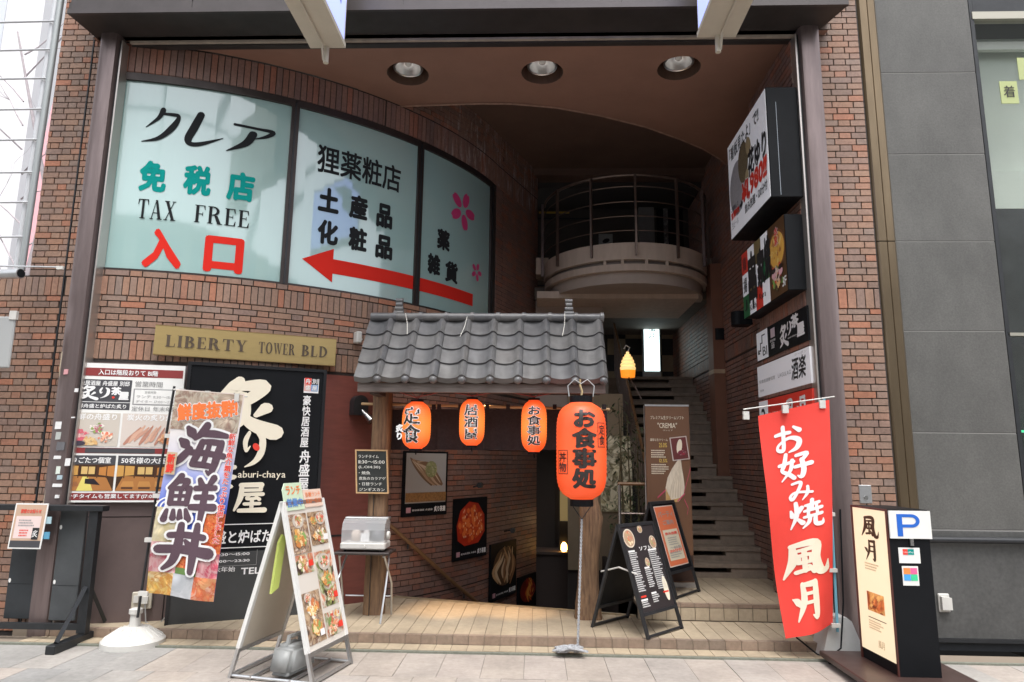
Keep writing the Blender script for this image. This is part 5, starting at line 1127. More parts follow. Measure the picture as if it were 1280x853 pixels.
for (px, y0, y1, hw, tx, lab, xo) in ((520.5, 502, 562, 17.5, '定食', 'left small lantern reading 定食, hung by the timber post', -.2), (590, 499, 558, 15.5, '居酒屋', 'middle small lantern reading 居酒屋', 0), (667.5, 500, 566, 15.5, 'お食事処', 'right small lantern reading お食事処', 0)):
    t, r, H, wrap = lantern('paper_lantern', lab, (px, y0), (px, y1), hw, Yl, LSM, tx)
    w = r*.52 if len(tx) > 2 else r*.60
    hh = .36*H
    text(t, tx, (-w+xo*r, -hh, w+xo*r, hh), INK, .04, vertical=True, T=wrap, outline=(WHITE, .075))
    top = H/2+.02; zt = ZE-.12-t.location.z
    MB().tube([(0, 0, top), (-.05, -.03, zt)], .004, 5).tube([(0, 0, top), (.09, -.03, zt+.02)], .004, 5).build('hanging_wire', mat('wire_red', (.35, .06, .05), .5), t)
    if len(tx) == 2:
        text(t, '炙り', (-r*1.25, -.11*1.3, -r*.75, .0), WHITE, .065, vertical=True, y=-.0, T=Matrix.Translation((0, -r*.85, 0)), name='hanging_charm')
        MB().tube([(-r, -r*.8, .0), (-.01, -.05, -H/2-.01)], .004, 5).build('charm_string', BLKMETAL, t)
    MB().tube([(0, 0, -H/2-.012), (.005, 0, -H/2-.05)], .006, 5).build('bottom_knob', BLKS, t)
YB = 6.30
t, r, H, wrap = lantern('large_paper_lantern', 'large orange paper lantern reading お食事処 with rope below', (726, 503), (727.5, 625), 30, YB, LBG, '', True)
BL = t
text(t, 'お食事処', (-r*.40, -.37*H, r*.52, .40*H), INK, .065, vertical=True, T=wrap)
def framed(x0, z0, x1, z1, s):
    e = .006
    for bx in ((x0, z0, x1, z0+e), (x0, z1-e, x1, z1), (x0, z0+e, x0+e, z1-e), (x1-e, z0+e, x1, z1-e)):
        b = MB(wrap); n = 3
        for i in range(n): b.quad((bx[0]+(bx[2]-bx[0])*i/n, -.003, bx[1]), (bx[0]+(bx[2]-bx[0])*(i+1)/n, -.003, bx[1]), (bx[0]+(bx[2]-bx[0])*(i+1)/n, -.003, bx[3]), (bx[0]+(bx[2]-bx[0])*i/n, -.003, bx[3]))
        b.build('letter_frame', INK, t, fix=False)
    text(t, s, (x0+.016, z0+.02, x1-.016, z1-.02), INK, .04, vertical=True, T=wrap)
framed(r*.62, .03*H, r*1.08, .28*H, '定食'); framed(-r*1.15, -.24*H, -r*.62, .0, '丼物')
MB().tube([(-.11, 0, H/2+.05), (-.12, 0, H/2+.15), (-.06, 0, H/2+.21), (0, 0, H/2+.17), (.06, 0, H/2+.21), (.12, 0, H/2+.15), (.11, 0, H/2+.05)], .006, 6).build('wire_bail', STEEL, t, smooth=True)
MB().tube([(.0, .0, H/2+.04), (.01, 0, H/2+.1), (-.01, 0, H/2+.16), (.0, .12, H/2+.22)], .010, 6).build('hook', mat('hook_brass', (.6, .45, .25), .4, .7), t, smooth=True)
for sx in (-.085, .085): MB().tube([(sx, 0, -H/2-.05), (0, 0, -H/2-.17)], .004, 5).build('bottom_wire', BLKMETAL, t)
# rope from lantern to pavement, coiled heap
ROPE = mat('grey_rope', (.42, .43, .45), .8, var=.45, scale=70, bump=.6)
p0 = Vector((t.location.x, YB, t.location.z-H/2-.17)); p1 = PZ(722, 816, .03)
rt = thing('rope', 'thin grey twisted rope hanging from big lantern to a heap on pavement', 'rope', p1)
for ph in (0, PI):
    pts = []
    for i in range(90):
        f = i/89; q = p0.lerp(p1, f); a = f*110+ph; pts.append(q+Vector((math.cos(a)*.006, math.sin(a)*.006, 0))-p1)
    MB().tube(pts, .0065, 5).build('rope_strand', ROPE, rt, smooth=True)
rr = random.Random(3); pts = []
for i in range(64):
    a = i*.8; pts.append((-.07+.13*math.cos(a*1.13)*(.35+.65*abs(math.sin(i*.31)))+.02*math.sin(i*1.9), -.03+.06*math.sin(a)*(.35+.65*abs(math.cos(i*.23))), .012+.055*abs(math.sin(i*.37))*(1-abs(math.cos(a*1.13))*.6)))
MB().tube(pts, .010, 6).build('rope_heap', ROPE, rt, smooth=True)
# two strings with white glints on the roof
for k, (ax, ay, bx, by) in enumerate(((507, 392, 509, 418), (584, 396, 575, 421), (706, 392, 703, 420))):
    a = PY(ax, ay, YR-.06); c = PY(bx, by, YR-.32)
    tag(MB().tube([a, a.lerp(c, .5)+Vector((.01, 0, .0)), c], .0035, 5).build('roof_wire', mat('wire_white', (.7, .68, .62), .5), None), ['loose pale wire at left end of the roof', 'slanting pale wire in the middle of the roof', 'loose pale wire at right end of the roof'][k], 'wire', 'pale wires lying on the roof tiles')

wr = thing('lantern_cord', 'thin red cord strung under the eave between the lanterns', 'cord', (0, 6.66, 0))
pts = []
for k_, (px, py) in enumerate(((488, 487), (520, 497), (556, 489), (590, 495), (628, 489), (667, 496), (700, 490))): pts.append(PY(px, py, 6.66)-Vector((0, 6.66, 0)))
MB().tube(pts, .005, 5).build('cord', MC['wire_red'], wr, smooth=True)
# chalkboard on post
a = PY(445, 617, 6.86); c = PY(486, 616, 6.86); zt = PY(440, 562, 6.86).z
t, Wd = panel('chalkboard', 'small chalkboard with wooden frame fixed on the left timber post', 'chalkboard', (a.x, a.y, a.z), (c.x, c.y, a.z)); H = zt-a.z
SHR = Matrix.Translation((0, 0, 0)) @ Matrix(((1, 0, -.07, 0), (0, 1, 0, 0), (0, 0, 1, 0), (0, 0, 0, 1)))
MB(SHR).box(.012, Wd-.012, 0, .02, .012, H-.012).build('slate', mat('slate_black', (.03, .035, .033), .8, var=.3, scale=12), t)
MB(SHR).box(0, Wd, -.006, .02, 0, .014).box(0, Wd, -.006, .02, H-.014, H).box(0, .014, -.006, .02, .0141, H-.0141).box(Wd-.014, Wd, -.006, .02, .0141, H-.0141).build('wood_frame', WOODL, t)
for k, s_ in enumerate(('ランチタイム', '11:30～15:00', '(L.O14:30)', '・焼魚', '煮魚のカラアゲ', '・日替ランチ', 'ジンギスカン')):
    z = H*(.88-.125*k); wf = (.62, .8, .66, .35, .82, .7, .78)[k]
    text(t, s_, (Wd*.10, z-.032, Wd*(.10+wf), z), CHALK, .018, T=SHR, y=-.003)

# folding table and food warmer
A_ = PZ(428, 765, .09); Bq = PZ(477, 781, .09); C_ = PZ(491, 768, .09)
ty = 6.78; ztop = PY(460, 688, ty).z
xa, xb = PY(423, 688, ty).x, PY(491, 688, ty).x
t = thing('folding_table', 'small folding table with dark top and thin chrome legs carrying the warmer', 'table', ((xa+xb)/2, ty, .09)); hw = (xb-xa)/2; zt = ztop-.09
MB().box(-hw, hw, -.17, .17, zt-.025, zt, .006).build('table_top', mat('dark_wood_top', (.045, .035, .033), .35, var=.2, scale=8), t)
for s_ in (-1, 1):
    MB().tube([(s_*(hw-.06), .14*1, zt-.03), (s_*(hw-.03), -.10, zt*.55), (s_*(hw-.05), -.20, 0.0)], .010, 8).build('leg', ALU, t, smooth=True)
    MB().tube([(s_*(hw-.05), -.14, zt-.03), (s_*(hw-.02), .10, zt*.5), (s_*(hw-.03), .2, 0.0)], .010, 8).build('leg', ALU, t, smooth=True)
    MB().tube([(s_*(hw-.06), -.14, zt-.04), (s_*(hw-.06), .14, zt-.04)], .008, 6).build('side_brace', ALU, t)
MB().tube([(-hw+.04, .2, .17), (hw-.04, .2, .17)], .008, 6).build('cross_bar', ALU, t); MB().tube([(-hw+.03, .14, zt-.032), (hw-.03, .14, zt-.032)], .009, 6).build('cross_bar', ALU, t)
t = thing('food_warmer', 'small white food display case with rounded clear cover on folding table', 'food case', ((xa+xb)/2, ty-.01, ztop))
w = .215
MB().box(-w, w, -.13, .13, .02, .085, .012).build('base', PLASW, t)
for x_ in (-.17, .17):
    for y_ in (-.1, .1): MB().lathe([(.012, 0), (.012, .021)], 8, (x_, y_, 0)).build('foot', BLKS, t)
MB().lathe([(.014, 0), (.012, .014)], 12, (0, 0, 0)).build('dial', PLASW, t).matrix_basis = Matrix.Translation((.02, -.131, .05)) @ Matrix.Rotation(PI/2, 4, 'X')
gm = mat('clear_acrylic', (.75, .78, .8), .06); gb = gm.node_tree.nodes['Principled BSDF']; gb.inputs['Alpha'].default_value = .32
pr = [(-.125, .086), (-.125, .20), (-.10, .26), (-.05, .295), (.02, .30), (.12, .29), (.12, .086)]
vs = [(-w+.01, y, z) for y, z in pr]+[(w-.01, y, z) for y, z in pr]; n = len(pr)
MB().add(vs, [(i, i+1, i+1+n, i+n) for i in range(n-1)]+[tuple(range(n)), tuple(range(2*n-1, n-1, -1))]).build('clear_cover', gm, t)
MB().box(-w+.0, w-.0, .0, .125, .285, .31, .008).build('top_bar', ALU, t); MB().box(-w+.02, w-.02, .06, .10, .18, .186).build('wire_shelf', STEEL, t)
MB().tube([(w, -.04, .15), (w+.025, -.04, .15)], .035, 12).build('side_knob', PLASW, t)
for x_, r_, m_ in ((-.10, .05, mat('bun_beige', (.6, .5, .42), .6)), (.11, .055, mat('bun_dark', (.12, .12, .13), .5)), (.0, .035, mat('bun_pale', (.55, .52, .5), .6))):
    MB().lathe([(r_*.8, 0), (r_, .02), (r_, .07), (r_*.6, .1)], 14, (x_, .02, .088)).build('food_cup', m_, t, smooth=True)
MB().box(-.03, .05, -.09, -.085, .09, .17).build('price_card', WHITE, t)

# ------------------------------------------------------------------ flags
def cloth(parent, name, m, c4, n=(10, 26), wav=.018, ph=0, bulge=0):
    TL, TR, BL_, BRr = [Vector(p) for p in c4]
    def P(u, v, out=0):
        p = (TL*(1-u)+TR*u)*(1-v)+(BL_*(1-u)+BRr*u)*v
        p = p+Vector((bulge*math.sin(PI*v)*(1-u), 0, 0))
        nrm = Vector((0, -1, 0)); return p+nrm*(wav*math.sin(u*5.5+v*3+ph)*(.2+v)+wav*.5*math.sin(v*9+ph*2)*(1-u)+out)
    vs = [P(i/n[0], j/n[1]) for j in range(n[1]+1) for i in range(n[0]+1)]; k = n[0]+1
    MB().add(vs, [(j*k+i, j*k+i+1, (j+1)*k+i+1, (j+1)*k+i) for j in range(n[1]) for i in range(n[0])]).build(name, m, parent, smooth=True, fix=False)
    return P
def flagbase(px, py, lab, kind):
    p = PZ(px, py, 0)
    return p
# left flag
YF = 5.93
RFL = mat('cloth_red', (.78, .055, .04), .75, var=.06, scale=6)
base = PZ(166, 806, .0)
t = thing('flag_banner', 'tall blue and white seafood bowl banner on a black pole with white base', 'banner', (base.x, base.y, 0))
inv = Matrix.Translation(-t.location)
c4 = [PY(222, 487, YF), PY(306, 493, YF), PY(181, 742, YF), PY(268, 752, YF)]; c4 = [c-t.location for c in c4]
def loc(px, py, Y): return PY(px, py, Y)-t.location
fm = mat('flag_white_blue', (.72, .72, .76), .75)
n_ = fm.node_tree; bb = n_.nodes['Principled BSDF']
tc = n_.nodes.new('ShaderNodeTexCoord'); sx = n_.nodes.new('ShaderNodeSeparateXYZ'); n_.links.new(tc.outputs['Object'], sx.inputs[0])
nz = n_.nodes.new('ShaderNodeTexNoise'); nz.inputs['Scale'].default_value = 3; n_.links.new(tc.outputs['Object'], nz.inputs['Vector'])
ma = n_.nodes.new('ShaderNodeMath'); ma.operation = 'MULTIPLY_ADD'; ma.inputs[1].default_value = .35; n_.links.new(nz.outputs['Fac'], ma.inputs[0]); n_.links.new(sx.outputs[2], ma.inputs[2])
rp = n_.nodes.new('ShaderNodeValToRGB'); el = rp.color_ramp.elements; mr = n_.nodes.new('ShaderNodeMapRange'); mr.inputs[1].default_value = .8; mr.inputs[2].default_value = 2.3; n_.links.new(ma.outputs[0], mr.inputs[0]); n_.links.new(mr.outputs[0], rp.inputs[0])
el[0].position = .0; el[0].color = (.03, .07, .42, 1); el[1].position = .38; el[1].color = (.08, .14, .55, 1)
for ps, cl_ in ((.52, (.40, .44, .74)), (.66, (.68, .66, .74)), (.8, (.75, .72, .72)), (1, (.70, .60, .55))): e = el.new(ps); e.color = (*cl_, 1)
n_.links.new(rp.outputs[0], bb.inputs['Base Color'])
P = cloth(t, 'flag_cloth', fm, c4, wav=.03, ph=.6)
def TF(p): return P(p.x, 1-p.z, -p.y)      # x = across 0..1, z = up 0..1
def fpic(x0, z0, x1, z1, m, y=-.004, nm='printed_picture', n=5):
    b = MB(TF)
    for i in range(n):
        for j in range(n):
            a0 = x0+(x1-x0)*i/n; a1 = x0+(x1-x0)*(i+1)/n; c0 = z0+(z1-z0)*j/n; c1 = z0+(z1-z0)*(j+1)/n
            b.quad((a0, y, c0), (a1, y, c0), (a1, y, c1), (a0, y, c1))
    return b.build(nm, m, t, smooth=True, fix=False)
F_CLAM = picmat('food_shellfish', [(.45, .33, .25), (.68, .58, .46), (.35, .22, .17), (.72, .68, .55), (.55, .38, .3)], 9, 2)
F_SALM = picmat('food_salmon', [(.75, .25, .10), (.8, .42, .2), (.7, .15, .06), (.85, .6, .45)], 12, 2)
F_TUNA = picmat('food_tuna_pink', [(.75, .25, .30), (.8, .5, .5), (.6, .08, .14), (.85, .7, .68)], 9, 2)
F_ROE2 = picmat('food_salmon_roe', [(.75, .12, .03), (.85, .3, .1), (.6, .05, .02)], 40, .3, kind='cell')
F_UNI = picmat('food_urchin', [(.8, .45, .08), (.85, .6, .2), (.7, .3, .05), (.85, .7, .4)], 14, 2)
F_SQ2 = picmat('food_white_squid', [(.55, .58, .62), (.7, .72, .75), (.5, .52, .55)], 8, 1)
fpic(.0, .80, .98, .995, F_CLAM)
fpic(.0, .25, .4, .415, picmat('food_ginger', [(.72, .6, .25), (.8, .72, .5), (.75, .65, .4)], 12), n=4); fpic(.70, .22, 1, .41, F_ROE2, n=4)
fpic(.0, .105, .36, .25, F_TUNA); fpic(.36, .105, .70, .25, F_ROE2); fpic(.70, .105, 1, .22, F_TUNA)
fpic(.36, .105, .70, .135, mat('leaf_green', (.12, .22, .06), .6), y=-.005)
fpic(0, .0, .34, .105, F_UNI); fpic(.34, .0, .68, .105, F_SQ2); fpic(.68, .0, 1, .105, F_SALM)
for k in range(3):
    b = MB(TF)
    for r0 in (.05, .08, .11): 
        m_ = 14; pts = []
        for i in range(m_): a0, a1 = PI*i/m_, PI*(i+1)/m_; cx = .18+.2*k; b.quad((cx+r0*1.9*math.cos(a0), -.0045, .415+r0*.5*math.sin(a0)), (cx+r0*1.9*math.cos(a1), -.0045, .415+r0*.5*math.sin(a1)), (cx+(r0-.012)*1.9*math.cos(a1), -.0045, .415+(r0-.012)*.5*math.sin(a1)), (cx+(r0-.012)*1.9*math.cos(a0), -.0045, .415+(r0-.012)*.5*math.sin(a0)))
    b.build('wave_print', WHITE, t, fix=False)
TS = lambda ang, cx, cz: None
def rotT(ang, cx, cz, asp=2.9):
    ca, sa = math.cos(ang), math.sin(ang)
    def f(p): dx, dz = p.x-cx, (p.z-cz)*asp; return TF(Vector((cx+dx*ca-dz*sa, p.y, cz+(dx*sa+dz*ca)/asp)))
    return f
text(t, '鮮度抜群!', (.08, .865, .93, .945), mat('orange_red_print', (.85, .2, .05), .5), .065, T=rotT(.16, .5, .9), y=-.006, outline=(WHITE, .12))
BRN = mat('brush_brown', (.095, .055, .075), .6)
brush(t, '海', (.13, .59, .83, .835), BRN, k=1.3, T=rotT(-.06, .5, .7), y=-.007, outline=(WHITE, .045), slant=.06)
brush(t, '鮮', (.08, .34, .80, .58), BRN, k=1.3, T=rotT(.04, .5, .45), y=-.013, outline=(WHITE, .045), slant=.05)
brush(t, '丼', (.10, .12, .86, .35), BRN, k=1.3, T=rotT(0, .5, .2), y=-.019, outline=(WHITE, .045))
text(t, '新鮮な魚介類をたっぷり使用しました', (.88, .27, .985, .80), RED, .04, vertical=True, T=TF, y=-.025, outline=(WHITE, .09))
pic(t, (.02, .575, .17, .685), mat('plaque_tan', (.55, .42, .28), .6), -.027, 'name_plaque', T=TF); text(t, '新鮮', (.045, .585, .145, .675), RED, .065, vertical=True, T=TF, y=-.030)
MB().tube([loc(217, 487, YF+.02), loc(309, 496, YF+.02)], .008, 6).build('top_bar', PLASW, t)
MB().tube([loc(218, 483, YF+.03), loc(195, 620, YF+.04), loc(172, 772, YF+.09)], .011, 8).build('pole', BLKMETAL, t, smooth=True)
for (px, py) in ((211, 545), (196, 620), (186, 675), (178, 742)): q = loc(px, py, YF+.02); MB().box(q.x-.03, q.x+.05, q.y-.015, q.y+.015, q.z-.018, q.z+.018).build('cloth_tab', PLASW, t)
for px in (228, 260, 297): q = loc(px, 489+(px-220)*.09, YF+.01); MB().box(q.x-.02, q.x+.02, q.y-.02, q.y+.01, q.z-.045, q.z+.025).build('cloth_tab', PLASW, t)
b = MB(); b.lathe([(.25, 0), (.25, .045), (.23, .065), (.16, .11), (.11, .14), (.07, .15)], 36); b.build('flag_base', PLASW, t, smooth=True)
for k in range(20): a = 2*PI*k/20; MB().tube([(.225*math.cos(a), .225*math.sin(a), .067), (.11*math.cos(a), .11*math.sin(a), .142)], .006, 5).build('base_rib', PLASW, t)
MB().lathe([(.045, .145), (.04, .25), (.055, .255), (.055, .29), (.03, .30)], 14).build('base_socket', PLASW, t, smooth=True)
# outlet behind
p = hit_arc(176, 748, CR+.03)[2]
t = thing('wall_outlet', 'beige outlet box with plugs and cord low on brown panels behind the banner pole', 'outlet', p, hit_arc(176, 748)[0])
MB().box(-.07, .1, -.03, 0, -.09, .06, .006).build('outlet_plate', mat('beige_box', (.5, .46, .38), .5), t); MB().box(.0, .07, -.06, -.03, -.04, .02).box(-.05, -.01, -.05, -.03, -.03, .03).build('plug', PLASW, t)
MB().tube([(.05, -.05, -.04), (.07, -.05, -.2), (.17, -.05, -.24), (.26, -.05, -.13), (.27, -.03, 0)], .006, 6).build('cord', mat('cord_grey', (.3, .3, .3), .6), t, smooth=True)

# right flag
YG = 6.0; base = PZ(1048, 822, 0)
t = thing('flag_banner', 'tall red banner with white characters on a light blue pole', 'banner', (base.x, base.y+.05, 0))
c4 = [loc(948, 520, YG), loc(1036, 500, YG), loc(984, 800, YG), loc(1044, 781, YG)]
P = cloth(t, 'flag_cloth', RFL, c4, n=(16, 40), wav=.04, ph=2.1, bulge=-.02)
for (ch, x0, z0, x1, z1) in (('お', .20, .80, .60, .925), ('好', .24, .675, .70, .795), ('み', .34, .575, .70, .665), ('焼', .32, .45, .82, .57)): brush(t, ch, (x0, z0, x1, z1), WHITE, k=1.25, T=TF, y=-.005)
brush(t, '風', (.14, .235, .88, .39), CREAM, k=1.3, T=TF, y=-.005); brush(t, '月', (.24, .06, .72, .215), CREAM, k=1.2, T=TF, y=-.005)
MB().tube([loc(929, 512, YG+.01), loc(1043, 496, YG+.01)], .006, 6).build('top_bar', PLASW, t)
MB().tube([loc(1030, 498, YG+.02), loc(1038, 620, YG+.03), loc(1047, 790, YG+.05)], .012, 8).build('pole', mat('pole_blue', (.16, .42, .55), .35), t, smooth=True)
for (px, py) in ((1035, 574), (1040, 643), (1043, 713), (1047, 782)): q = loc(px, py, YG+.02); MB().box(q.x-.05, q.x+.02, q.y-.015, q.y+.012, q.z-.015, q.z+.015).build('cloth_tab', PLASW, t)
for px, py in ((932, 516), (981, 508), (1027, 502)): q = loc(px, py, YG); MB().box(q.x-.025, q.x+.025, q.y-.02, q.y+.01, q.z-.06, q.z+.01).build('cloth_tab', PLASW, t)
MB().prism([(-.16, 0), (.18, 0), (.19, .06), (.10, .30), (.06, .33), (-.03, .33), (-.08, .29)], -.12, .12).build('flag_base', mat('base_grey_white', (.55, .55, .54), .5, var=.12, scale=8), t)
MB().tube([(-.32, .0, .14), (-.2, -.12, .04), (-.12, -.15, .02), (-.02, -.16, .1), (.05, -.1, .45), (.12, 0, 1.2)], .007, 6).build('power_cord', BLKS, t, smooth=True)

# ------------------------------------------------------------------ A boards
def a_board(name, lab, cat, ctr, rz, w, d, h, leg, frame_m, panel_m, back_m, fw=.028, group=None):
    t = thing(name, lab, cat, ctr, rz, group); L = math.hypot(d/2, h); s, c = (d/2)/L, h/L
    fT = Matrix(((1, 0, 0, 0), (0, c, s, -d/2), (0, -s, c, 0), (0, 0, 0, 1)))
    # front: local x along, local -y outward, local z up the slope
    fT = Matrix(((1, 0, 0, 0), (0, c, s, -d/2), (0, -s*1, c, 0), (0, 0, 0, 1)))
    bT = Matrix(((1, 0, 0, 0), (0, -c, -s, d/2), (0, -s, c, 0), (0, 0, 0, 1)))
    for T, nm in ((fT, 'front'), (bT, 'back')):
        for x0 in (-w/2, w/2-fw): MB(T).box(x0, x0+fw, -.012, .012, 0, L).build('leg', frame_m, t)
        MB(T).box(-w/2+fw+.001, w/2-fw-.001, -.013, .013, leg-fw, leg).build('frame_bar', frame_m, t); MB(T).box(-w/2+fw+.001, w/2-fw-.001, -.013, .013, L-fw, L).build('frame_bar', frame_m, t)
        MB(T).box(-w/2+fw+.001, w/2-fw-.001, -.010, .010, .01, .01+fw*.7).build('foot_bar', frame_m, t)
        MB(T).box(-w/2+fw, w/2-fw, -.005, .006, leg+.0005, L-fw-.0005).build('panel', panel_m if nm == 'front' else back_m, t)
    return t, fT, bT, L
# black menu board
def ctr_of(fl, fr, w_target=None, d=.6, z=.09):
    fl = Vector(fl); fr = Vector(fr); u = (fr-fl).normalized(); rz = math.atan2(u.y, u.x); m = (fl+fr)/2; n = Vector((-u.y, u.x)); c = m+n*d/2
    return (c.x, c.y, z), rz, (fr-fl).length
ctr, rz, w = ctr_of((.97, 6.21), (1.36, 6.64), z=.09, d=.60)
t, fT, bT, L = a_board('menu_a_board', 'black A-shaped menu board with white price lists, nearest the gnarled post', 'A-board', ctr, rz, w, .60, .93, .21, BLKMETAL, mat('menu_black', (.035, .03, .032), .35), BLKS)
MENU = t; w2 = w/2-.03
F_BOWL = picmat('food_bowl', [(.7, .55, .4), (.6, .15, .08), (.2, .4, .1), (.75, .65, .5), (.45, .25, .15)], 26)
def mdisc(x, z, rx, rz_, m, y=-.009):
    if m is CREAM: MB(fT).disc(x, z, rx, rz_, y, 18).build('printed_picture', m, t, fix=False)
    else: dish(t, x, z, rx, [(.62, .20, .12), (.75, .62, .42), (.28, .42, .14), (.55, .35, .2)], T=fT, y=y, rz=rz_/rx, seed=int(abs(x*900)), bowl=(.45, .30, .2), rim=(.7, .62, .5), n=14)
mdisc(-w2+.085, L-.13, .085, .085, F_BOWL); mdisc(w2-.075, L-.19, .055, .06, F_BOWL); mdisc(.03, L-.06, .04, .035, F_BOWL); mdisc(.01, L-.36, .035, .04, F_BOWL); mdisc(w2-.07, .37, .04, .11, CREAM)
rr = random.Random(4)
def scribble(t, x0, z1, x1, z0, rowh, m=WHITE, T=None, y=-.009, seed=1, prices=True, nm='printed_text'):
    """small print: rows of tiny glyph-like dashes (too small to read in the photograph)"""
    rr = random.Random(seed); b = MB(T); z = z1
    while z > z0:
        x = x0; e = x1-(rr.random()*.35)*(x1-x0)
        while x < e:
            ww = rowh*rr.uniform(.25, .5); b.quad((x, y, z-rowh*.5), (x+ww, y, z-rowh*.5), (x+ww, y, z), (x, y, z)); x += ww+rowh*.18
        z -= rowh
    b.build(nm, m, t, fix=False)
text(t, 'ソフト', (-w2+.2, L-.25, w2-.13, L-.215), WHITE, .04, T=fT, y=-.009)
for x0, x1, z1, z0, s in ((-w2+.02, -w2+.15, L-.26, L-.60, 1), (-w2+.02, -w2+.15, L-.68, .25, 2), (-w2+.2, -w2+.31, L-.42, L-.58, 3), (-w2+.2, -w2+.31, L-.64, .28, 4), (w2-.19, w2-.02, L-.27, L-.60, 5)):
    scribble(t, x0, z1, x1, z0, .018, T=fT, seed=s)
    MB(fT).box(x0, x1-.03, -.0095, -.009, z1+.006, z1+.022).build('print_heading', WHITE, t)
MB(fT).box(-w2+.03, -w2+.11, -.0095, -.009, L-.645, L-.63).box(w2-.13, w2-.04, -.0095, -.009, L-.645, L-.63).build('print_heading', RED, t)
MB().tube([(-w/2+.02, -.2, .52), (-w/2+.02, -.0, .56), (-w/2+.02, .2, .50)], .008, 6).build('stay', PLASW, t)
# second A board on the landing
ctr, rz, w = ctr_of((1.41, 7.17), (1.75, 7.62), d=.55, z=.24)
t, fT, bT, L = a_board('notice_a_board', 'black A-board with orange and cream notice, behind the menu board', 'A-board', ctr, rz, w, .55, .93, .26, BLKMETAL, BLKS, BLKS)
w2 = w/2-.03
OR2 = mat('notice_orange', (.62, .16, .07), .5); CRM = mat('notice_cream', (.62, .58, .45), .5)
pic(t, (-w2+.02, .30, w2-.05, L-.05), mat('notice_border', (.65, .55, .5), .5), -.008, 'notice_border', T=fT); pic(t, (-w2+.03, .31, w2-.06, L-.06), OR2, -.0095, 'notice_sheet', T=fT); pic(t, (-w2+.07, .36, w2-.10, L-.30), CRM, -.011, 'notice_card', T=fT)
text(t, 'パーティ', (-w2+.07, L-.17, w2-.1, L-.11), GREYT, .04, T=fT, y=-.011); text(t, 'ご案内', (-w2+.13, L-.25, w2-.14, L-.20), GREYT, .04, T=fT, y=-.011)
text(t, '飲み放題', (-w2+.1, L-.355, w2-.13, L-.325), RED, .04, T=fT, y=-.013); scribble(t, -w2+.13, L-.38, w2-.15, L-.46, .022, GREYT, fT, -.013, 7); text(t, '120分付', (-w2+.1, L-.53, w2-.12, L-.50), RED, .04, T=fT, y=-.013)
text(t, '～80名', (-w2+.13, .47, w2-.13, .50), GREYT, .04, T=fT, y=-.013); scribble(t, -w2+.1, .44, w2-.15, .38, .022, GREYT, fT, -.013, 8)
# white A board in front left
ctr, rz, w = ctr_of((-1.56, 5.10), (-1.43, 5.68), d=.68, z=.0)
WPNT = mat('frame_white', (.72, .72, .70), .4, var=.08, scale=12)
t, fT, bT, L = a_board('photo_a_board', 'white framed A-board covered with food photos in front of black sign', 'A-board', ctr, rz, w, .68, 1.26, .22, ALU, mat('board_cream', (.66, .62, .56), .4), mat('board_back_cream', (.60, .54, .45), .5, var=.08, scale=3), fw=.03)
w2 = w/2-.03
for T in (fT, bT):
    for x0 in (-w/2, w/2-.03): MB(T).box(x0-.002, x0+.032, -.015, .015, .22, L+.002).build('white_edge', WPNT, t)
F_A = picmat('food_fried', [(.75, .42, .12), (.6, .25, .08), (.82, .7, .5), (.4, .15, .06)], 7, 3)
F_B = picmat('food_bowls_mix', [(.2, .1, .08), (.7, .5, .3), (.65, .2, .1), (.75, .7, .6), (.3, .35, .12), (.1, .06, .05)], 10, 2.2)
F_C = picmat('food_sundae', [(.8, .72, .4), (.75, .4, .1), (.2, .35, .5), (.7, .55, .4), (.15, .1, .08)], 10, 2)
F_D = picmat('food_dark_table', [(.12, .08, .06), (.38, .22, .12), (.6, .45, .3), (.25, .14, .1), (.7, .6, .48), (.45, .12, .08)], 13, 2.6)
PAL = {'fry': [(.70, .36, .10), (.55, .22, .07), (.82, .62, .34), (.25, .38, .12)], 'set': [(.55, .14, .08), (.78, .70, .58), (.30, .36, .12), (.68, .42, .2)], 'red': [(.62, .10, .06), (.75, .32, .18), (.80, .66, .55), (.2, .3, .1)], 'sun': [(.82, .72, .42), (.75, .42, .12), (.80, .78, .70), (.6, .2, .08)]}
for q, (x0, z0, x1, z1, gr, ds) in enumerate(((-w2+.005, L-.40, -.01, L-.10, (.42, .34, .28), (('set', .5, .82, .30), ('fry', .45, .38, .46))), (-w2+.005, L-.545, -.01, L-.405, (.30, .25, .2), (('set', .4, .55, .4),)),
     (.01, L-.36, w2-.01, L-.10, (.36, .33, .26), (('fry', .28, .72, .28), ('red', .7, .78, .28), ('set', .6, .28, .42), ('sun', .22, .28, .24))), (.01, L-.83, w2-.01, L-.41, (.28, .24, .2), (('red', .5, .80, .36), ('fry', .46, .48, .44), ('set', .55, .18, .36))),
     (-w2+.005, .26, -.01, L-.68, (.26, .30, .34), (('sun', .5, .66, .46), ('fry', .55, .30, .42), ('red', .3, .9, .2))), (.01, .26, w2-.01, L-.87, (.30, .27, .22), (('red', .45, .52, .5), ('sun', .7, .82, .22), ('set', .25, .2, .24))))):
    pic(t, (x0, z0, x1, z1), F_B if q % 2 else F_D, -.008, T=fT)
    for q2, (pn, fx, fz, fr) in enumerate(ds): dish(t, x0+(x1-x0)*fx, z0+(z1-z0)*fz, (x1-x0)*fr, PAL[pn], T=fT, y=-.010-.0022*q2, rz=.72, seed=q*5+q2, bowl=None, rim=(.55, .50, .44) if (q+q2) % 3 == 0 else None, n=34)
for k, (x, z) in enumerate(((-.07, L-.5), (w2-.06, L-.33), (w2-.06, L-.78), (-.07, .30), (w2-.06, .30))):
    pic(t, (x-.03, z, x+.03, z+.045), WHITE if k % 2 else RED, -.020, 'price_print', T=fT)
GCARD = mat('card_green', (.55, .68, .50), .6); PCARD = mat('card_peach', (.72, .55, .45), .6)
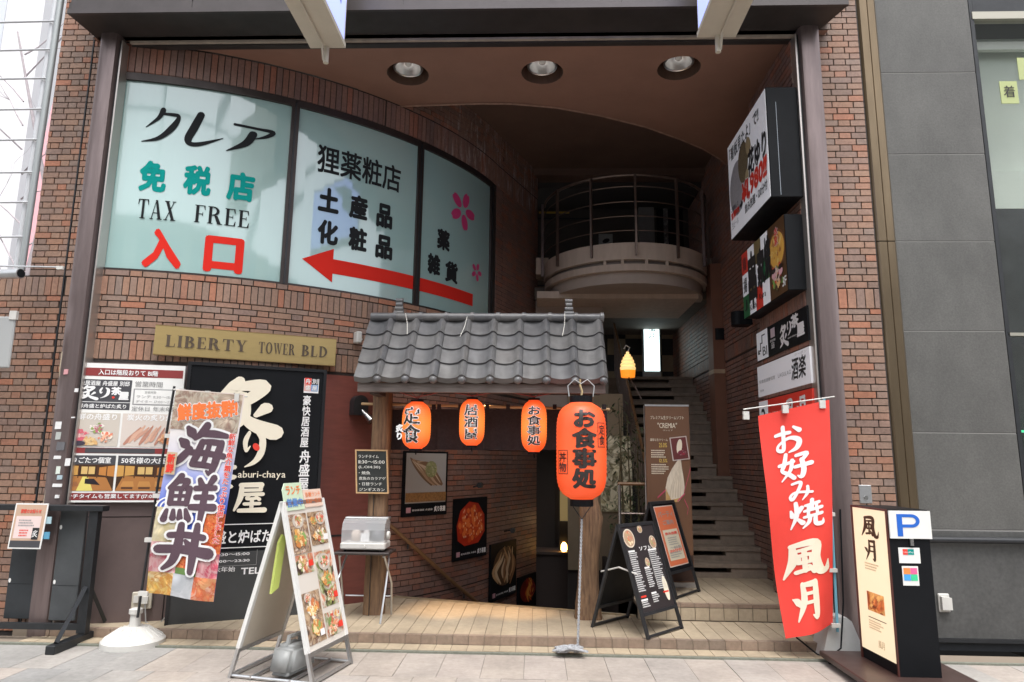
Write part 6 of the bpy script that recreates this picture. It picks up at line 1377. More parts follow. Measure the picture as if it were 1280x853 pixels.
T2 = fT @ Matrix.Translation((0, -.012, 0))
MB(T2).prism([(-w2-.01, L-.07), (-.01, L-.07), (-.01, L+.14), (-w2+.03, L+.14), (-w2-.01, L+.09)], 0, .008).build('header_card', GCARD, t)
MB(T2).prism([(0, L-.06), (w2-.0, L-.06), (w2-.0, L+.08), (0, L+.08)], 0, .008).build('header_card', PCARD, t)
text(t, 'ランチ', (-w2+.03, L+.05, -.04, L+.115), ORANGEP, .04, T=T2, y=-.003); text(t, '営業中', (-w2+.02, L-.045, -.035, L+.02), mat('blue_print', (.1, .25, .6), .5), .04, T=T2, y=-.003)
text(t, '各種ランチ', (.02, L+.02, w2-.02, L+.06), ORANGEP, .018, T=T2, y=-.003); text(t, '11:30～15:00', (.02, L-.03, w2-.02, L+.005), ORANGEP, .018, T=T2, y=-.003)
for yy_ in (-.16, .16): MB().tube([(-w/2+.0, yy_*1.0, .02), (w/2, yy_, .02)], .012, 6).build('base_tube', ALU, t)
for x0 in (-w/2+.015, w/2-.015): MB().tube([(x0, -.34, .02), (x0, .34, .02)], .011, 6).build('base_tube', ALU, t)
# green folder hanging on the left panel
ft = thing('green_folder', 'lime green folder clipped to the side of the white A-board', 'folder', (0, 0, 0)); ft.matrix_basis = t.matrix_basis @ Matrix.Translation((-w/2-.02, .16, .55))
ft.location = PY(343, 742, 5.22); ft.rotation_euler = (0, 0, rz-.35)
MB(Matrix.Rotation(.05, 4, 'Y')).prism([(-.035, .0), (.025, .04), (.045, .40), (.01, .42), (-.015, .36)], -.012, .012).build('folder_sleeve', mat('lime_plastic', (.48, .56, .14), .5), ft)
# grey water weight
p = PZ(372, 846, 0)
jt = thing('water_weight', 'grey plastic water tank weighing down the white A-board', 'weight', (p.x-.05, p.y+.02, .035), rz-.1)
b = bmesh.new(); bmesh.ops.create_cube(b, size=1)
for v in b.verts: v.co = Vector((v.co.x*.36*(1 if v.co.z < 0 else .62), v.co.y*.2, .1+v.co.z*.2))
bmesh.ops.bevel(b, geom=b.edges[:], offset=.035, segments=4, affect='EDGES')
me = bpy.data.meshes.new('tank_body'); b.to_mesh(me); b.free(); me.materials.append(mat('tank_grey', (.30, .31, .31), .4, var=.1, scale=5)); me.shade_smooth(); o = bpy.data.objects.new('tank_body', me); C.objects.link(o); o.parent = jt
MB().tube([(-.07, 0, .19), (-.06, 0, .25), (.06, 0, .25), (.08, 0, .18)], .018, 8).build('tank_handle', MC['tank_grey'], jt, smooth=True); MB().lathe([(.03, .0), (.03, .035)], 12, (.10, 0, .195)).build('tank_cap', MC['tank_grey'], jt)

# ------------------------------------------------------------------ roll-up banner, railing, plants, soft ice lamp
YU = 7.85
a = PY(818, 740, YU); zt0 = PY(806, 508, YU).z
xl, xr = PY(806, 508, YU).x, PY(851, 514, YU).x+.03
t = thing('rollup_banner', 'tall brown soft ice cream banner standing before the rising stairs', 'banner', (xl, YU, .243)); Wd = xr-xl+.06; H = zt0-.243
BRB = mat('banner_brown', (.17, .085, .045), .5, var=.12, scale=2)
MB().box(0, Wd, 0, .006, .03, H).build('banner_sheet', BRB, t); MB().box(-.01, Wd+.01, -.03, .05, 0, .05).build('banner_foot', ALU, t); MB().tube([(-.006, .02, .03), (-.006, .02, H+.01)], .008, 6).build('banner_pole', ALU, t); MB().box(0, Wd, -.006, .012, H-.0, H+.02).build('top_clamp', ALU, t)
text(t, 'プレミアム生クリームソフト', (Wd*.12, H*.925, Wd*.88, H*.945), CREAM, .018); serif = text(t, '"CREMIA"', (Wd*.28, H*.875, Wd*.72, H*.905), CREAM, .018)
text(t, 'クレミア', (Wd*.40, H*.858, Wd*.62, H*.866), CREAM, 0)
text(t, '濃厚な生クリーム', (Wd*.10, H*.80, Wd*.5, H*.815), CREAM, .018); text(t, '25.0%', (Wd*.3, H*.765, Wd*.48, H*.79), YEL, .018); scribble(t, Wd*.12, H*.75, Wd*.48, H*.71, .024, CREAM, None, -.003, 9)
text(t, '12.5%', (Wd*.3, H*.68, Wd*.48, H*.70), YEL, .018); scribble(t, Wd*.12, H*.67, Wd*.5, H*.62, .024, CREAM, None, -.003, 10)
Tc = Matrix.Translation((Wd*.76, 0, H*.76)) @ Matrix.Rotation(-.12, 4, 'Y')
MB(Tc).box(-.095, .095, -.012, -.006, -.13, .13).build('photo_card', mat('photo_border', (.6, .55, .52), .5), t); pic(t, (-.085, -.12, .085, .12), mat('photo_maroon', (.14, .03, .03), .5), -.013, T=Tc)
MB(Tc).disc(.0, .02, .03, .085, -.0145, 14, rot=-.25).build('cone_print', CREAM, t, fix=False); MB(Tc).disc(.02, -.05, .05, .03, -.015, 12).build('berry_print', picmat('berries', [(.5, .05, .08), (.15, .02, .05), (.7, .4, .35)], 40), t, fix=False)
# big ice cream swirl picture
SOFT = mat('soft_cream_print', (.75, .68, .55), .5, var=.25, scale=9, stretch=(6, 1, 1.2)); CONE = mat('cone_tan', (.60, .38, .14), .5, var=.25, scale=30)
def IC(x, z): return (.17+x*.85)*Wd, (z*.62+.335)*H
pts = [(.30, .20), (.30, .33), (.36, .42), (.48, .50), (.60, .56), (.72, .61), (.74, .52), (.78, .42), (.80, .33), (.76, .26), (.62, .20)]
MB().add([(IC(x, z)[0], -.004, IC(x, z)[1]) for x, z in pts], [tuple(range(len(pts)))]).build('ice_cream_picture', SOFT, t, fix=False)
for k in range(5):
    x0 = .40+.07*k; b = MB(); n = 8
    for i in range(n): 
        f0, f1 = i/n, (i+1)/n; g = lambda f: (x0+(.70-x0)*f**1.6, .24+.30*f)
        (ax, az), (cx, cz) = g(f0), g(f1); b.quad(*[(IC(x_, z_)[0], -.005, IC(x_, z_)[1]) for x_, z_ in ((ax, az), (ax+.018*(1-f0), az), (cx+.018*(1-f1), cz), (cx, cz))])
    b.build('swirl_line', mat('cream_shadow_print', (.50, .42, .30), .5), t, fix=False)
MB().add([(IC(x, z)[0], -.0045, IC(x, z)[1]) for x, z in ((.30, .20), (.62, .20), (.68, .24), (.44, .22), (.33, .30), (.31, .33))], [(0, 1, 2, 3, 4, 5)]).build('cone_picture', CONE, t, fix=False)
RIB = mat('ribbon_pink', (.55, .07, .14), .5)
b = MB()
for (ax, az, cx, cz) in ((.08, .23, .30, .30), (.78, .28, .97, .50), (.60, .20, .80, .27), (.78, .22, .88, .14), (.88, .14, .84, .08)):
    A1, C1 = IC(ax, az), IC(cx, cz); b.quad((min(A1[0], Wd), -.006, A1[1]), (min(A1[0], Wd), -.006, A1[1]+.018), (min(C1[0], Wd), -.006, C1[1]+.018), (min(C1[0], Wd), -.006, C1[1]))
b.build('ribbon_picture', RIB, t, fix=False)
pic(t, (.005, .06, Wd-.005, H*.17), mat('banner_dark_band', (.05, .025, .018), .5), -.003, 'banner_band')
# guard rail
t = thing('guard_rail', 'low rail with brown top and silver post beside the stairwell', 'railing', (.96, 7.95, .24))
zr_ = PY(788, 605, 7.95).z-.24
MB().tube([(-.02, 0, zr_), (.40, 0, zr_)], .02, 8).build('top_rail', HR, t, smooth=True); MB().tube([(0, 0, -.0), (0, 0, zr_)], .018, 8).build('rail_post', STEEL, t, smooth=True); MB().tube([(0, 0, zr_*.7), (.4, 0, zr_*.7)], .01, 6).build('mid_rail', BRZ, t); MB().tube([(.39, 0, 0), (.39, 0, zr_)], .014, 8).build('rail_post', BRZ, t)
# bamboo plants in planter
LEAF = mat('bamboo_leaf', (.06, .10, .035), .5, rnd=[(.05, .085, .03), (.08, .12, .04), (.04, .07, .025), (.10, .12, .05)], var=.2, scale=20)
CANE = mat('bamboo_cane', (.16, .13, .07), .5, var=.3, scale=12)
rr = random.Random(17)
BAMB = ['leftmost bamboo stem, just right of the big lantern', 'second bamboo stem from the big lantern', 'middle one of the five bamboo stems', 'fourth bamboo stem, second from the brown soft ice cream banner', 'rightmost bamboo stem, next to the brown soft ice cream banner']
for k in range(5):
    x = 1.02+.09*k; y = 8.65+rr.uniform(-.12, .12); hgt = rr.uniform(1.35, 2.2)
    t = thing('bamboo_plant', BAMB[k], 'plant', (x, y, .24), 0, 'bamboo stems left of the rising stairs')
    dx = rr.uniform(-.15, .08); MB().tube([(0, 0, 0), (dx*.4, 0, hgt*.5), (dx, 0, hgt)], [.014, .011, .005], 6).build('cane', CANE, t)
    b = MB()
    for q in range(150):
        f = rr.uniform(.25, 1.0); px_ = dx*f+rr.gauss(0, .09); py_ = rr.gauss(0, .09); z = hgt*f+rr.gauss(0, .05); a = rr.uniform(0, 2*PI); l = rr.uniform(.06, .13); w = l*.11; dr = rr.uniform(-.9, .1)
        d = Vector((math.cos(a), math.sin(a), dr)).normalized(); s = d.cross(Vector((0, 0, 1))).normalized()*w; p = Vector((px_, py_, z))
        b.add([p, p+d*l*.4+s, p+d*l, p+d*l*.4-s], [(0, 1, 2, 3)])
    b.build('foliage', LEAF, t, fix=False)
pl = thing('planter_box', 'dark planter box holding the bamboo', 'planter', (1.2, 8.65, .24)); MB().box(-.24, .26, -.2, .2, 0, .28).build('box', BLKS, pl); MB().box(-.22, .24, -.18, .18, .281, .285).build('soil', mat('soil', (.05, .035, .025), .9), pl)
# soft ice lamp
Yi = 9.3; p = PY(785, 472, Yi); a = PY(785, 440, Yi); hh = a.z-p.z; r_ = 10/853*Yi
t = thing('soft_ice_lamp', 'glowing soft ice cream shaped lamp by the stair balustrade', 'lamp', p)
MB().lathe([(r_*.85, 0), (r_*.95, hh*.27)], 20).build('lit_cone', mat('ice_cone_glow', (.9, .3, .03), .5, emit=(1, .28, .02), es=.42), t, smooth=True)
pf = []
for k, (rad, z0, z1) in enumerate(((1.0, .27, .43), (.94, .43, .56), (.80, .56, .69), (.62, .69, .80), (.40, .80, .90), (.2, .90, 1.0))):
    for q in range(5): s_ = q/4; pf.append((r_*(rad*.86+rad*.14*math.sin(PI*s_)), hh*(z0+(z1-z0)*s_)))
MB().lathe(pf, 20).build('lit_cream', mat('ice_cream_glow', (.9, .75, .45), .5, emit=(1, .62, .22), es=.42), t, smooth=True)
MB().tube([(0, 0, hh), (.03, 0, hh+.06), (-.02, 0, hh+.09), (-.05, 0, hh+.04)], .008, 6).build('hanging_hook', PLASW, t)
MB().tube([(0, .0, .02), (.1, .05, -.12), (1.45-p.x, .05, -.3)], .01, 6).build('support_arm', BRZ, t)

# ------------------------------------------------------------------ signs on the right recess wall
def rsign(name, lab, cat, X, y_far, y_near, z0, z1, depth, group=None):
    t = thing(name, lab, cat, (X, y_far, z0), -PI/2, group); return t, y_far-y_near, z1-z0
LITW = mat('lit_sign_white', (.74, .74, .76), .35, emit=(.9, .92, 1), es=.06)
t, Wd, H = rsign('box_sign', 'largest box sign, white with black and red brush writing, at top right', 'box sign', 2.25, 7.62, 6.28, 4.10, 5.24, .3)
MB().box(0, Wd, 0.001, .305, 0, H, .006).build('cabinet', BLKS, t); MB().box(.012, Wd-.012, -.004, .0, .012, H-.012).build('sign_face', LITW, t)
SH = lambda x, z: (x*Wd, z*H)
text(t, '「看板見たよ」で!!', (Wd*.06, H*.79, Wd*.84, H*.93), BLACK, .04, y=-.008, italic=.1)
MB().disc(Wd*.24, H*.45, Wd*.21, H*.27, -.006, 32).build('pale_fan_print', mat('fan_grey', (.42, .42, .44), .5, var=.2, scale=30), t, fix=False)
MB().disc(Wd*.42, H*.62, Wd*.13, H*.20, -.0075, 28).build('gold_disc_print', mat('disc_olive', (.20, .16, .09), .5, var=.3, scale=40), t, fix=False)
MB().disc(Wd*.57, H*.70, Wd*.06, H*.10, -.009, 12, rot=.4).disc(Wd*.5, H*.42, Wd*.05, H*.09, -.009, 12, rot=-.3).build('ornament_print', mat('orn_tan', (.40, .32, .18), .5), t, fix=False)
text(t, '花ゆり', (Wd*.55, H*.40, Wd*.97, H*.64), BLACK, .065, y=-.010, italic=.15)
text(t, '¥1,980!!', (Wd*.38, H*.20, Wd*.97, H*.40), RED, .065, y=-.012, italic=.12, outline=(WHITE, .11))
text(t, '飲み放題・120分付', (Wd*.42, H*.10, Wd*.95, H*.19), BLACK, .04, y=-.010)
text(t, 'ご案内して', (Wd*.05, H*.27, Wd*.25, H*.32), BLACK, .018, y=-.010); text(t, '営業中!!', (Wd*.05, H*.19, Wd*.27, H*.26), RED, .065, y=-.010); text(t, '生ビール', (Wd*.06, H*.09, Wd*.24, H*.16), GREYT, .018, y=-.010)
MB().prism([(Wd*.29, H*.22), (Wd*.33, H*.22), (Wd*.33, H*.19), (Wd*.37, H*.235), (Wd*.33, H*.28), (Wd*.33, H*.25), (Wd*.29, H*.25)], -.009, -.008).build('arrow_print', BLACK, t)
MB().box(Wd*1.0-.0, Wd+.002, .09, .094, .02, H*.86).build('edge_scratch', mat('scratch_pale', (.35, .4, .45), .4), t)

t, Wd, H = rsign('box_sign', 'checked red, white and green box sign with food pictures below the largest sign', 'box sign', 2.38, 7.70, 6.34, 3.20, 3.95, .17)
MB().box(0, Wd, 0.001, .175, 0, H, .006).build('cabinet', BLKS, t)
GRN_ = mat('sign_green', (.02, .16, .06), .4); OLV = mat('sign_olive', (.22, .17, .07), .4)
cw_ = .125
cols = [[GRN_, LITW, RED], [LITW, OLV, LITW], [RED, LITW, OLV], [LITW, GRN_, LITW]]
for i, cc in enumerate(cols):
    for j, m in enumerate(cc): pic(t, (Wd*cw_*i*1.3, H*j/3, Wd*cw_*(i+1)*1.3, H*(j+1)/3), m, -.003, 'checker_print')
F_KUSHI = picmat('food_skewers', [(.75, .4, .06), (.3, .12, .03), (.8, .55, .15), (.5, .08, .04), (.15, .25, .05), (.75, .4, .4), (.1, .05, .03)], 13, 1.6)
pic(t, (Wd*.65, 0, Wd, H), PM((.10, .05, .02)), -.003)
dish(t, Wd*.83, H*.62, Wd*.17, [(.78, .45, .08), (.82, .60, .2), (.5, .18, .05)], seed=3, bowl=(.75, .42, .08), rim=(.2, .08, .03), rz=.9, y=-.005, n=20)
dish(t, Wd*.82, H*.25, Wd*.16, [(.70, .10, .05), (.8, .5, .2), (.75, .55, .5), (.2, .35, .08), (.08, .05, .03)], seed=4, bowl=None, rim=None, rz=.95, y=-.0085, n=26)
for kx in (.76, .90): MB().disc(Wd*kx, H*.30, Wd*.04, H*.05, -.0125, 14).build('pink_round_print', PM((.8, .45, .5)), t, fix=False); MB().disc(Wd*kx, H*.36, Wd*.042, H*.035, -.0128, 14).build('dark_round_print', PM((.03, .02, .02)), t, fix=False)
text(t, '串', (Wd*.17, H*.10, Wd*.36, H*.88), BLACK, .065, y=-.008); text(t, '家', (Wd*.40, H*.30, Wd*.56, H*.82), BLACK, .065, y=-.008); text(t, '焼', (Wd*.57, H*.35, Wd*.70, H*.9), BLACK, .065, y=-.008)
text(t, '鶏', (Wd*.03, H*.72, Wd*.12, H*.92), MAROON, .04, y=-.006); text(t, '揚', (Wd*.03, H*.38, Wd*.12, H*.60), BLACK, .04, y=-.006); text(t, 'J', (Wd*.04, H*.1, Wd*.10, H*.26), BLACK, .04, y=-.006)
text(t, 'Kushi', (Wd*.18, H*.05, Wd*.34, H*.14), BLACK, .018, y=-.006); text(t, 'Kura', (Wd*.41, H*.12, Wd*.56, H*.21), BLACK, .018, y=-.006); text(t, '本家', (Wd*.80, H*.68, Wd*.87, H*.92), RED, .04, vertical=True, y=-.006, outline=(WHITE, .1)); text(t, '3F', (Wd*.91, H*.08, Wd*.99, H*.2), WHITE, .04, y=-.006)

t, Wd, H = rsign('plate_sign', 'black plate sign with white B1 stair arrow panel, uppermost of three plates', 'plate sign', 2.535, 7.80, 6.33, 2.72, 3.05, .02, 'plate signs under the box signs')
MB().box(0, Wd, 0, .02, 0, H).build('plate', BLKS, t); pic(t, (.006, .006, Wd*.255, H-.006), LITW, -.002, 'white_panel')
text(t, 'B1', (Wd*.14, H*.12, Wd*.235, H*.42), BLACK, .018, y=-.005)
MB().prism([(Wd*.06, H*.30), (Wd*.10, H*.30), (Wd*.10, H*.55), (Wd*.14, H*.55), (Wd*.14, H*.80), (Wd*.20, H*.80), (Wd*.20, H*.84), (Wd*.125, H*.84), (Wd*.125, H*.59), (Wd*.085, H*.59), (Wd*.085, H*.36), (Wd*.06, H*.36)], -.005, -.004).build('stair_arrow_print', BLACK, t)
MB().prism([(Wd*.03, H*.22), (Wd*.08, H*.22), (Wd*.035, H*.40)], -.005, -.004).build('arrow_head_print', BLACK, t)
brush(t, '炙', (Wd*.50, H*.14, Wd*.66, H*.78), WHITE, k=1.2); brush(t, 'り', (Wd*.65, H*.40, Wd*.74, H*.80), WHITE); text(t, '茶', (Wd*.74, H*.55, Wd*.86, H*.92), WHITE, .065, y=-.005); text(t, '屋', (Wd*.83, H*.22, Wd*.95, H*.58), WHITE, .065, y=-.005); text(t, 'aburi-chaya', (Wd*.66, H*.27, Wd*.82, H*.34), WHITE, 0, y=-.005)
pic(t, (Wd*.32, H*.58, Wd*.41, H*.88), mat('seal_mix2', (.6, .5, .55), .5), -.002, 'seal_print'); text(t, '豪快居酒屋', (Wd*.31, H*.44, Wd*.42, H*.52), WHITE, .018, y=-.005); text(t, '舟盛屋', (Wd*.33, H*.22, Wd*.40, H*.42), WHITE, .018, y=-.005, vertical=True)
t, Wd, H = rsign('plate_sign', 'plain white plate sign with thin grey writing, middle of three plates', 'plate sign', 2.535, 7.83, 6.33, 2.32, 2.66, .02, 'plate signs under the box signs')
MB().box(0, Wd, 0, .02, 0, H).build('plate', LITW, t); text(t, '和食居酒屋個室', (Wd*.04, H*.42, Wd*.38, H*.54), GREYT, 0, y=-.003); text(t, 'LAGULAG', (Wd*.44, H*.42, Wd*.68, H*.54), GREYT, 0, y=-.003)
text(t, '酒樂'.replace('樂', '楽'), (Wd*.69, H*.22, Wd*.94, H*.84), BLACK, .04, y=-.003, italic=.2); text(t, '個室完備', (Wd*.05, H*.14, Wd*.13, H*.22), GREYT, 0, y=-.003); text(t, 'クーポン', (Wd*.76, H*.88, Wd*.96, H*.95), GREYT, 0, y=-.003)
t, Wd, H = rsign('plate_sign', 'red plate sign partly hidden behind the red flag, lowest of three plates', 'plate sign', 2.535, 7.83, 6.33, 1.90, 2.27, .02, 'plate signs under the box signs')
MB().box(0, Wd, 0, .02, 0, H).build('plate', RED, t); pic(t, (.006, .006, Wd*.2, H-.006), LITW, -.002, 'white_panel'); text(t, 'お好み焼', (Wd*.22, H*.42, Wd*.5, H*.62), WHITE, .04, y=-.003); brush(t, '風', (Wd*.54, H*.28, Wd*.72, H*.86), WHITE); brush(t, '月', (Wd*.76, H*.28, Wd*.92, H*.86), WHITE); text(t, '2', (Wd*.06, H*.3, Wd*.14, H*.75), BLACK, .04, y=-.004)

# ------------------------------------------------------------------ stone building on the right
STN = mat('grey_granite', (.13, .13, .125), .5, var=.25, scale=60, bump=.10, spec=.4, rnd=[(.112, .110, .104), (.126, .124, .117)])
YS = 6.43
sb_ = thing('stone_pillar', 'smooth dark grey stone pillar of big panels right of the gold strip', 'pillar', (3.44, YS, 0))
def zs(py, px=1170): return PY(px, py, YS).z
zj = [1.02, zs(541), zs(414), zs(302), zs(193), zs(91), 7.4]
for z0, z1 in zip(zj[:-1], zj[1:]):
    MB().box(0, .955, 0, .1, z0+.004, z1-.004, .003).build('stone_panel', STN, sb_)
MB().box(.005, .95, .003, .5, 0, 7.4).build('pillar_core', mat('stone_joint_pale', (.22, .215, .205), .8), sb_)
brs = thing('brass_strip', 'tall gold brown metal strip between brick pier and grey stone', 'metal strip', (3.25, 6.36, 0))
BRS = mat('bronze_strip', (.20, .15, .095), .32, .75, var=.3, scale=1.3, stretch=(4, 4, .8))
for z0, z1 in ((0, 3.68), (3.69, 7.4)):
    MB().prismz([(0, .1), (.0, .02), (.02, 0), (.09, .0), (.095, .008), (.10, .0), (.165, .0), (.185, .02), (.185, .1)], z0, z1).build('strip_panel', BRS, brs)
low = thing('stone_plinth', 'dark grey stone plinth with black rail right of the parking sign', 'plinth', (3.44, YS, 0))
for x0, x1 in ((0, .955), (.963, 2.4)):
    MB().box(x0, x1, -.002, .2, .10, 1.012, .003).build('stone_panel', mat('plinth_stone', (.09, .09, .088), .55, var=.3, scale=30, bump=.08, rnd=[(.085, .085, .083), (.092, .092, .09)]), low)
MB().box(-.02, 2.4, .0, .2, 0, .095).build('base_strip', BLKMETAL, low); zr_ = zs(675, 1220)
MB().tube([(-.0, -.045, zr_), (2.4, -.045, zr_)], .028, 10).build('rail', BLKMETAL, low, smooth=True)
MB().box(-.02, 2.4, -.02, .0, .07, .10).build('base_lip', BLKMETAL, low)
for x in (.25, 1.6): MB().box(x-.015, x+.015, -.04, .0, zr_-.015, zr_+.015).build('rail_bracket', BLKMETAL, low)
p = PY(1180, 754, YS-.01)
o_ = thing('outdoor_socket', 'white weatherproof socket cover on the grey stone plinth', 'socket', (p.x, YS-.003, p.z))
MB().box(-.05, .045, -.02, 0, -.075, .08, .006).build('socket_plate', PLASW, o_); MB().prism([(-.04, -.05), (.045, -.05), (.045, .05), (-.04, .06)], -.055, -.021).build('socket_lid', PLASW, o_)
p = PY(1082, 618, 6.345)
o_ = thing('cover_plate', 'small grey metal cover plate on the narrow right brick pier', 'cover plate', (p.x, 6.344, p.z)); MB().box(-.055, .055, 0, .012, -.08, .08, .003).build('plate', ALU, o_); MB().lathe([(.018, 0), (.018, .008)], 12).build('lock', STEEL, o_).matrix_basis = Matrix.Translation((0, 0, -.03)) @ Matrix.Rotation(PI/2, 4, 'X')
# window of the neighbour
wn = thing('neighbour_window', 'tall window with pale blind and yellow note at the right edge', 'window', (4.42, YS, 0))
zt_, zm, zb_ = zs(24, 1262), zs(247, 1262), zs(416, 1270)
GLN = mat('neighbour_glass', (.05, .06, .05), .05, spec=.5); GLN.node_tree.nodes['Principled BSDF'].inputs['Alpha'].default_value = .12
BL_ = mat('pale_blind', (.60, .68, .60), .6, var=.08, scale=2)
for k, (z0, z1) in enumerate(((zm, 4.55), (4.56, 5.1), (5.11, zt_))): MB().box(.02, 2.0, .30+.02*k, .33+.02*k, z0, z1).build('blind_panel', BL_, wn)
MB().box(.02, 2.0, .22, .27, zs(46, 1262), zs(36, 1262)).build('blind_rail', mat('rail_pale', (.7, .75, .68), .4), wn)
MB().box(.02, 2.0, .30, .33, 1.02, zm-.002).build('dark_cloth', mat('interior_dark', (.05, .055, .058), .7, var=.4, scale=3), wn)
MB().box(.0, 2.0, .0, .06, zb_-.03, zb_).box(0, 2.0, -.01, .08, zt_, zt_+.08).build('frame_rail', mat('frame_pale', (.40, .38, .32), .4, .5), wn)
MB().box(-.02, 0.018, .0, .3, 1.02, 7).build('frame_side', BLKMETAL, wn)
MB().box(.02, 2.0, .025, .03, 1.02, zt_).build('pane', GLN, wn)
MB().box(.02, 2.0, .0, .2, zt_+.081, 7.4).build('head_panel', BLKMETAL, wn)
p = PY(1261, 116, YS+.01)
o_ = thing('paper_note', 'yellow green paper note reading 着 stuck on the right window', 'note', (p.x, YS+.0, p.z)); MB().box(-.085, .085, .004, .010, -.12, .12).build('paper', mat('note_yellow', (.42, .47, .22), .7), o_); text(o_, '着', (-.055, -.055, .055, .07), INK, .018, y=.001)
o_ = thing('paper_note', 'second yellow green note cut off by the right photo edge', 'note', (PY(1281, 88, YS).x, YS, PY(1281, 88, YS).z)); MB().box(-.06, .14, .004, .010, -.1, .14).build('paper', MC['note_yellow'], o_)
# red goods glimpsed inside
MB().box(.05, 1.5, .25, .29, 1.30, 1.42).build('shelf_goods', picmat('shelf_red', [(.3, .04, .03), (.05, .04, .04), (.4, .3, .25)], 12), wn)
MB().box(.0, 1.9, .2, .24, 1.9, 1.92).build('green_light_line', mat('green_line', (.05, .5, .25), .4, emit=(.1, .8, .4), es=.4), wn)
tag(MB().box(4.42, 6.2, 6.8, 7.0, 0, 7.4).build('rear_partition', STEPD), kind='structure')

# ------------------------------------------------------------------ lit sign cabinet with P board
A0 = Vector((2.80, 5.33, 0)); B0 = Vector((2.79, 5.92, 0))
XN = PY(1117, 740, 5.32).x
lc = thing('lit_sign_cabinet', 'black standing cabinet with lit cream face and blue P board', 'sign', (XN, 5.32, .09))
ztop = PY(1112, 637, 5.33).z-.09; wN = (PY(1168, 740, 5.32).x-PY(1117, 740, 5.32).x)
XF = .52; XD = PY(1071, 720, 5.84).x-PY(1117, 740, 5.32).x
pl = [(0, 0), (wN, .0), (wN+XD, XF), (XD, XF)]
MB().prismz(pl, 0, ztop).build('cabinet', BLKS, lc)
fT_ = Matrix.Translation((XD, XF, 0)) @ Matrix.Rotation(math.atan2(-XF, -XD), 4, 'Z')      # x runs toward the camera
Wf = math.hypot(XF, XD)
LITC = mat('lit_face_warm', (.60, .53, .40), .4, emit=(1, .80, .52), es=.30)
MB(fT_).box(.02, Wf-.015, -.006, -.001, .08, ztop-.015).build('lit_face', LITC, lc)
MB(fT_).box(.0, .0195, -.012, -.001, .0, ztop).box(Wf-.0145, Wf, -.012, -.001, 0, ztop).box(.0196, Wf-.0146, -.012, -.001, ztop-.0145, ztop).build('face_frame', mat('frame_maroon', (.08, .025, .02), .4), lc)
DKB = mat('ink_dark_brown', (.05, .03, .012), .5)
brush(lc, '風', (Wf*.28, ztop*.80, Wf*.74, ztop*.94), DKB, k=1.1, T=fT_, y=-.008); brush(lc, '月', (Wf*.34, ztop*.655, Wf*.68, ztop*.785), DKB, T=fT_, y=-.008)
scribble(lc, Wf*.3, ztop*.635, Wf*.72, ztop*.60, .02, mat('faint_print', (.55, .42, .25), .5), fT_, -.008, 3)
pic(lc, (Wf*.30, ztop*.33, Wf*.76, ztop*.45), picmat('photo_lit_dish', [(.12, .03, .01), (.5, .12, .03), (.75, .4, .12), (.25, .06, .02)], 14, emit=.3), -.009, T=fT_)
MB(fT_).box(Wf*.30, Wf*.78, -.0095, -.009, ztop*.285, ztop*.29).build('rule_print', DKB, lc)
scribble(lc, Wf*.3, ztop*.27, Wf*.72, ztop*.22, .018, MC['faint_print'], fT_, -.008, 5); text(lc, '風月', (Wf*.52, ztop*.115, Wf*.68, ztop*.16), MC['faint_print'], .018, T=fT_, y=-.008)
def npx(px, py): p = PY(px, py, 5.32); return p.x-XN, p.z-.09
x0, z0 = npx(1112, 673); x1, z1 = npx(1161, 639)
MB().box(x0, x1, -.014, -.004, z0, z1).build('parking_board', SIGNW, lc)
BLU = mat('sign_blue', (.02, .13, .55), .4); hx, hz = x1-x0, z1-z0
b = MB(); X = x0+hx*.18; st = hx*.13
b.box(X, X+st, -.0165, -.0145, z0+hz*.08, z0+hz*.88)
n = 14; cxp, czp = X+st+hx*.22, z0+hz*.64; ro, ri = hz*.24, hz*.13
b.box(X+st, cxp, -.0164, -.0145, czp+ri, czp+ro).box(X+st, cxp, -.0164, -.0145, czp-ro, czp-ri)
for i in range(n):
    a0, a1 = -PI/2+PI*i/n, -PI/2+PI*(i+1)/n; g = lambda r, a: (cxp+r*1.25*math.cos(a), -.0164, czp+r*math.sin(a))
    b.quad(g(ri, a0), g(ri, a1), g(ro, a1), g(ro, a0))
b.build('letter_p', BLU, lc, fix=False)
MB().box(x0+hx*.46, x0+hx*.54, -.02, -.004, z0-.05, z0-.001).build('board_clip', STEEL, lc)
xa, za = npx(1124, 704); xb, zb_ = npx(1149, 685)
MB().box(xa, xb, -.004, -.0005, za, zb_).build('sticker', SIGNW, lc); MB().box(xa+.03, xa+.065, -.006, -.0045, za+.06, za+.10).build('sticker_red', RED, lc); MB().box(xa+.066, xa+.11, -.006, -.0045, za+.06, za+.10).build('sticker_teal', TEAL, lc); text(lc, 'UnionPay', (xa+.035, za+.07, xa+.105, za+.085), WHITE, 0, y=-.008)
xa, za = npx(1129, 732); xb, zb_ = npx(1147, 708)
MB().box(xa, xb, -.004, -.0005, za, zb_).build('sticker', SIGNW, lc); w_ = (xb-xa-.02)/2; h_ = (zb_-za-.05)/2
for i, j, c in ((0, 1, (.8, .25, .06)), (1, 1, (.8, .12, .3)), (0, 0, (.06, .35, .75)), (1, 0, (.05, .6, .3))): MB().box(xa+.009+i*(w_+.002), xa+.009+i*(w_+.002)+w_, -.006, -.0045, za+.035+j*(h_+.002), za+.035+j*(h_+.002)+h_).build('sticker_square', mat('sq%d%d' % (i, j), c, .5), lc)
bs = MB(); bs.box(-.30, wN+.22, -.36, XF+.16, -.045, -.001, .006); bs.build('base_board', mat('base_brown', (.06, .035, .03), .35, var=.2, scale=5), lc)
for x in (-.24, wN+.16):
    for y in (-.28, XF+.10): MB().tube([(x-.012, y, -.066), (x+.012, y, -.066)], .024, 12).build('castor', BLKS, lc)

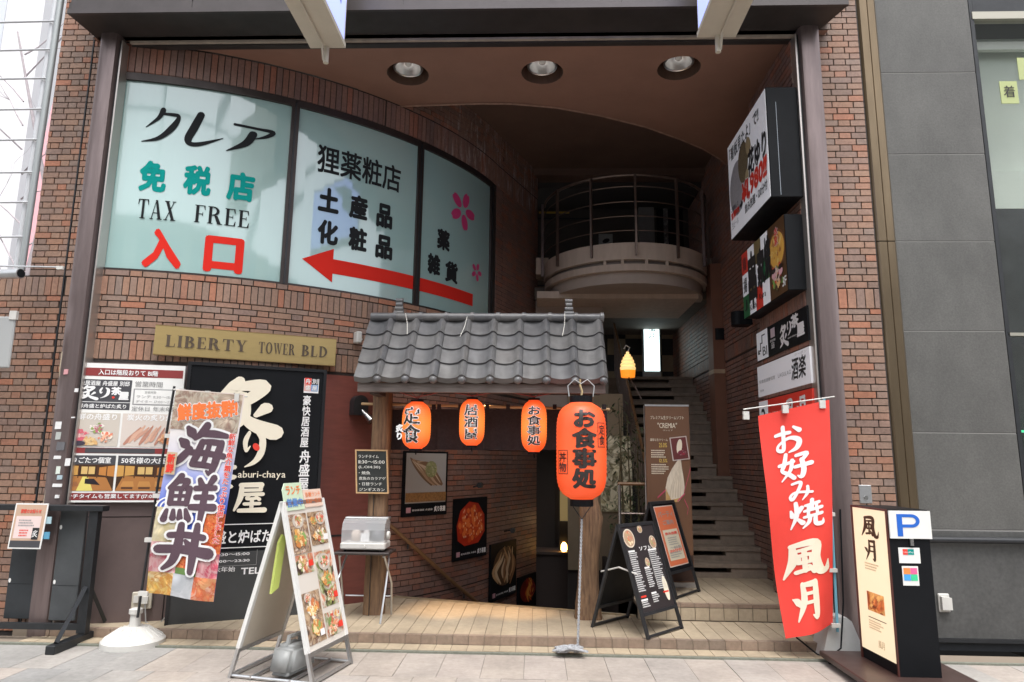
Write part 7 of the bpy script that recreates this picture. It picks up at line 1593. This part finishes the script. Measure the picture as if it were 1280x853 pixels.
# ------------------------------------------------------------------ hanging arcade signs
CRW = mat('cabinet_cream', (.62, .57, .47), .45, var=.1, scale=4); LAV = mat('lit_lavender', (.30, .34, .75), .4, emit=(.38, .45, 1), es=.55)
for (xl, xr_, s, lab) in ((-2.06, -1.75, 1, 'left hanging cream sign cabinet with blue face under the canopy'), (1.44, 1.77, -1, 'right hanging cream sign cabinet with blue face under the canopy')):
    zb_ = 5.26 if s > 0 else 5.33
    t = thing('hanging_sign', lab, 'hanging sign', ((xl+xr_)/2, 5.6, zb_), 0, 'cream sign cabinets hanging at the top edge'); h = (xr_-xl)/2
    MB().box(-h, h, -2.2, 0, 0, 1.2).build('cabinet', CRW, t)
    fx = h if s > 0 else -h
    MB().box(min(fx, fx+s*.006), max(fx, fx+s*.006), -2.15, -.04, .05, 1.15).build('lit_face', LAV, t)
    T_ = Matrix.Translation((fx+s*.007, -2.1 if s > 0 else -.1, 0)) @ Matrix.Rotation(PI/2*s, 4, 'Z')
    ex = (lambda v: v if s > 0 else 2.0-v); MB(T_).prism([(ex(1.90), .30), (ex(1.50), .62), (ex(1.10), 1.05), (ex(1.50), 1.05), (ex(1.90), .78)], -.005, -.003).build('black_mark_print', INK, t)
    MB().box(min(fx+s*.001, fx+s*.012), max(fx+s*.001, fx+s*.012), -2.2, 0, 0, .045).build('face_frame', CRW, t)
    MB().tube([(-.02*s, -2.2, -.012), (-.02*s, -.1, -.012), (-.02*s, -.03, -.14)], .010, 6).build('conduit', CRW, t, smooth=True)
    MB().tube([(-.0*s, -.02, .0), (-.0*s, -.02, -.16)], .024, 10).build('bracket_tube', CRW, t, smooth=True)
    MB().tube([(0, -.3, 1.2), (0, -.3, 2.2)], .03, 8).build('hanger', CRW, t)

# ------------------------------------------------------------------ barrier, planks, notice on the left
BS = mat('barrier_steel', (.035, .038, .042), .38, .4, var=.3, scale=8)
xR = PY(120, 640, 6.12).x; zt = PY(60, 631, 6.12).z
t = thing('steel_barrier', 'dark steel barrier frame with triangular foot at lower left', 'barrier', (xR, 6.12, 0))
MB().box(-3.0, .09, -.05, .05, zt-.05, zt, .004).build('top_rail', BS, t)
MB().box(-.04, .04, -.03, .03, .075, zt-.051).build('upright', BS, t)
MB().box(-.04, .04, -.40, .42, 0.0, .07, .006).build('foot', BS, t)
for s in (-1, 1): MB().tube([(0, s*.33, .075), (0, s*.03, .46)], .022, 4).build('diagonal_brace', BS, t)
MB().box(-3.0, -.041, -.02, .02, .10, .15).build('lower_rail', BS, t)
for (xa, xb, py0, Y, lab, m) in ((10, 44, 632, 6.2, 'black narrow plank behind the posted notice at the far left', mat('plank_black', (.03, .035, .04), .4, var=.35, scale=6)), (66, 99, 634, 6.16, 'dark grey wide plank leaning behind the steel barrier', mat('plank_grey', (.075, .082, .088), .4, .1, var=.3, scale=4))):
    x0, x1 = PY(xa, 700, Y).x, PY(xb, 700, Y).x
    o_ = thing('leaning_plank', lab, 'plank', (x0, Y+.03, .0), 0, 'planks leaning behind the barrier'); MB().box(0, x1-x0, 0, .03, .155, zt-.05, .004).build('plank_board', m, o_)
    MB().box(0.0, x1-x0, -.002, .0, .45, .452).build('plank_joint', BLKS, o_)
    for z in (.95, .48): MB().disc(.0+.02, z, .012, .02, -.003, 8).build('tape_bit', SIGNW, o_, fix=False)
p0 = PY(9, 686, 6.05); p1 = PY(50, 689, 6.05); zt2 = PY(12, 629, 6.05).z
t = thing('posted_notice', 'pinkish paper notice in plastic sleeve on the steel barrier', 'notice', (p0.x, 6.05, p0.z)); Wd, H = p1.x-p0.x, zt2-p0.z
MB(Matrix(((1, 0, .07, 0), (0, 1, 0, 0), (0, 0, 1, 0), (0, 0, 0, 1)))).box(0, Wd, 0, .006, 0, H).build('plastic_sleeve', SIGNW, t)
SHN = Matrix(((1, 0, .07, 0), (0, 1, 0, 0), (0, 0, 1, 0), (0, 0, 0, 1)))
pic(t, (.012, .012, Wd-.012, H-.012), mat('paper_tan', (.52, .36, .26), .6), -.001, 'notice_ground', T=SHN); pic(t, (.03, .09, Wd-.04, H-.11), mat('paper_pink', (.72, .58, .56), .6), -.002, 'notice_sheet', T=SHN); pic(t, (.012, .012, Wd-.012, .07), CHAR, -.002, 'notice_band', T=SHN)
text(t, '禁煙のお知らせ', (.06, H-.085, Wd-.05, H-.05), RED, .04, T=SHN, y=-.004); scribble(t, .06, H-.14, Wd-.08, H*.5, .022, GREYT, SHN, -.004, 2); scribble(t, .08, H*.42, Wd-.14, H*.26, .022, RED, SHN, -.004, 3); pic(t, (Wd-.10, .08, Wd-.04, .18), BLACK, -.004, 'logo_print', T=SHN)
text(t, '炙', (Wd-.095, .10, Wd-.045, .16), WHITE, .018, T=SHN, y=-.006)
for k, (z, c) in enumerate(((zt-.13, (.35, .5, .55)), (zt-.26, (.10, .3, .45)))):
    x = PY(64, 640, 6.09).x; MB().box(x-xR-.035, x-xR+.03, -.06, -.052, z-.03, z+.03).build('rail_sticker', mat('rail_stick%d' % k, c, .5), bpy.data.objects['steel_barrier'])

# ------------------------------------------------------------------ steel frame, pipe, tree and pale building at the far left
a, c = PY(82, -40, 5.95), PY(27, 338, 5.95)
t = thing('ladder_frame', 'grey steel pole with ladder-like rungs at the upper left edge', 'steel frame', c)
iv = Matrix.Translation(-c); dv = Vector((-.10, .0, .0))
MB(iv).tube([a, c], .030, 10).build('frame_pole', mat('pole_grey', (.34, .36, .36), .4, .5), t, smooth=True); MB(iv).tube([a+Vector((-.085, .05, 0)), c+Vector((-.085, .05, 0))], .032, 10).build('frame_pole', mat('pole_pale', (.55, .56, .58), .4, .3), t, smooth=True)
for py in (31, 68, 105, 144, 182, 222, 258, 299):
    f = (py+40)/378; q = a.lerp(c, f); MB(iv).tube([q, q+Vector((-.9, .02, 0))], .010, 6).build('frame_rung', mat('pole_pale', (0, 0, 0)), t)
MB(iv).tube([a+Vector((-.85, .02, 0)), c+Vector((-.85, .02, 0))], .02, 8).build('frame_pole', mat('pole_pale', (0, 0, 0)), t)
p = PY(26, 342, 5.8)
t = thing('bracket_pipe', 'short grey pipe end with thin rod at the left photo edge', 'pipe', p)
MB().tube([(0, 0, 0), (-1.2, .25, .02)], .045, 16).build('pipe', ALU, t, smooth=True); MB().tube([(.001, -.0, 0), (.004, -.001, 0)], .038, 14).build('pipe_hole', BLKS, t)
q = PY(75, 337, 5.85)-p; MB().tube([(-.4, .1, .10), (q.x, q.y, q.z+.02)], .008, 6).build('rod', ALU, t); MB().box(q.x-.03, q.x+.03, q.y-.01, q.y+.01, q.z+.0, q.z+.03).build('rod_tip', PLASW, t)
p = PY(6, 460, 5.9)
t = thing('meter_box', 'grey metal box mounted at the far left below the pipe', 'box', p); MB().box(-.5, .03, 0, .03, 0, .47, .01).build('box_case', mat('case_grey', (.36, .37, .37), .45), t); MB().box(-.02, .045, -.01, .02, .44, .52).build('box_bracket', PLASW, t)
PBL = mat('pale_facade', (.70, .70, .72), .6, var=.06, scale=1)
t = thing('pale_building', 'overexposed pale building with pink strip beyond the left edge', 'building', (-13, 14, 0))
MB().box(-8, 1.5, 0, 5, 0, 16).build('wall', PBL, t)
for i in range(5): 
    for j in range(6): MB().box(-7.5+i*1.7, -6.2+i*1.7, -.02, 0, 1+j*2.4, 2.6+j*2.4).build('window', mat('pale_window', (.55, .58, .62), .15), t)
p = PY(30, 200, 13.0)
t = thing('pink_street_banner', 'tall faded pink banner strip far behind the steel frame', 'banner', (PY(38, 200, 13.0).x, 13.0, 4)); MB(Matrix(((1, 0, .10, 0), (0, 1, 0, 0), (0, 0, 1, 0), (0, 0, 0, 1)))).box(-.18, .16, 0, .03, -1.0, 6.6).build('banner_cloth', mat('faded_pink', (.80, .42, .46), .7), t)
MB(Matrix(((1, 0, .10, 0), (0, 1, 0, 0), (0, 0, 1, 0), (0, 0, 0, 1)))).tube([(.22, 0, -5), (.22, 0, 7.5)], .04, 6).build('banner_pole', PBL, t)
# bare street tree
rr = random.Random(8); BARK = mat('pale_bark', (.45, .40, .42), .9, var=.3, scale=12)
base = PY(8, 560, 11.0); t = thing('bare_tree', 'leafless thin street tree against the white sky at upper left', 'tree', (base.x-.1, 11.0, 0))
top = PY(22, 40, 11.0)-t.location
trn = MB(); trp = [(0, 0, 0), (.05, 0, 2.2), (.0, 0, 4), (.22, 0, 6), (top.x, 0, top.z)]; trn.tube(trp, [.09, .07, .06, .04, .015], 8); trn.build('trunk', BARK, t, smooth=True)
def limb(p, d, l, r, depth, mb):
    pts = [p]; 
    for i in range(4): d = (d+Vector((rr.gauss(0, .16), rr.gauss(0, .16), rr.gauss(.06, .12)))).normalized(); p = p+d*l/4; pts.append(p)
    mb.tube(pts, [r, r*.8, r*.6, r*.45, r*.3], 5)
    if depth: 
        for _ in range(3): limb(pts[rr.randint(2, 4)], (d+Vector((rr.gauss(0, .6), rr.gauss(0, .6), rr.gauss(.1, .4)))).normalized(), l*.6, r*.45, depth-1, mb)
b = MB()
for k in range(13):
    f = .35+.05*k; z = top.z*f; x = .02+top.x*max(0, f-.4)*1.4; limb(Vector((x, 0, z)), Vector((rr.choice((-1, 1))*rr.uniform(.4, 1), rr.uniform(-.5, .5), rr.uniform(.4, .9))).normalized(), rr.uniform(.8, 1.7), .016, 2, b)
tag(b.build('branches', BARK, t), kind='stuff')

# ------------------------------------------------------------------ street behind the camera (seen in reflections)
OPB = mat('opposite_facade', (.42, .40, .37), .7, var=.12, scale=1.2); OPW = mat('opposite_glass', (.10, .13, .14), .15); OPY = mat('opposite_cream', (.62, .58, .44), .6)
t = thing('opposite_building', 'pale shop building across the street, behind the viewer', 'building', (0, -11, 0))
MB().box(-22, 20, -4, 0, 0, 9.5).build('wall', OPB, t)
for i in range(14):
    for j in range(2): MB().box(-20.5+i*2.9, -18.6+i*2.9, 0, .03, 4.6+j*2.5, 6.4+j*2.5).build('window', OPW, t)
    if i % 3 == 0: MB().box(-18.3+i*2.9, -18.0+i*2.9, 0, .12, 0, 9.5).build('pilaster', OPY, t)
for i in range(7): MB().box(-20+i*5.8, -15+i*5.8, 0, .05, .3, 3.2).build('shopfront', OPW, t); MB().box(-20+i*5.8, -15+i*5.8, 0, .3, 3.3, 4.1).build('shop_sign', (OPY, SIGNW, mat('sign_soft_blue', (.2, .32, .5), .5))[i % 3], t)
RIBM = mat('arcade_white', (.72, .74, .74), .5)
for i in range(6):
    x = -15+i*5.2; pts = [(0, 7.2*math.cos(PI*k/20), 4.2*math.sin(PI*k/20)) for k in range(21)]
    o_ = thing('arcade_arch', ['first','second','third','fourth','fifth','sixth'][i]+' white arched rib of the street arcade counted from the left', 'arch', (x, -3.0, 9.0), 0, 'arched ribs of the street arcade'); MB().tube(pts, .14, 6).build('arch_tube', RIBM, o_, smooth=True)
    if i < 5:
        for a_ in (45, 90, 135): MB().tube([(0, 7.2*math.cos(R(a_)), 4.2*math.sin(R(a_))), (5.2, 7.2*math.cos(R(a_)), 4.2*math.sin(R(a_)))], .06, 5).build('arch_purlin', RIBM, o_)
# warm spot under the tiled roof: a small lamp
t = thing('porch_lamp', 'small warm lamp fixed behind the cross beam of the tiled roof', 'lamp', (-.55, 7.22, 2.42)); MB().lathe([(.03, -.05), (.05, -.04), (.045, .03), (.02, .05)], 12).build('lamp_shade', mat('porch_glow', (1, .75, .4), .5, emit=(1, .6, .22), es=5), t, smooth=True); MB().tube([(0, 0, .05), (0, 0, .3)], .008, 5).build('lamp_stem', BLKMETAL, t)
L = bpy.data.lights.new('porch_light', 'SPOT'); L.energy = 95; L.color = (1, .60, .26); L.spot_size = R(48); L.spot_blend = .8; L.shadow_soft_size = .05
lo = bpy.data.objects.new('porch_light', L); C.objects.link(lo); lo.location = (-.55, 7.20, 2.34); lo.rotation_euler = (R(-3), 0, 0)
# print and small fittings belong to the board, sheet or shell they sit on
HOST = ('plate', 'board', 'poster_board', 'slate', 'flag_cloth', 'banner_sheet', 'paper_body', 'plastic_sleeve', 'paper', 'sign_face', 'lit_face', 'panel', 'cabinet', 'pane')
ON = ('lettering', 'letter_', 'printed_', 'print_', 'dish_print', 'food_print', 'brush_character', 'seal_', 'red_seal', 'red_drop', 'white_rule', 'thin_rule', 'room_', 'price_print', 'checker_print', 'fish_picture', 'roe_picture', 'dish_picture', 'garnish_picture', 'basket_picture', 'picture_ground', 'arrow_', 'blossom_decal', 'notice_border', 'notice_sheet', 'notice_card', 'notice_ground', 'notice_band', 'logo_print', 'wave_print', 'name_plaque', 'swirl_line', 'ice_cream_picture', 'cone_p', 'ribbon_picture', 'photo_card', 'banner_band', 'white_panel', 'rule_print', 'stair_arrow', 'pale_fan', 'gold_disc', 'ornament_print', 'pink_round', 'dark_round', 'berry_print', 'lock')
def base_name(o): n = o.name; return n[:-4] if len(n) > 4 and n[-4] == '.' and n[-3:].isdigit() else n
kids = {}
for o in bpy.data.objects:
    if o.parent and o.type == 'MESH': kids.setdefault(o.parent, []).append(o)
for root, ch in list(kids.items()):
    if root.parent: continue
    host = None
    for h in HOST:
        host = next((c for c in ch if base_name(c) == h), None)
        if host: break
    if not host: continue
    for c in ch:
        if c is not host and base_name(c).startswith(ON): c.parent = host
